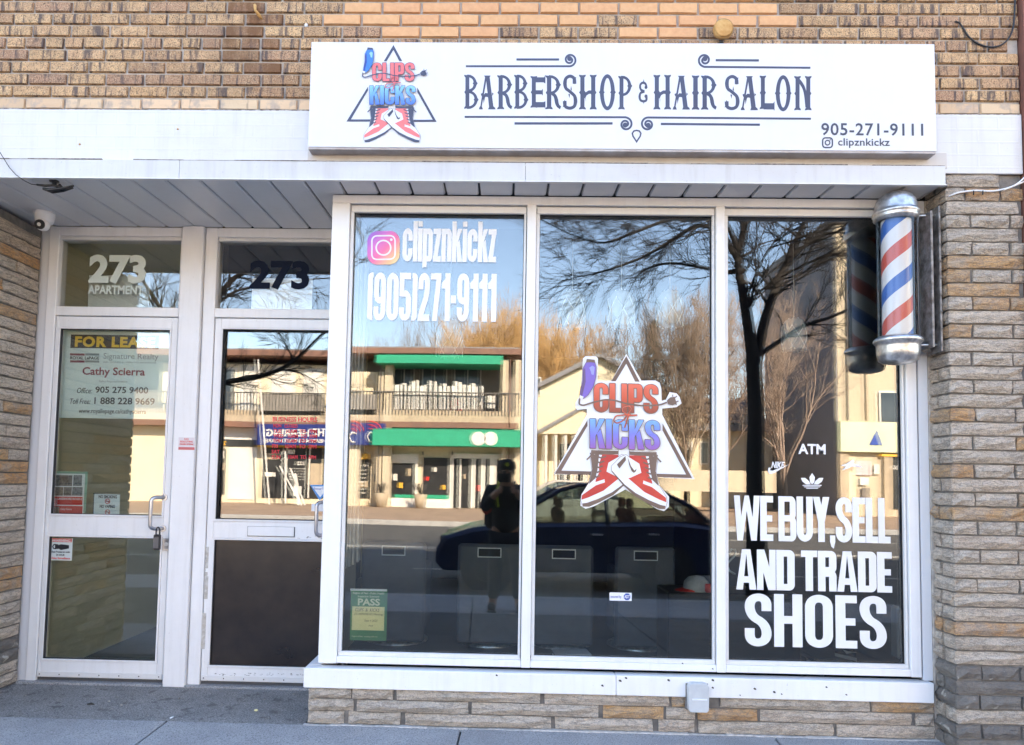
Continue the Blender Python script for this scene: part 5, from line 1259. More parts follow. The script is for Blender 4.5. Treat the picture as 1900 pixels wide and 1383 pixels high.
# ================================================================== THINGS INSIDE THE SHOP
m_seat = M('grey_upholstery', (.12, .125, .145), (.10, .105, .12), 8, .55, .15, 60)
def chair(x0, x1, y, label):
    t = empty('waiting_chair', ((x0+x1)/2, y+.3, 0), label, 'chair', 'upholstered chairs with their backs to the window')
    w = x1-x0; lx = -w/2
    def c_(mb, nm, mt, bev=0): o = mb.build(nm, mt, t, bevel=bev); return o
    yb = -.3
    c_(MB().cbox(lx, lx+w, yb, yb+.07, .04, .80, .02), 'backrest', m_seat, .008)
    c_(MB().cbox(lx+.03, lx+w-.03, yb+.072, yb+.55, .28, .46, .03), 'seat', m_seat, .01)
    c_(MB().cbox(lx, lx+.06, yb+.075, yb+.5, .10, .62, .02), 'armrest', m_seat); c_(MB().cbox(lx+w-.06, lx+w, yb+.075, yb+.5, .10, .62, .02), 'armrest', m_seat)
    fr = MB(); hw = .092; za, zb_ = .70, .775; f_ = .008
    fr.cbox(-hw-.0, hw, yb-.006, yb+.0, zb_-f_, zb_, .002).cbox(-hw, hw, yb-.006, yb, za, za+f_, .002).cbox(-hw, -hw+f_, yb-.006, yb, za+f_, zb_-f_, .002).cbox(hw-f_, hw, yb-.006, yb, za+f_, zb_-f_, .002)
    c_(fr, 'handle_frame', m_frame_w); c_(MB().box(-hw+f_, hw-f_, yb-.002, yb-.0005, za+f_, zb_-f_), 'handle_slot', m_black)
    b_ = MB(); b_.lathe([(0, .03), (.22, .028), (.25, .012), (.25, .0)], (0, 0, 0), 24); b_.tube([(0, 0, .03), (0, 0, .28)], .04, 16); c_(b_, 'pedestal', m_chrome)
m_frame_w = M('polished_handle', (.85, .86, .88), rough=.3); yc = 1.75
for (a, b), lb in zip(((669, 788), (848, 966), (990, 1101), (1142, 1254)), ('grey upholstered chair nearest the inspection notice, behind the left pane', 'grey upholstered chair behind the left pane, next to the first mullion', 'grey upholstered chair behind the middle pane, below the left sneaker of the logo', 'grey upholstered chair behind the middle pane, nearest the white cap')):
    chair(at(a, 1100, yc).x, at(b, 1100, yc).x, yc, lb)
# lamps of pressed glass on long flexes
m_lg = N('lamp_glass'); m_lg.b.inputs['Base Color'].default_value = (.85, .9, .92, 1); m_lg.b.inputs['Roughness'].default_value = .15; m_lg.b.inputs['Alpha'].default_value = .45; m_lg = m_lg.m
m_lw = M('lamp_cut_edges', (.95, .97, .98), rough=.2)
def lamp(px, py0, py1, y, label):
    a, b = at(px, py0, y), at(px, py1, y); h = a.z-b.z; r = h*.36
    t = empty('pendant_lamp', (a.x, y, b.z), label, 'pendant lamp', 'cut glass pendant lamps hanging in the window')
    MB().tube([(0, 0, h), (0, 0, 2.898-b.z)], .0022, 6).build('flex', m_lw, t)
    MB().lathe([(0, h), (r*.35, h*.98), (r*.75, h*.90), (r, h*.72), (r, h*.2), (r*.85, .0)], (0, 0, 0), 24).build('shade', m_lg, t)
    w = MB(); n = 6
    for i in range(n):
        for s in (-1, 1):
            w.tube([(r*math.cos(2*math.pi*(i+s*.5*k_)/n), r*math.sin(2*math.pi*(i+s*.5*k_)/n), h*(.72-.31*k_)) for k_ in (0, .5, 1, 1.5, 2, 2.4)], .0035, 5)
        w.tube([(r*math.cos(2*math.pi*i/n), r*math.sin(2*math.pi*i/n), h*.72), (r*.4*math.cos(2*math.pi*i/n), r*.4*math.sin(2*math.pi*i/n), h*.98)], .003, 5)
    w.build('cut_pattern', m_lw, t)
for a, lb in (((1473, 590, 650, .9), 'cut glass pendant lamp behind the right pane, in front of the forked tree reflection'), ((1243, 538, 604, .9), 'cut glass pendant lamp behind the middle pane, nearest the right mullion'), ((1153, 538, 606, .9), 'cut glass pendant lamp in the centre of the middle pane above the logo'), ((1062, 538, 606, .9), 'cut glass pendant lamp behind the middle pane, nearest the left mullion'), ((835, 592, 660, .9), 'cut glass pendant lamp behind the left pane under the telephone number')): lamp(*a, lb)
# trainers on show
def trainer(loc, L, rz, body, sole, accent, label):
    t = empty('trainer', loc, label, 'shoe'); t.rotation_euler = (0, 0, rz)
    st = [(0, .30, .0), (.02, .34, .42), (.12, .36, .46), (.25, .34, .42), (.36, .30, .30), (.5, .31, .23), (.65, .34, .19), (.8, .36, .16), (.92, .32, .12), (.99, .16, .06)]
    mb = MB(); V = []; n = 12
    for x, w, h in st:
        w *= L; h = max(h, .05)*L
        for k_ in range(n): a = math.pi*k_/(n-1); V.append((x*L, -w/2*math.cos(a), .035*L+h*math.sin(a)**.7))
    mb.add(V, [(i*n+k_, (i+1)*n+k_, (i+1)*n+k_+1, i*n+k_+1) for i in range(len(st)-1) for k_ in range(n-1)]+[tuple(range(n))], 0, True); mb.build('upper', body, t)
    so = MB(); out = [(x*L, w/2*L*1.05) for x, w, h in st]+[(x*L, -w/2*L*1.05) for x, w, h in reversed(st)]
    so.add([(x, y, 0) for x, y in out]+[(x, y, .075*L) for x, y in out], [tuple(range(len(out)-1, -1, -1)), tuple(range(len(out), 2*len(out)))]+[(i, (i+1) % len(out), (i+1) % len(out)+len(out), i+len(out)) for i in range(len(out))]); so.build('sole', sole, t)
    sw = MB(); 
    for s in (-1, 1): sw.prism([(.25*L, .20*L), (.34*L, .13*L), (.62*L, .22*L), (.36*L, .19*L)], s*.185*L, s*.15*L)
    sw.build('side_stripe', accent, t)
    la = MB()
    for k_ in range(4): la.tube([(L*(.42+.07*k_), -.07*L, L*(.28-.02*k_)), (L*(.44+.07*k_), 0, L*(.31-.025*k_)), (L*(.42+.07*k_), .07*L, L*(.28-.02*k_))], .006*L, 5)
    la.build('laces', sole, t)
m_y = M('trainer_yellow', (.62, .42, .06), rough=.5)
m_w = M('trainer_white', (.62, .63, .64), rough=.5)
def shelf_at(px0, px1, py, y, label):
    a, b = at(px0, py, y), at(px1, py, y); tag(MB().cbox(a.x, b.x, y-.02, y+.22, a.z-.05, a.z, .004).build('shelf', m_black), label, 'shelf'); return a, b
a, b = shelf_at(1518, 1552, 742, 1.5, 'upper small black shelf carrying a yellow and white trainer behind the right pane')
trainer((a.x+.03, 1.56, a.z+.001), .26, R(-25), m_w, m_vinyl, m_y, 'yellow and white trainer on the upper black shelf behind the right pane')
a, b = shelf_at(1528, 1580, 838, 1.5, 'lower small black shelf carrying a white trainer behind the right pane')
trainer((a.x+.02, 1.56, a.z+.001), .29, R(-12), m_w, m_vinyl, m_slate, 'white trainer on the lower black shelf near the cash machine notice')
# cap with white crown on a low cabinet, hanger, heater, table with trainers
cp = at(1292, 1070, .9); cab_top = cp.z-.09
x0 = at(1262, 1100, .9).x; x1 = at(1345, 1100, .9).x
cb = MB().cbox(x0-.10, x1+.45, .8, 1.15, .0, cab_top, .01).build('low_cabinet', m_black, None, 'low black cabinet inside the shop behind the mullion', 'cabinet')
MB().cbox(x0-.09, x1+.44, .792, .7995, cab_top-.18, cab_top-.02, .003).build('drawer_front', m_room, cb)
ct = empty('cap', (cp.x, .9, cab_top), 'white baseball cap with red peak on the low cabinet behind the middle pane', 'cap')
MB().lathe([(.080, 0), (.084, .025), (.076, .060), (.05, .088), (.0, .098)], (0, 0, 0), 24).build('crown', M('cap_cloth', (.42, .44, .45), (.34, .36, .37), 30, .8), ct); MB().cbox(.035, .10, -.09, -.06, .0, .055, .008).build('side_panel', m_red, ct)
v = MB(); n = 9; V = []
for k_ in range(n): a_ = math.pi*(.05+.9*k_/(n-1)); V += [(-.08*math.sin(a_), -.08*math.cos(a_), .012), (-.14*math.sin(a_), -.076*math.cos(a_), .0)]
v.add(V+[(x_, y_, z_+.004) for x_, y_, z_ in V], [(2*i, 2*i+1, 2*i+3, 2*i+2) for i in range(n-1)]+[(2*i+2+2*n, 2*i+3+2*n, 2*i+1+2*n, 2*i+2*n) for i in range(n-1)]); v.build('peak', m_red, ct)
hg = empty('clothes_hanger', at(1356, 1050, .5), 'pale plastic clothes hanger beside the second mullion inside', 'hanger')
hgp = [at(u, v_, .5)-hg.location for u, v_ in ((1354, 1026), (1357, 1019), (1364, 1020), (1366, 1028), (1361, 1034), (1350, 1045), (1350, 1052), (1354, 1060), (1364, 1066))]
MB().tube(hgp, .006, 8).build('hook_and_arm', M('hanger_plastic', (.45, .55, .56), rough=.3), hg)
a, b = at(1661, 1222, .25), at(1680, 1125, .25)
ht = MB().cbox(a.x, b.x, .22, .30, a.z, b.z, .012).build('wall_heater', M('heater_white', (.42, .46, .47), rough=.4), None, 'narrow pale ribbed heater standing in the right corner of the window', 'heater')
rb = MB()
for i in range(3): rb.cbox(a.x+.008+i*.014, a.x+.014+i*.014, .214, .2195, a.z+.03, b.z-.03, .001)
rb.build('grille_rib', m_alu2, ht)
ty = .9; a, b = at(1560, 1222, ty), at(1640, 1222, ty)
tb = empty('display_stand', ((a.x+b.x)/2, ty, 0), 'low dark display stand with trainers inside at lower right', 'display stand')
ztb = at(1600, 1216, ty).z
o = MB().cbox(-.35, .35, -.12, .2, ztb-.03, ztb, .004).build('stand_top', m_black, tb); 
for sx_ in (-.3, .3): MB().cbox(sx_-.015, sx_+.015, -.1, .1, 0, ztb-.031, .003).build('leg', m_steel, tb)
trainer((a.x-.02, ty-.02, ztb+.001), .25, R(-60), m_slate, m_w, m_w, 'dark trainer with pale sole on the display stand, left one')
trainer((a.x+.22, ty-.02, ztb+.001), .25, R(-60), m_slate, m_w, m_y, 'dark trainer with yellow flash on the display stand, right one')
trainer((at(1592, 1098, 1.3).x, 1.3, at(1592, 1106, 1.3).z), .27, R(-20), m_y, m_blk, m_red, 'orange and black trainer behind the letters about shoes')
tag(MB().cbox(at(1585, 1100, 1.3).x-.1, at(1640, 1100, 1.3).x+.1, 1.2, 1.45, at(1592, 1106, 1.3).z-.05, at(1592, 1106, 1.3).z-.001, .004).build('shelf', m_black), 'black shelf with an orange trainer behind the big white words', 'shelf')
bk2 = empty('magazine_pile', (at(1060, 1222, 1.5).x, 1.5, 0), 'untidy pile of pale magazines on the shop floor behind the middle pane', 'magazines')
random.seed(3)
for i in range(5): 
    o = MB().cbox(-.13, .13, -.09, .09, .002+i*.012, .012+i*.012, .001).build('magazine', (m_grey, m_alu2, m_w)[i % 3], bk2); o.rotation_euler = (0, 0, random.uniform(-.4, .4))
# ================================================================== ACROSS THE STREET (mirrored in the glass)
m_cream_w = M('cream_stucco', (.74, .64, .46), (.66, .56, .40), 1.5, .9)
m_cream_b = M('cream_brick', (.62, .52, .38), (.50, .42, .30), 6, .9, stretch=(1, 1, 4))
m_greyb = M('grey_brown_brick', (.24, .20, .17), (.17, .15, .13), 5, .9)
m_brownf = M('brown_eave', (.24, .12, .08), (.17, .09, .07), 2, .7)
m_awn = M('green_awning_cloth', (.005, .34, .19), (.005, .29, .16), 3, .7)
m_wht = M('white_trim', (.74, .72, .66), (.66, .63, .57), 3, .6)
m_beige = M('balcony_beige', (.50, .40, .28), (.40, .32, .23), 3, .9)
m_farglass = M('far_window_glass', (.03, .045, .06), (.07, .09, .11), .8, .12)
m_farblk = M('far_shop_glass', (.02, .022, .025), (.05, .05, .05), 1, .2)
m_navy = M('navy_sign', (.012, .025, .16), rough=.5)
m_rail = M('dark_railing', (.10, .09, .08), rough=.6)
m_roofg = M('grey_roof', (.26, .25, .26), (.2, .2, .2), 3, .8)
m_yel = M('yellow_signage', (.80, .45, .05), rough=.5)
def fb(nm, a, b, c, d, y, dep, mt, par, g=YG, **k):
    p, q = mir(a, b, y, g), mir(c, d, y, g); r, s = mir(a, d, y, g), mir(c, b, y, g)
    x0, x1 = (p.x+r.x)/2, (q.x+s.x)/2; z1, z0 = (p.z+s.z)/2, (q.z+r.z)/2
    return MB().box(x0, x1, y-dep, y, z0, z1).build(nm, mt, par, **k)
YA = -31.0
A = empty('apartment_row', (-9, YA-4, -.17), 'two storey cream row with balconies and green awnings across the street', 'building', world=True)
xr, xl = mir(962, 800, YA).x, -34.0
zr = mir(800, 648, YA).z; zs = mir(800, 786, YA).z; zg = -.17
MB().box(xl, xr, YA-12, YA-1.8, zg, zr-.3).build('upper_wall', m_greyb, A)
MB().box(xl-.6, xr+.3, YA-12.5, YA+.35, zr-.28, zr).build('eave', m_brownf, A)
MB().box(xl-.3, xr, YA-12.2, YA+.0, zr+.001, zr+.12).build('roof', m_roofg, A)
MB().box(xl, xr, YA-1.795, YA+.10, zs-.22, zs+.06).build('balcony_slab', m_brownf, A)
MB().box(xl, xr, YA-.10, YA+.05, zs+.061, zs+.62).build('parapet', m_beige, A)
MB().box(xl, xr, YA-1.79, YA-.6, zg, zs-.23).build('ground_wall', m_cream_w, A)
for (a, b) in ((640, 668), (712, 727), (931, 942), (955, 966), (700, 709)): fb('pier', a, 668 if a > 700 else 690, b, 943, YA+.02+(.04 if a in (712, 955) else 0), .5, m_cream_b, A)
for (a, b) in ((730, 770), (783, 830), (842, 893)):
    w = fb('window', a, 682, b, 752, YA-1.74, .05, m_wht, A)
    mid = (a+b)/2; fb('pane', a+3, 686, mid-1.5, 752, YA-1.70, .03, m_farglass, w); fb('pane', mid+1.5, 686, b-3, 752, YA-1.70, .03, m_farglass, w)
def awning(a, b, y0, y1, nm='awning'):
    p, q = mir(a, y0, YA), mir(b, y1, YA)
    mb = MB(); mb.xprism([(YA-1.2, p.z+.35), (YA+.75, p.z-.02), (YA+.75, q.z), (YA-1.2, q.z)], p.x, q.x); return mb.build(nm, m_awn, A)
awning(704, 934, 662, 681); aw = awning(697, 972, 799, 832)
for px in (888, 911):
    p = mir(px, 815, YA+.75); tag(MB().tube([(p.x, YA+.755, p.z), (p.x, YA+.79, p.z)], .33, 28).build('round_emblem', m_wht, aw), None)
p, q = mir(730, 806, YA+.75), mir(790, 825, YA+.75)
random.seed(5)
for i in range(21):
    a = 733+i*(892-733)/20+random.uniform(-2, 2)
    fb('balcony_board', a, 708+random.uniform(-2, 10), a+random.uniform(4, 8), 760, YA-.12, .04, m_wht, A)
rl = MB()
z_r = mir(800, 729, YA).z
rl.box(xl, xr, YA+.06, YA+.11, z_r-.03, z_r+.03)
x = xl
while x < xr: rl.box(x, x+.03, YA+.07, YA+.10, zs+.4, z_r-.03); x += .16
rl.build('railing', m_rail, A, kind='stuff')
gp = MB()
for (a, b) in ((484, 602), (640, 700)):
    g = YD if a < 620 else YG
    fb('railing_panel', a, 732, b, 770, YA+.05, .02, M('railing_cloth', (.36, .33, .29), (.20, .18, .16), 7, .9, stretch=(3, 1, .2)), A, g)
# patio doors seen through the right shop door, set forward to catch the sun
for (a, b, c, d) in ((412, 682, 440, 768), (445, 678, 478, 768), (505, 680, 548, 735), (562, 684, 600, 735)):
    w = fb('patio_door', a, b, c, d, YA-.62, .05, m_wht, A, YD); fb('pane', a+4, b+4, c-4, d-4, YA-.58, .03, m_wht if a > 440 else m_farglass, w, YD)
fb('sun_catch_wall', 300, 676, 612, 772, YA-.66, 1.1, m_cream_w, A, YD); fb('sun_catch_wall', 640, 690, 700, 772, YA-.66, 1.1, m_cream_w, A)  # wall brought forward as a made-up bay so it catches the sun
# hearing clinic sign
hs = fb('street_sign', 478, 786, 600, 826, YA+.3, .12, m_navy, None, YD, label='navy hearing clinic sign board on the row across the street', cat='sign')
pL, pR = mir(478, 800, YA+.3, YD).x, mir(716, 800, YA+.3).x
bpy.data.objects.remove(hs)
zt_, zb_ = mir(560, 787, YA+.3, YD).z, mir(560, 826, YA+.3, YD).z
hs = MB().box(pL, pR, YA+.12, YA+.3, zb_, zt_).build('street_sign', m_navy, None, 'navy hearing clinic sign board on the row across the street', 'sign')
def far_text(nm, s, a, b, c, d, y, mt, par, g=YG, off=.02):
    p, q = mir(a, b, y, g), mir(c, d, y, g); return text_w(nm, s, p.x, q.z, q.x, p.z, y, mt, par, off, 1)
far_text('sign_lettering', 'HEARING', 495, 795, 573, 810, YA+.31, m_wht, hs, YD, .03); far_text('sign_lettering', 'HEARING HEALTHCARE', 493, 813, 604, 822, YA+.31, m_wht, hs, YD, .02); far_text('sign_lettering', 'THE', 580, 795, 612, 810, YA+.31, m_wht, hs, YD, .03)
for px in (652, 686):
    p = mir(px, 806, YA+.31); mb = MB()
    for k in range(3): mb.tube([(p.x+(.25+.18*k)*math.cos(R(a_)), YA+.32, p.z+.05+(.22+.18*k)*math.sin(R(a_))) for a_ in range(10, 100, 12)], .03, 5)
    mb.build('wave_emblem', m_red, hs)
    MB().tube([(p.x+.25, YA+.32, p.z-.0), (p.x+.05, YA+.32, p.z+.1), (p.x-.12, YA+.32, p.z-.1), (p.x, YA+.32, p.z-.35), (p.x+.2, YA+.32, p.z-.4)], .04, 5).build('ear_emblem', m_wht, hs)
# ground floor fronts
for (a, b, c, d, y, mt, g, nm) in ((404, 786, 476, 826, YA-.58, m_wht, YD, 'white_panel'), (404, 815, 476, 828, YA-.56, m_farblk, YD, 'transom_window'), (424, 830, 476, 927, YA-.55, m_wht, YD, 'white_door'), (398, 832, 418, 918, YA-.56, m_farblk, YD, 'shop_window'),
        (488, 828, 602, 925, YA-.56, m_farblk, YD, 'shop_window'), (640, 845, 688, 925, YA-.56, m_farblk, YG, 'shop_window'), (727, 860, 771, 923, YA-.50, m_farblk, YG, 'shop_window'), (787, 850, 835, 925, YA-.50, m_farblk, YG, 'shop_window')):
    fb(nm, a, b, c, d, y, .04, mt, A, g)
for (a, b, c, d) in ((705, 843, 778, 860), (705, 843, 710, 942), (771, 843, 776, 942), (717, 925, 836, 942), (835, 843, 842, 942), (842, 843, 955, 852), (852, 852, 856, 942), (874, 852, 882, 942), (892, 852, 900, 942), (908, 852, 922, 942), (935, 852, 955, 942)):
    fb('white_frame', a, b, c, d, YA-.42-.001*(a % 7), .06, m_wht, A)
fb('door_glass', 842, 852, 955, 942, YA-.50, .04, m_farblk, A)
fb('green_strip', 733, 918, 770, 924, YA-.45, .03, m_awn, A); fb('green_strip', 790, 918, 835, 925, YA-.45, .03, m_awn, A)
fb('yellow_arc', 640, 842, 688, 852, YA-.5, .06, m_yel, A)
far_text('window_print', 'For Seniors', 648, 858, 684, 866, YA-.53, m_wht, A, YG, .02)
for i in range(7): far_text('window_print', ('hearing tests', 'hearing aids', 'ear plugs', 'batteries')[i % 4], 647, 871+i*7, 680, 875+i*7, YA-.53, m_wht, A, YG, .02)
far_text('door_number', '242', 403, 818, 420, 826, YA-.54, m_yel, A, YD, .03); far_text('door_number', '222', 552, 856, 566, 863, YA-.54, m_wht, A, YD, .03)
for i in range(5): far_text('window_print', 'open 9 to 5 daily', 536, 868+i*5, 566, 871+i*5, YA-.54, m_wht, A, YD, .02)
# leaning boards in front of the clinic
random.seed(3)
for i, (a, b, c, d) in enumerate(((480, 668, 500, 965), (520, 865, 560, 962), (530, 838, 531, 935), (540, 870, 566, 964), (548, 880, 556, 958))):
    p, q = mir(a, b, YA+1.2, YD), mir(c, d, YA+2.2, YD)
    w = .05 if i != 4 else .10; mb = MB(); mb.tube([(p.x, p.y, p.z), (q.x, q.y, max(q.z, -.14))], w, 4, smooth=False); mb.build('leaning_board', m_wht, None, ['tall thin white plank leaning before the clinic across the street', 'short white plank leaning at the foot of the clinic window', 'upright white plank standing beside the leaning ones', 'long white plank leaning furthest right by the clinic', 'broad white plank leaning among the thin ones'][i], 'plank')
# red and white bundle and chairs on the balcony
rd = empty('balcony_chair', mir(845, 765, YA-.3), 'red folding chair with a white cushion on the balcony across the street', 'chair')
zf = zs+.06-rd.location.z
MB().box(-.28, .28, -.3, .28, zf+.42, zf+.47).build('seat', m_red, rd); MB().box(-.28, .28, -.34, -.30, zf+.47, zf+1.15).build('backrest', m_red, rd)
for sx_ in (-.25, .25):
    for sy_ in (-.27, .25): MB().box(sx_-.02, sx_+.02, sy_-.02, sy_+.02, zf, zf+.42).build('leg', m_red, rd)
MB().cbox(-.2, .2, -.298, -.15, zf+.55, zf+.85, .04).build('cushion', m_wht, rd)
bn = empty('balcony_bench', mir(775, 765, YA-.3), 'pale slatted bench on the balcony across the street', 'bench'); zf = zs+.06-bn.location.z
MB().box(-.9, .9, -.2, .25, zf+.40, zf+.44).build('seat', m_beige, bn)
for k in range(3): MB().box(-.9, .9, -.26, -.22, zf+.52+k*.16, zf+.62+k*.16).build('back_slat', m_beige, bn)
for sx_ in (-.8, .8): MB().box(sx_-.04, sx_+.04, -.2, .2, zf, zf+.4).build('leg', m_beige, bn)
def planter(px, label):
    p = mir(px, 940, YA+.6); t = empty('planter', (p.x, YA+.6, -.17), label, 'planter')
    MB().lathe([(0, 0), (.22, 0), (.32, .62), (.30, .66), (.26, .62), (0, .58)], (0, 0, 0), 16).build('pot', m_beige, t)
    mb = MB(); random.seed(px)
    for i in range(40): a = random.uniform(0, 6.3); mb.tube([(0, 0, .58), (.16*math.cos(a), .16*math.sin(a), .8+random.uniform(0, .3)), (.3*math.cos(a), .3*math.sin(a), .8+random.uniform(0, .4))], .012, 3)
    mb.build('twigs', m_rail, t)
planter(781, 'tall tapered planter with dry twigs between the two shop windows across the street'); planter(708, 'tall tapered planter with dry twigs by the cream pier across the street')

# cream gabled house
YB = -34.5
B = empty('gabled_house', (4, YB-4, -.17), 'cream sided house with a gable and a columned porch across the street', 'house', world=True)
def pz(px, py, y): p = mir(px, py, y); return (p.x, p.z)
mb = MB(); pts = [pz(962, 740, YB), pz(1113, 664, YB), pz(1262, 742, YB)]
x0, x1 = pts[0][0], pts[2][0]
mb.prism([(x0, -.17), (x1, -.17), pts[2], pts[1], pts[0]], YB-9, YB); mb.build('wall', M('cream_siding', (.78, .68, .48), (.70, .60, .42), 2, .8, stretch=(1, 1, 8)), B)
def roof_strip(p, q, w, y0, y1, mt, nm, par):
    d = Vector((q[0]-p[0], q[1]-p[1])).normalized(); n = Vector((-d.y, d.x)); n = n if n.y > 0 else -n
    MB().prism([p, q, (q[0]+n.x*w, q[1]+n.y*w), (p[0]+n.x*w, p[1]+n.y*w)], y0, y1).build(nm, mt, par)
roof_strip((pts[0][0]-.3, pts[0][1]-.15), pts[1], .22, YB-9.2, YB+.4, m_roofg, 'roof', B); roof_strip((pts[2][0]+.3, pts[2][1]-.15), pts[1], .22, YB-9.2, YB+.4, m_roofg, 'roof', B)
q0, q1, q2 = pz(1000, 806, YB+1.8), pz(1084, 758, YB+1.8), pz(1168, 806, YB+1.8)
MB().prism([q0, q2, q1], YB+.01, YB+1.8).build('porch_gable', m_cream_w, B)
roof_strip((q0[0]-.2, q0[1]-.1), q1, .16, YB, YB+2.0, m_roofg, 'porch_roof', B); roof_strip((q2[0]+.2, q2[1]-.1), q1, .16, YB, YB+2.0, m_roofg, 'porch_roof', B)
for px in (1010, 1028, 1046, 1064, 1086, 1110, 1135, 1160): fb('porch_column', px, 806, px+5, 910, YB+1.7, .2, m_wht, B)
for (a, b, c, d) in ((1036, 822, 1060, 900), (1070, 822, 1084, 900), (990, 700, 1004, 735)):
    w = fb('window', a, b, c, d, YB+.06, .05, m_wht, B); fb('pane', a+2.5, b+2.5, c-2.5, d-2.5, YB+.09, .03, m_farglass, w)
fb('chimney', 975, 690, 990, 752, YB+.01, .6, m_brownf, B)
# second pale house with two small gables
YC2 = -39.0
Cc = empty('twin_gable_house', (9.5, YC2-4, -.17), 'yellowish house with two small gables behind the bare trees', 'house', world=True)
a_, b_ = mir(1258, 800, YC2), mir(1432, 800, YC2)
MB().box(a_.x, b_.x, YC2-8, YC2, -.17, mir(1300, 792, YC2).z).build('wall', m_cream_w, Cc)
for cx0 in (1293, 1338, 1392):
    g0, g1, g2 = pz(cx0-24, 792, YC2+.2), pz(cx0, 735, YC2+.2), pz(cx0+24, 792, YC2+.2)
    MB().prism([(g0[0], g0[1]-.05), (g2[0], g2[1]-.05), g2, g1, g0], YC2-5, YC2+.2).build('dormer', m_cream_w, Cc)
    roof_strip(g0, g1, .16, YC2-5, YC2+.5, m_roofg, 'roof', Cc); roof_strip(g2, g1, .16, YC2-5, YC2+.5, m_roofg, 'roof', Cc)
    w = fb('window', cx0-8, 760, cx0+6, 790, YC2+.26, .05, m_wht, Cc); fb('pane', cx0-6, 763, cx0+4, 788, YC2+.29, .03, m_farglass, w)
fb('roof', 1252, 790, 1436, 800, YC2+.6, 8, m_roofg, Cc)
for cx0 in (1270, 1300, 1330, 1400): w = fb('window', cx0, 820, cx0+16, 862, YC2+.05, .05, m_wht, Cc); fb('pane', cx0+2.5, 823, cx0+13.5, 859, YC2+.08, .03, m_farglass, w)
tag(fb('garden_wall', 1190, 872, 1440, 912, -31.5, .3, m_cream_b, None), 'low cream garden wall in front of the pale houses', 'wall')
# tall block with a dark flank
YD2 = -31.0
D = empty('corner_block', (18, YD2-5, -.17), 'tall corner block with cream brick front and shaded grey flank across the street', 'building', world=True)
cx0 = mir(1555, 800, YD2).x
MB().box(cx0, cx0+26, YD2-9.5, YD2, -.17, 13.9).build('front', m_cream_b, D)
MB().box(cx0-.06, cx0-.001, YD2-9.5, YD2-.02, -.17, 13.95).build('flank', M('flank_shade_grey', (.21, .22, .25), (.18, .19, .215), 1, .9), D)  # the flank's shade is put into this grey base colour
MB().box(cx0-.2, cx0+26.2, YD2-9.7, YD2+.2, 13.96, 14.3).build('cornice', m_roofg, D)
for k in range(3):
    for z_ in (4.8, 9.2):
        x_ = mir(1630, 700, YD2).x+k*4.2
        w = MB().box(x_, x_+1.4, YD2+.001, YD2+.06, z_-.9, z_+1.0).build('window', m_wht, D); MB().box(x_+.1, x_+1.3, YD2+.061, YD2+.08, z_-.8, z_+.9).build('pane', m_farglass, w)
bs = fb('street_sign', 1560, 784, 1690, 840, YD2+.3, .2, M('pale_lit_board', (.62, .66, .42), (.70, .72, .50), 1, .6), None); tag(bs, 'pale yellow green shop sign board on the corner block across the street', 'sign')
bl_ = mir(1625, 815, YD2+.31); MB().prism([(bl_.x-.3, bl_.z-.3), (bl_.x+.3, bl_.z-.3), (bl_.x+.05, bl_.z+.4)], YD2+.305, YD2+.33).build('blue_emblem', m_blue, bs)
fb('shop_window', 1562, 848, 1588, 930, YD2+.06, .05, m_cream_w, D); fb('dark_door', 1640, 848, 1676, 944, YD2+.06, .05, m_farblk, D); fb('pink_poster', 1588, 856, 1617, 882, YD2+.08, .03, M('pink_poster', (.70, .42, .42), (.62, .60, .58), 3, .6), D)
far_text('street_number', '268', 1652, 864, 1668, 872, YD2+.09, m_wht, D)
# clutter on the row: posters, lamps, meter boxes, stains of use
random.seed(19)
for k in range(9):
    a = (731, 742, 758, 792, 806, 822, 860, 886, 912)[k]; b = (880, 896, 870, 885, 868, 900, 880, 900, 872)[k]
    fb('window_poster', a, b, a+random.uniform(4, 9), b+random.uniform(6, 14), YA-.46, .01, (m_wht, m_yel, m_beige, m_red)[k % 4], A)
for a in (642, 650, 659, 668, 677): fb('window_sheet', a, 893, a+6, 905, YA-.53, .01, m_beige, A)
for (a, b, c, d, mt) in ((399, 836, 416, 850, m_wht), (400, 858, 417, 872, m_beige), (492, 840, 520, 852, m_beige), (524, 834, 548, 842, m_wht), (545, 902, 560, 920, m_wht), (576, 860, 598, 900, m_beige), (492, 876, 512, 884, m_wht)): fb('window_poster', a, b, c, d, YA-.52, .01, mt, A, YD)
fb('window_mullion', 530, 828, 533, 925, YA-.52, .05, m_wht, A, YD); fb('window_mullion', 572, 828, 575, 925, YA-.515, .05, m_wht, A, YD); fb('lintel', 478, 826, 602, 830, YA-.50, .1, m_yel, A, YD)
for a in (720, 784, 838): fb('wall_lamp', a, 838, a+3, 845, YA-.42, .15, m_rail, A)
fb('meter_box', 694, 880, 702, 895, YA-.42, .15, m_greyb, A); fb('downpipe', 703, 660, 705, 942, YA+.10, .06, m_greyb, A); fb('downpipe', 944, 660, 946, 942, YA+.10, .06, m_brownf, A)
for (a, b, c) in ((734, 772, 690), (786, 828, 690), (846, 890, 690)): fb('window_rail', a, 714, b, 716, YA-1.69, .03, m_wht, A)
for (a, b, c, d) in ((742, 735, 752, 758), (790, 738, 803, 758), (868, 742, 884, 758), (905, 735, 920, 758)): fb('balcony_clutter', a, b, c, d, YA-.5, .3, (m_beige, m_brownf, m_wht)[int(a) % 3], A)
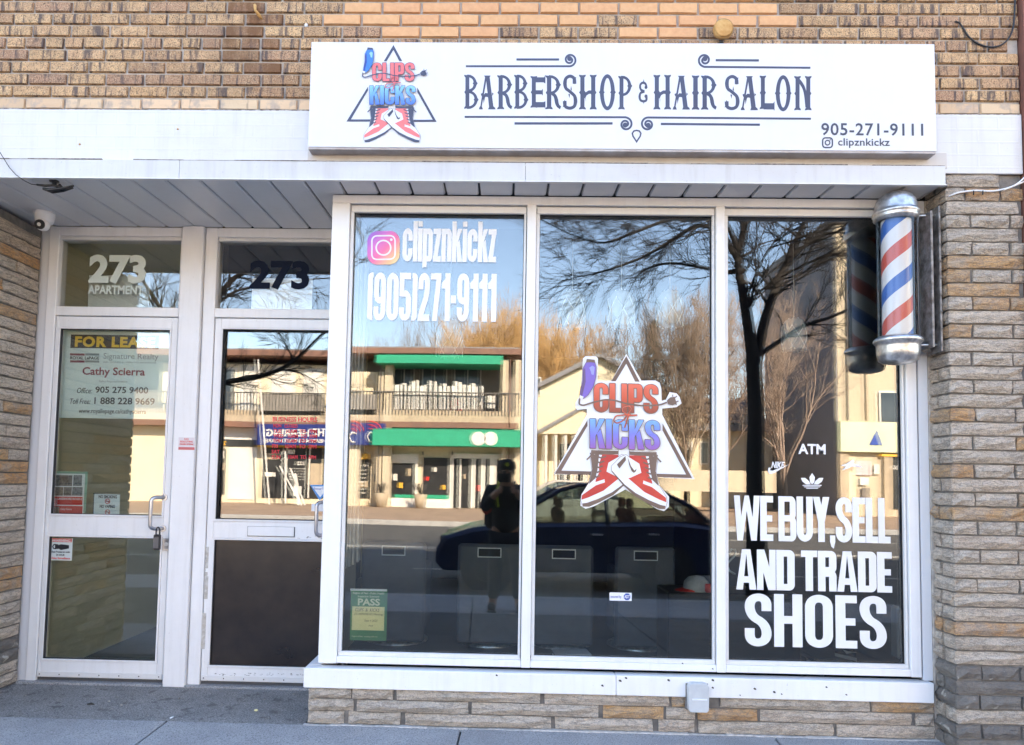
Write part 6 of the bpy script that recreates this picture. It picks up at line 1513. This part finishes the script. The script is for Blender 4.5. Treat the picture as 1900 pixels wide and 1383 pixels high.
# corner block trim
for z_ in (3.9, 4.15, 8.2, 12.4): MB().box(cx0-.03, cx0+26, YD2+.001, YD2+.10, z_, z_+.14).build('string_course', m_beige, D)
for k in range(6): MB().box(cx0+.02+k*2.05, cx0+.42+k*2.05, YD2+.001, YD2+.16, -.17, 3.89).build('pilaster', m_beige, D)
for (a, b, c, d, mt) in ((1596, 886, 1612, 900, m_wht), (1566, 858, 1584, 872, m_beige), (1622, 862, 1632, 880, m_wht), (1646, 888, 1656, 900, m_wht), (1600, 905, 1614, 925, m_greyb)): fb('wall_notice', a, b, c, d, YD2+.12, .03, mt, D)
fb('door_head', 1636, 843, 1680, 848, YD2+.2, .2, m_yel, D); fb('downpipe', 1572, 500, 1574, 780, YD2+.12, .1, m_greyb, D); fb('flue', 1608, 620, 1612, 780, YD2+.12, .1, m_beige, D)
# neighbours far left and right so the street goes on
for (x0, x1, h, mt, lb) in ((-64, -36, 7.5, m_cream_b, 'low cream brick building at the far left end of the opposite row'), (44, 80, 8.5, m_greyb, 'grey brown brick building beyond the corner block')):
    t = empty('street_building', ((x0+x1)/2, -36, -.17), lb, 'building', world=True)
    MB().box(x0, x1, -42, -31, -.17, h).build('wall', mt, t); MB().box(x0-.3, x1+.3, -42.3, -30.7, h+.001, h+.3).build('roof', m_roofg, t)
    for k in range(int((x1-x0)/4)):
        for z_ in (1.6, 5.0):
            w = MB().box(x0+1+k*4, x0+3.2+k*4, -31+.001, -30.95, z_-.8, z_+1).build('window', m_wht, t); MB().box(x0+1.15+k*4, x0+3.05+k*4, -30.949, -30.93, z_-.65, z_+.85).build('pane', m_farglass, w)
# neighbours on our own side, throwing their shade on the street
m_nb = M('red_brown_brick', (.26, .10, .07), (.18, .08, .06), 9, .9)
for (x0, x1, h, mt, lb) in ((BX1+.006, BX1+16, 8.3, m_nb, 'red brown brick building joined to the right of the shop'), (-24, BX0-1.45, 8.0, m_plain, 'tan brick building joined to the left of the shop')):
    t = empty('neighbour_building', ((x0+x1)/2, 5, 0), lb, 'building', world=True)
    MB().box(x0, x1, -.20, 12, -.1, h).build('wall', mt, t); MB().box(x0, x1, -.3, 12.1, h+.001, h+.25).build('parapet', m_kerb, t)
    for k in range(3):
        xx = x0+1.2+k*4.6
        if xx+3 < x1:
            w = MB().cbox(xx, xx+3.2, -.26, -.201, .5, 2.7, .01).build('window', m_alu, t); MB().box(xx+.08, xx+3.12, -.266, -.2605, .58, 2.62).build('pane', m_farblk, w)

# ================================================================== TREES
m_bark = M('dark_bark', (.022, .019, .018), (.036, .031, .028), 12, .95, .5, 60)
m_twig_or = M('ochre_twigs', (.56, .34, .14), (.44, .27, .12), 3, .9)
m_twig_br = M('brown_twigs', (.30, .22, .16), (.20, .15, .11), 3, .9)
m_twig_pk = M('pale_brown_twigs', (.40, .29, .22), (.30, .22, .17), 3, .9)
m_need = M('dark_needles', (.030, .045, .022), (.05, .06, .03), 2, .9)
def rnd_perp(d):
    v = Vector((random.gauss(0, 1), random.gauss(0, 1), random.gauss(0, 1))); v -= d*v.dot(d); return v.normalized()
def grow(mb, p, d, L, r, depth, spread=.55, droop=0.0, n=4, wig=.16, kids=(3, 5), shrink=.62, up=.05, rmin=.003):
    seg = 4 if depth > 1 else 3; pts = [p.copy()]; dd = d.copy(); pos = p.copy()
    for i in range(seg):
        dd = (dd+rnd_perp(dd)*wig+Vector((0, 0, up-droop))).normalized(); pos = pos+dd*L/seg; pts.append(pos.copy())
    r1 = max(r*.45, rmin*.7)
    mb.tube(pts, [r+(r1-r)*i/seg for i in range(seg+1)], n if r > .02 else 3, cap=False, smooth=r > .02)
    if depth <= 0: return
    for k in range(random.randint(*kids)):
        t = random.uniform(.25, 1.0); i = min(int(t*seg), seg-1); q = pts[i].lerp(pts[i+1], t*seg-i)
        a = (pts[i+1]-pts[i]).normalized(); nd = (a+rnd_perp(a)*random.uniform(spread*.6, spread*1.5)).normalized()
        grow(mb, q, nd, L*shrink*random.uniform(.7, 1.2), max(r*.5, rmin), depth-1, spread, droop, n, wig*1.1, kids, shrink, up, rmin)
    grow(mb, pts[-1], dd, L*shrink, max(r1, rmin), depth-1, spread, droop, n, wig, kids, shrink, up, rmin)
def path_limb(mb, pix, y, r0, r1, g=YG, twigs=9, tl=.7, dy=0.0, depth=2, rmin=.0036):
    twigs = int(twigs*1.5)
    """a limb through pixel points, then twigs off it"""
    P_ = []
    for i, (a, b) in enumerate(pix): p = mir(a, b, y, g); p.y += dy*i/(len(pix)-1); s = (p.y-y); k = (2*g-p.y-CAM.y)/(2*g-y-CAM.y); P_.append(Vector((CAM.x+(p.x-CAM.x)*k, p.y, CAM.z+(p.z-CAM.z)*k)))
    S_ = []
    for i in range(len(P_)-1):
        p0, p1, p2, p3 = P_[max(i-1, 0)], P_[i], P_[i+1], P_[min(i+2, len(P_)-1)]
        for k in range(5):
            t = k/5; S_.append(.5*((2*p1)+(p2-p0)*t+(2*p0-5*p1+4*p2-p3)*t*t+(3*p1-p0-3*p2+p3)*t**3))
    S_.append(P_[-1]); n = len(S_)
    mb.tube(S_, [r0+(r1-r0)*(i/(n-1))**.8 for i in range(n)], 10 if r0 > .04 else 6, cap=False)
    for k in range(twigs):
        t = random.uniform(.2, .99); i = min(int(t*(n-1)), n-2); q = S_[i]; a = (S_[i+1]-S_[i]).normalized(); r = r0+(r1-r0)*t
        nd = (a*.8+rnd_perp(a)*random.uniform(.5, 1.0)).normalized()
        grow(mb, q, nd, tl*random.uniform(.5, 1.2), max(r*.35, rmin), depth, .55, .0, 4, .2, (2, 4), .62, .03, rmin)
    a = (S_[-1]-S_[-2]).normalized(); grow(mb, S_[-1], a, tl, max(r1, rmin), depth, .5, 0, 4, .2, (2, 4), .62, .03, rmin)
random.seed(31)
YT = -6.35
tp_ = mir(1400, 1000, YT)
T = empty('street_tree', (mir(1400, 900, YT).x, YT, gz(YT)), 'bare forked street tree with a dark trunk at the kerb behind the photographer', 'tree')
def attach(o, t): o.parent = t; o.matrix_parent_inverse = Matrix.Translation(-t.location); return o
mb = MB(); base = mir(1402, 930, YT)
trunk = [Vector((base.x+.02, YT, -.36)), Vector((base.x+.015, YT, .3))]+[mir(a, b, YT) for a, b in ((1402, 930), (1401, 850), (1403, 780), (1401, 720), (1398, 665))]
mb.tube(trunk, [.17, .145, .125, .118, .112, .108, .105], 14, cap=False)
attach(mb.build('trunk', m_bark), T)
mb = MB()
path_limb(mb, [(1399, 680), (1390, 610), (1380, 540), (1372, 480), (1382, 430), (1392, 380), (1402, 300), (1420, 200)], YT, .095, .04, twigs=14, tl=.9)
path_limb(mb, [(1403, 680), (1418, 600), (1442, 530), (1466, 475), (1490, 420), (1508, 370), (1530, 280)], YT, .080, .03, twigs=16, tl=.9, dy=-.5)
path_limb(mb, [(1408, 660), (1450, 632), (1492, 605), (1540, 590), (1588, 568), (1640, 540), (1700, 500)], YT, .040, .015, twigs=14, tl=.8, dy=-.8)
path_limb(mb, [(1375, 490), (1350, 450), (1325, 425), (1290, 420), (1240, 450), (1190, 478), (1130, 500), (1085, 512)], YT, .050, .008, twigs=26, tl=.62, dy=.3)
path_limb(mb, [(1376, 500), (1345, 505), (1300, 495), (1240, 488), (1190, 505), (1165, 545)], YT, .042, .007, twigs=20, tl=.55, dy=-.7)
path_limb(mb, [(1372, 470), (1345, 410), (1300, 400), (1240, 408), (1180, 430), (1120, 450), (1060, 435), (1010, 410)], YT, .042, .006, twigs=26, tl=.62, dy=.9)
path_limb(mb, [(1385, 420), (1350, 360), (1290, 350), (1200, 370), (1150, 400), (1105, 415)], YT, .035, .006, twigs=16, tl=.6, dy=-.3)
path_limb(mb, [(1440, 535), (1420, 500), (1400, 480), (1370, 470)], YT, .02, .006, twigs=8, tl=.5, dy=.4)
path_limb(mb, [(1466, 475), (1520, 440), (1560, 430), (1620, 450)], YT, .035, .01, twigs=16, tl=.6, dy=.4)
path_limb(mb, [(1400, 380), (1450, 420), (1500, 440), (1550, 470), (1590, 520)], YT, .022, .006, twigs=18, tl=.5, dy=-.4)
attach(mb.build('limbs', m_bark), T)
# second street tree, mirrored in the doors
YT2 = -6.5
T2 = empty('street_tree', (mir(352, 900, YT2, YD).x, YT2, gz(YT2)), 'second bare street tree with low spreading limbs further left along the kerb', 'tree')
mb = MB(); b2 = mir(352, 900, YT2, YD)
mb.tube([Vector((b2.x, YT2, -.36)), Vector((b2.x+.02, YT2, .6)), mir(354, 820, YT2, YD), mir(356, 740, YT2, YD)], [.16, .14, .12, .11], 12, cap=False)
attach(mb.build('trunk', m_bark), T2); mb = MB()
path_limb(mb, [(355, 760), (380, 720), (430, 708), (480, 700), (520, 686), (555, 662), (590, 628), (640, 580)], YT2, .06, .02, YD, 12, .5)
path_limb(mb, [(520, 686), (550, 690), (580, 705), (620, 730)], YT2, .02, .006, YD, 8, .4)
path_limb(mb, [(545, 668), (530, 640), (515, 610), (490, 560)], YT2, .022, .008, YD, 10, .5)
path_limb(mb, [(356, 745), (370, 640), (395, 570), (430, 520), (470, 500)], YT2, .07, .03, YD, 16, .6)
path_limb(mb, [(395, 570), (440, 540), (500, 530), (570, 520), (640, 515)], YT2, .03, .008, YD, 16, .5)
path_limb(mb, [(356, 745), (330, 640), (290, 560), (250, 500)], YT2, .06, .02, YD, 18, .6)
path_limb(mb, [(640, 580), (700, 500), (690, 470)], YT2, .012, .005, YD, 4, .4)
attach(mb.build('limbs', m_bark), T2)
def far_tree(px, base_py, top_py, y, wpx, mt, label, n_main=7, depth=3, seed=1, rmin=.012, cat='tree', up=.10, trunk=.18, droop=0, kids=(3, 5), name='bare_tree', low=.25):
    random.seed(seed); b = mir(px, base_py, y); t = mir(px, top_py, y); H = t.z+.17
    o = empty(name, (b.x, y, -.17), label, cat); tr = MB(); tr.tube([(0, 0, -.15), (.03, 0, H*.15), (.0, .04, H*low)], [trunk, trunk*.8, trunk*.6], 8, cap=False); tr.build('trunk', m_bark, o)
    mb = MB(); w = abs(mir(px+wpx/2, top_py, y).x-b.x)
    for k in range(n_main):
        a = 2*math.pi*k/n_main+random.uniform(-.3, .3); lean = random.uniform(.15, 1)*w/H*1.2
        d = Vector((math.cos(a)*lean, math.sin(a)*lean, 1)).normalized()
        grow(mb, Vector((0, 0, H*low*random.uniform(.6, 1))), d, H*.42, trunk*.45, depth, .5, droop, 4, .14, kids, .58, up, rmin)
    mb.build('crown', mt, o); return o
far_tree(905, 900, 572, -46, 150, m_twig_or, 'ochre bare tree above the row roof, left of the mullion', 13, 4, 3, .014, kids=(3, 5), low=.12)
far_tree(1040, 900, 585, -47, 170, m_twig_or, 'ochre brown bare tree behind the gabled house', 13, 4, 4, .014, kids=(3, 5), low=.12)
far_tree(965, 900, 560, -52, 150, m_twig_or, 'tallest ochre bare tree between the row and the gabled house', 12, 4, 14, .014, kids=(3, 5), low=.12)
far_tree(830, 900, 590, -50, 130, m_twig_br, 'thin brown bare tree behind the green awning row', 6, 3, 5, .013)
far_tree(730, 900, 605, -52, 150, m_twig_br, 'faint brown bare tree furthest left behind the row', 6, 3, 6, .012)
far_tree(1275, 905, 560, -33, 190, m_twig_br, 'wide brown bare tree in front of the pale houses', 9, 4, 8, .011, kids=(3, 4), low=.2)
far_tree(1190, 900, 590, -37, 150, m_twig_br, 'brown bare tree right of the gabled house', 7, 3, 9, .012, kids=(4, 5), low=.2)
far_tree(1345, 905, 570, -34, 130, m_twig_pk, 'pale brown bare tree just left of the forked street tree', 7, 3, 10, .012, kids=(4, 5), low=.2)
far_tree(1455, 925, 545, -23.5, 190, m_twig_pk, 'pale brown drooping bare tree against the dark flank', 8, 4, 12, .0042, up=.02, kids=(3, 4), low=.22, trunk=.12)
random.seed(4)
ev = mir(1213, 900, -43); ez = mir(1213, 596, -43).z
E_ = empty('evergreen_tree', (ev.x, -43, -.17), 'dark evergreen standing among the bare trees', 'tree'); MB().tube([(0, 0, 0), (0, 0, ez)], [.2, .03], 8).build('trunk', m_bark, E_)
mb = MB()
for i in range(1900):
    t = random.random()**.8; z_ = .8+t*(ez-.6); rr = (1-t)*2.6*random.uniform(.35, 1.05)+.1; a = random.uniform(0, 6.283); s = random.uniform(.12, .3)
    c = Vector((rr*math.cos(a), rr*math.sin(a), z_-rr*.25)); o1 = Vector((math.cos(a), math.sin(a), -.5))*s; o2 = Vector((-math.sin(a), math.cos(a), random.uniform(-.3, .3)))*s*.45
    mb.add([c-o2, c+o1, c+o2, c-o1*.3+Vector((0, 0, .05))], [(0, 1, 2), (0, 2, 3)])
mb.build('foliage', m_need, E_)

# ================================================================== CARS
m_jacket0 = M('seat_cloth', (.03, .03, .035), rough=.9)
m_lg_dark = M('dark_alloy', (.06, .06, .065), rough=.3, metal=.8)
m_cglass = glass_material('car_glass', .12, (.50, .58, .56))
def wheel(par, x, y, r=.33):
    t = MB().tube([(x, y-.10, r), (x, y+.10, r)], r, 28).build('wheel', m_black, par)
    s = -1 if y < 0 else 1
    MB().tube([(x, y+s*.101, r), (x, y+s*.115, r)], [r*.66, r*.58], 20).build('rim', m_lg_dark, t); return t
def car(loc, rz, paint, label, s=1.0):
    t = empty('car', loc, label, 'car', 'cars on the street'); t.rotation_euler = (0, 0, rz)
    Lc, Wd = 4.35, 1.80
    # outline of the body in side view at several widths: front at -x
    prof = [(-2.17, .42), (-2.16, .62), (-2.05, .80), (-1.65, .93), (-1.05, 1.02), (1.55, 1.08), (2.08, 1.02), (2.17, .85), (2.15, .45), (2.05, .28), (-2.05, .28)]
    body = MB(); st = [(-.90, .90), (-.86, .98), (-.6, 1.0), (0, 1.01), (.6, 1.0), (.86, .98), (.90, .90)]
    V = []
    for y, k in st:
        for x, z in prof: V.append((x*(.97 if abs(y) > .88 else 1), y, .28+(z-.28)*k+(.0 if z < .9 else (1-abs(y)/.9)*.03)))
    n = len(prof); F = [(i*n+j, (i+1)*n+j, (i+1)*n+(j+1) % n, i*n+(j+1) % n) for i in range(len(st)-1) for j in range(n)]
    body.add(V, F+[tuple(range(n)), tuple(range(len(V)-1, len(V)-n-1, -1))], 0, False); body.build('body', paint, t, bevel=.03)
    cab = [(-1.15, 1.0), (-.35, 1.50), (.0, 1.58), (1.15, 1.56), (1.75, 1.28), (2.0, 1.05)]
    g = MB(); V = []
    for y, k in ((-.86, 0), (-.66, 1), (.66, 1), (.86, 0)):
        for x, z in cab: V.append((x, y if z > 1.1 or k == 0 else y, 1.0+(z-1.0)*(1 if k else .0)) if k else (x, y, 1.0))
    n = len(cab)
    gl_ = MB(); Vt = []
    for sgn in (-1, 1):
        Vt.append([(x, sgn*.88, 1.0) for x, z in cab]); Vt.append([(x+(.06 if i < 2 else -.04 if i > 3 else 0), sgn*(.86-.22*(z-1.0)/.58), z) for i, (x, z) in enumerate(cab)])
    shell = MB()
    top_l, top_r = Vt[1], Vt[3]
    shell.add(top_l+top_r+[(x, y, z+.03) for x, y, z in top_l[2:4]]+[(x, y, z+.03) for x, y, z in top_r[2:4]], [(1, 2, 8, 7), (2, 3, 9, 8), (3, 4, 10, 9)]); 
    glass_ = MB(); glass_.add(top_l+top_r, [(0, 1, 7, 6), (1, 2, 8, 7), (3, 4, 10, 9), (4, 5, 11, 10), (0, 5, 4, 3, 2, 1), (6, 7, 8, 9, 10, 11)]); 
    glass_.build('windows', m_cglass, t)
    for sx_ in (-.35, .75):
        for sy_ in (-.38, .38): MB().cbox(sx_, sx_+.14, sy_-.24, sy_+.24, .7, 1.22, .05).cbox(sx_+.03, sx_+.12, sy_-.12, sy_+.12, 1.225, 1.40, .03).build('car_seat', m_jacket0, t)
    rf = MB(); a, b = top_l, top_r
    for i in range(1, 4): rf.add([(a[i][0], a[i][1]-.01, a[i][2]), (a[i+1][0], a[i+1][1]-.01, a[i+1][2]), (b[i+1][0], b[i+1][1]+.01, b[i+1][2]), (b[i][0], b[i][1]+.01, b[i][2]), (a[i][0], a[i][1]-.01, a[i][2]+.03), (a[i+1][0], a[i+1][1]-.01, a[i+1][2]+.03), (b[i+1][0], b[i+1][1]+.01, b[i+1][2]+.03), (b[i][0], b[i][1]+.01, b[i][2]+.03)], [(4, 5, 6, 7), (0, 1, 5, 4), (2, 3, 7, 6), (1, 2, 6, 5), (3, 0, 4, 7)])
    rf.build('roof', paint, t)
    for sgn in (0, 1):
        T_ = Vt[1+2*sgn]; s1 = -1 if sgn == 0 else 1
        pl = MB()
        for i, xx in ((1, None), (2, .45), (3, None)):
            if i == 2: pl.tube([(.42, s1*.885, 1.0), (.40, s1*.655, 1.57)], .035, 5)
        pl.tube([(-1.18, s1*.87, 1.0)]+[(x, y, z+.01) for x, y, z in T_[1:5]]+[(1.98, s1*.87, 1.03)], .035, 6); pl.build('pillars', paint, t)
        MB().tube([(-.85, s1*.90, 1.04), (-.80, s1*1.02, 1.07)], .05, 8).ball((-.80, s1*1.03, 1.09), .08, .05, .07, 10, 8).build('door_mirror', paint, t)
        MB().cbox(-2.10, -1.85, s1*.55, s1*.86, .70, .80, .02).build('headlight', m_farglass, t); MB().cbox(1.98, 2.14, s1*.58, s1*.87, .82, .98, .02).build('tail_light', m_red, t)
        MB().box(-1.0, -.99, s1*.905, s1*.912, .4, 1.0).box(.42, .43, s1*.905, s1*.912, .36, 1.03).build('door_seam', m_black, t)
        MB().cbox(.18, .34, s1*.905, s1*.925, .84, .87, .005).cbox(1.02, 1.18, s1*.905, s1*.925, .86, .89, .005).build('door_handle', m_steel, t)
        for x in (-1.38, 1.32): wheel(t, x, s1*.80)
        MB().tube([(-1.38, s1*.86, .33), (-1.38, s1*.906, .33)], .40, 24).tube([(1.32, s1*.86, .33), (1.32, s1*.906, .33)], .40, 24).build('wheel_arch', m_farblk, t)
    t.scale = (s, s, s); return t
navy = M('navy_car_paint', (.014, .022, .065), rough=.15, metal=.3)
xc = (mir(842, 950, -6.7).x+mir(1316, 950, -6.7).x)/2
car((xc, -7.65, -.33), 0, navy, 'dark navy hatchback passing close behind the photographer', .98)
car((mir(1035, 900, -18.9).x, -19.5, -.33), 0, M('pale_car_paint', (.55, .50, .44), rough=.2), 'pale parked car on the far side of the street')

# ================================================================== THE PHOTOGRAPHER
m_jacket = M('black_jacket', (.012, .013, .016), (.02, .02, .024), 12, .8); m_trou = M('dark_trousers', (.018, .02, .028), rough=.85); m_skin = M('skin', (.42, .24, .17), rough=.55)
m_hiv = M('yellow_strap', (.62, .78, .05), rough=.5)
px_, py_ = CAM.x+.03, CAM.y-.26
gz0 = gz(py_)
person = empty('person', (px_, py_, gz0), 'person in black jacket and cap photographing the shop front, standing on the sidewalk', 'person')
def skinned(name, joints, edges, mt, par, sub=2, root=0):
    me = bpy.data.meshes.new(name); me.from_pydata([j[0] for j in joints], edges, []); me.materials.append(mt)
    o = link(name, me, par); sk = o.modifiers.new('skin', 'SKIN'); sk.use_smooth_shade = True
    for i, j in enumerate(joints): me.skin_vertices[0].data[i].radius = j[1] if hasattr(j[1], '__len__') else (j[1], j[1]); me.skin_vertices[0].data[i].use_root = i == root
    if sub: s = o.modifiers.new('sub', 'SUBSURF'); s.levels = sub; s.render_levels = sub
    return o
hz = CAM.z-gz0      # height of the lens
J = [((0, 0, .86), (.155, .12)), ((0, .0, 1.02), (.145, .11)), ((0, -.01, 1.20), (.17, .12)), ((0, -.02, 1.34), (.13, .09)), ((0, .0, 1.40), (.062, .062)), ((0, .03, 1.45), .06), ((0, .04, 1.52), (.082, .095)), ((0, .03, 1.60), (.075, .085)),
     ((-.18, -.02, 1.31), .068), ((-.25, .06, 1.12), .052), ((-.12, .20, 1.30), .040), ((-.075, .235, 1.34), .032),
     ((.18, -.02, 1.31), .068), ((.25, .06, 1.12), .052), ((.12, .20, 1.30), .040), ((.085, .235, 1.34), .032),
     ((-.095, 0, .80), .10), ((-.12, .03, .45), .068), ((-.13, -.01, .10), .048), ((-.14, .05, .05), .045), ((-.15, .15, .035), .038),
     ((.095, 0, .80), .10), ((.13, .02, .45), .068), ((.15, -.03, .10), .048), ((.16, .03, .05), .045), ((.17, .13, .035), .038)]
E2 = [(0, 1), (1, 2), (2, 3), (3, 4), (4, 5), (5, 6), (6, 7), (3, 8), (8, 9), (9, 10), (10, 11), (3, 12), (12, 13), (13, 14), (14, 15), (0, 16), (16, 17), (17, 18), (18, 19), (19, 20), (0, 21), (21, 22), (22, 23), (23, 24), (24, 25)]
skinned('body', J, E2, m_skin, person)
sh = lambda i, k: (J[i][0], tuple(r_*k for r_ in (J[i][1] if hasattr(J[i][1], '__len__') else (J[i][1], J[i][1]))))
skinned('jacket', [((0, 0, .80), (.19, .145)), sh(1, 1.2), sh(2, 1.16), sh(3, 1.2), ((0, -.005, 1.395), (.09, .08)), sh(8, 1.25), sh(9, 1.3), ((-.135, .185, 1.285), .052), sh(12, 1.25), sh(13, 1.3), ((.135, .185, 1.285), .052)],
        [(0, 1), (1, 2), (2, 3), (3, 4), (3, 5), (5, 6), (6, 7), (3, 8), (8, 9), (9, 10)], m_jacket, person)
skinned('trousers', [((0, 0, .86), (.17, .13)), sh(16, 1.12), sh(17, 1.25), ((-.13, -.01, .12), .072), sh(21, 1.12), sh(22, 1.25), ((.15, -.03, .12), .072)], [(0, 1), (1, 2), (2, 3), (0, 4), (4, 5), (5, 6)], m_trou, person)
for s_, fx_ in ((-1, -.145), (1, .165)):
    MB().cbox(fx_-.05, fx_+.05, -.08, .19, 0, .03, .01).cbox(fx_-.045, fx_+.045, -.07, .17, .031, .10, .03).build('shoe', m_black, person, bevel=.012)
# face, ears, hair, cap
MB().ball((0, .135, 1.515), .013, .022, .02, 8, 6).build('nose', m_skin, person)
for s_ in (-1, 1):
    MB().ball((s_*.032, .118, 1.545), .012, .010, .009, 8, 6).build('eye', m_wht, person); MB().ball((s_*.082, .035, 1.53), .012, .02, .03, 8, 6).build('ear', m_skin, person)
MB().cbox(-.022, .022, .120, .128, 1.470, 1.478, .003).build('mouth', m_maroon, person)
MB().ball((0, .015, 1.565), .090, .10, .085, 16, 10).build('hair', m_black, person)
cpm = MB().lathe([(.100, 1.565), (.101, 1.60), (.088, 1.645), (.05, 1.675), (0, 1.68)], (0, .025, 0), 20); cpo = cpm.build('cap', m_jacket, person)
MB().cbox(-.075, .075, .10, .19, 1.572, 1.582, .004).build('cap_peak', m_jacket, person); MB().tube([(0, .118, 1.615), (0, .126, 1.615)], .022, 12).build('cap_badge', m_hiv, person)
for s_ in (-1, 1):
    MB().tube([(s_*.09, .128, 1.15), (s_*.105, .135, 1.25), (s_*.10, .10, 1.36), (s_*.09, .0, 1.43), (s_*.09, -.12, 1.38)], .014, 6).build('strap', m_hiv if s_ < 0 else m_black, person)
# hands round the camera
for s_ in (-1, 1):
    ctr = Vector((s_*.062, .235, 1.345+0)); 
    for k in range(4):
        z_ = 1.372-k*.020; l = (.95, 1.05, 1.0, .8)[k]
        skinned('finger', [((s_*.082, .225, z_), .0095), ((s_*.078, .262*1, z_+.002), .009), ((s_*(.078-.022*l), .285, z_+.001), .0082), ((s_*(.078-.042*l), .286, z_), .007)], [(0, 1), (1, 2), (2, 3)], m_skin, person, 1)
    skinned('thumb', [((s_*.078, .215, 1.335), .011), ((s_*.062, .205, 1.365), .0105), ((s_*.042, .204, 1.378), .009)], [(0, 1), (1, 2)], m_skin, person, 1)
    MB().ball((s_*.080, .228, 1.342), .014, .032, .042, 12, 8).build('palm', m_skin, person)
cz = hz-.0
kam = empty('photo_camera', (CAM.x, CAM.y, CAM.z), 'black camera held up in front of the photographer', 'camera')
MB().cbox(-.066, .066, -.085, -.045, -.045, .05, .008).build('camera_body', m_black, kam); MB().cbox(-.02, .02, -.083, -.05, .0505, .075, .006).build('viewfinder', m_black, kam)
MB().lathe([(.018, 0), (.032, 0), (.034, .02), (.034, .036), (.030, .036)], (0, 0, 0), 24).build('lens', m_black, kam).rotation_euler = (R(90), 0, 0)
for o in kam.children:
    if o.name.startswith('lens'): o.location = (0, -.008, 0)
# backpack hangs on the person
bp = empty('backpack', (px_-.05, py_-.2, gz0+1.15), 'red and black backpack on the photographer', 'backpack')
MB().cbox(-.20, .14, -.14, .04, -.26, .24, .05).build('main_bag', m_jacket, bp, bevel=.02); MB().cbox(-.23, -.10, -.10, .06, -.10, .14, .04).build('side_pocket', m_red, bp, bevel=.02)
settle_texts()
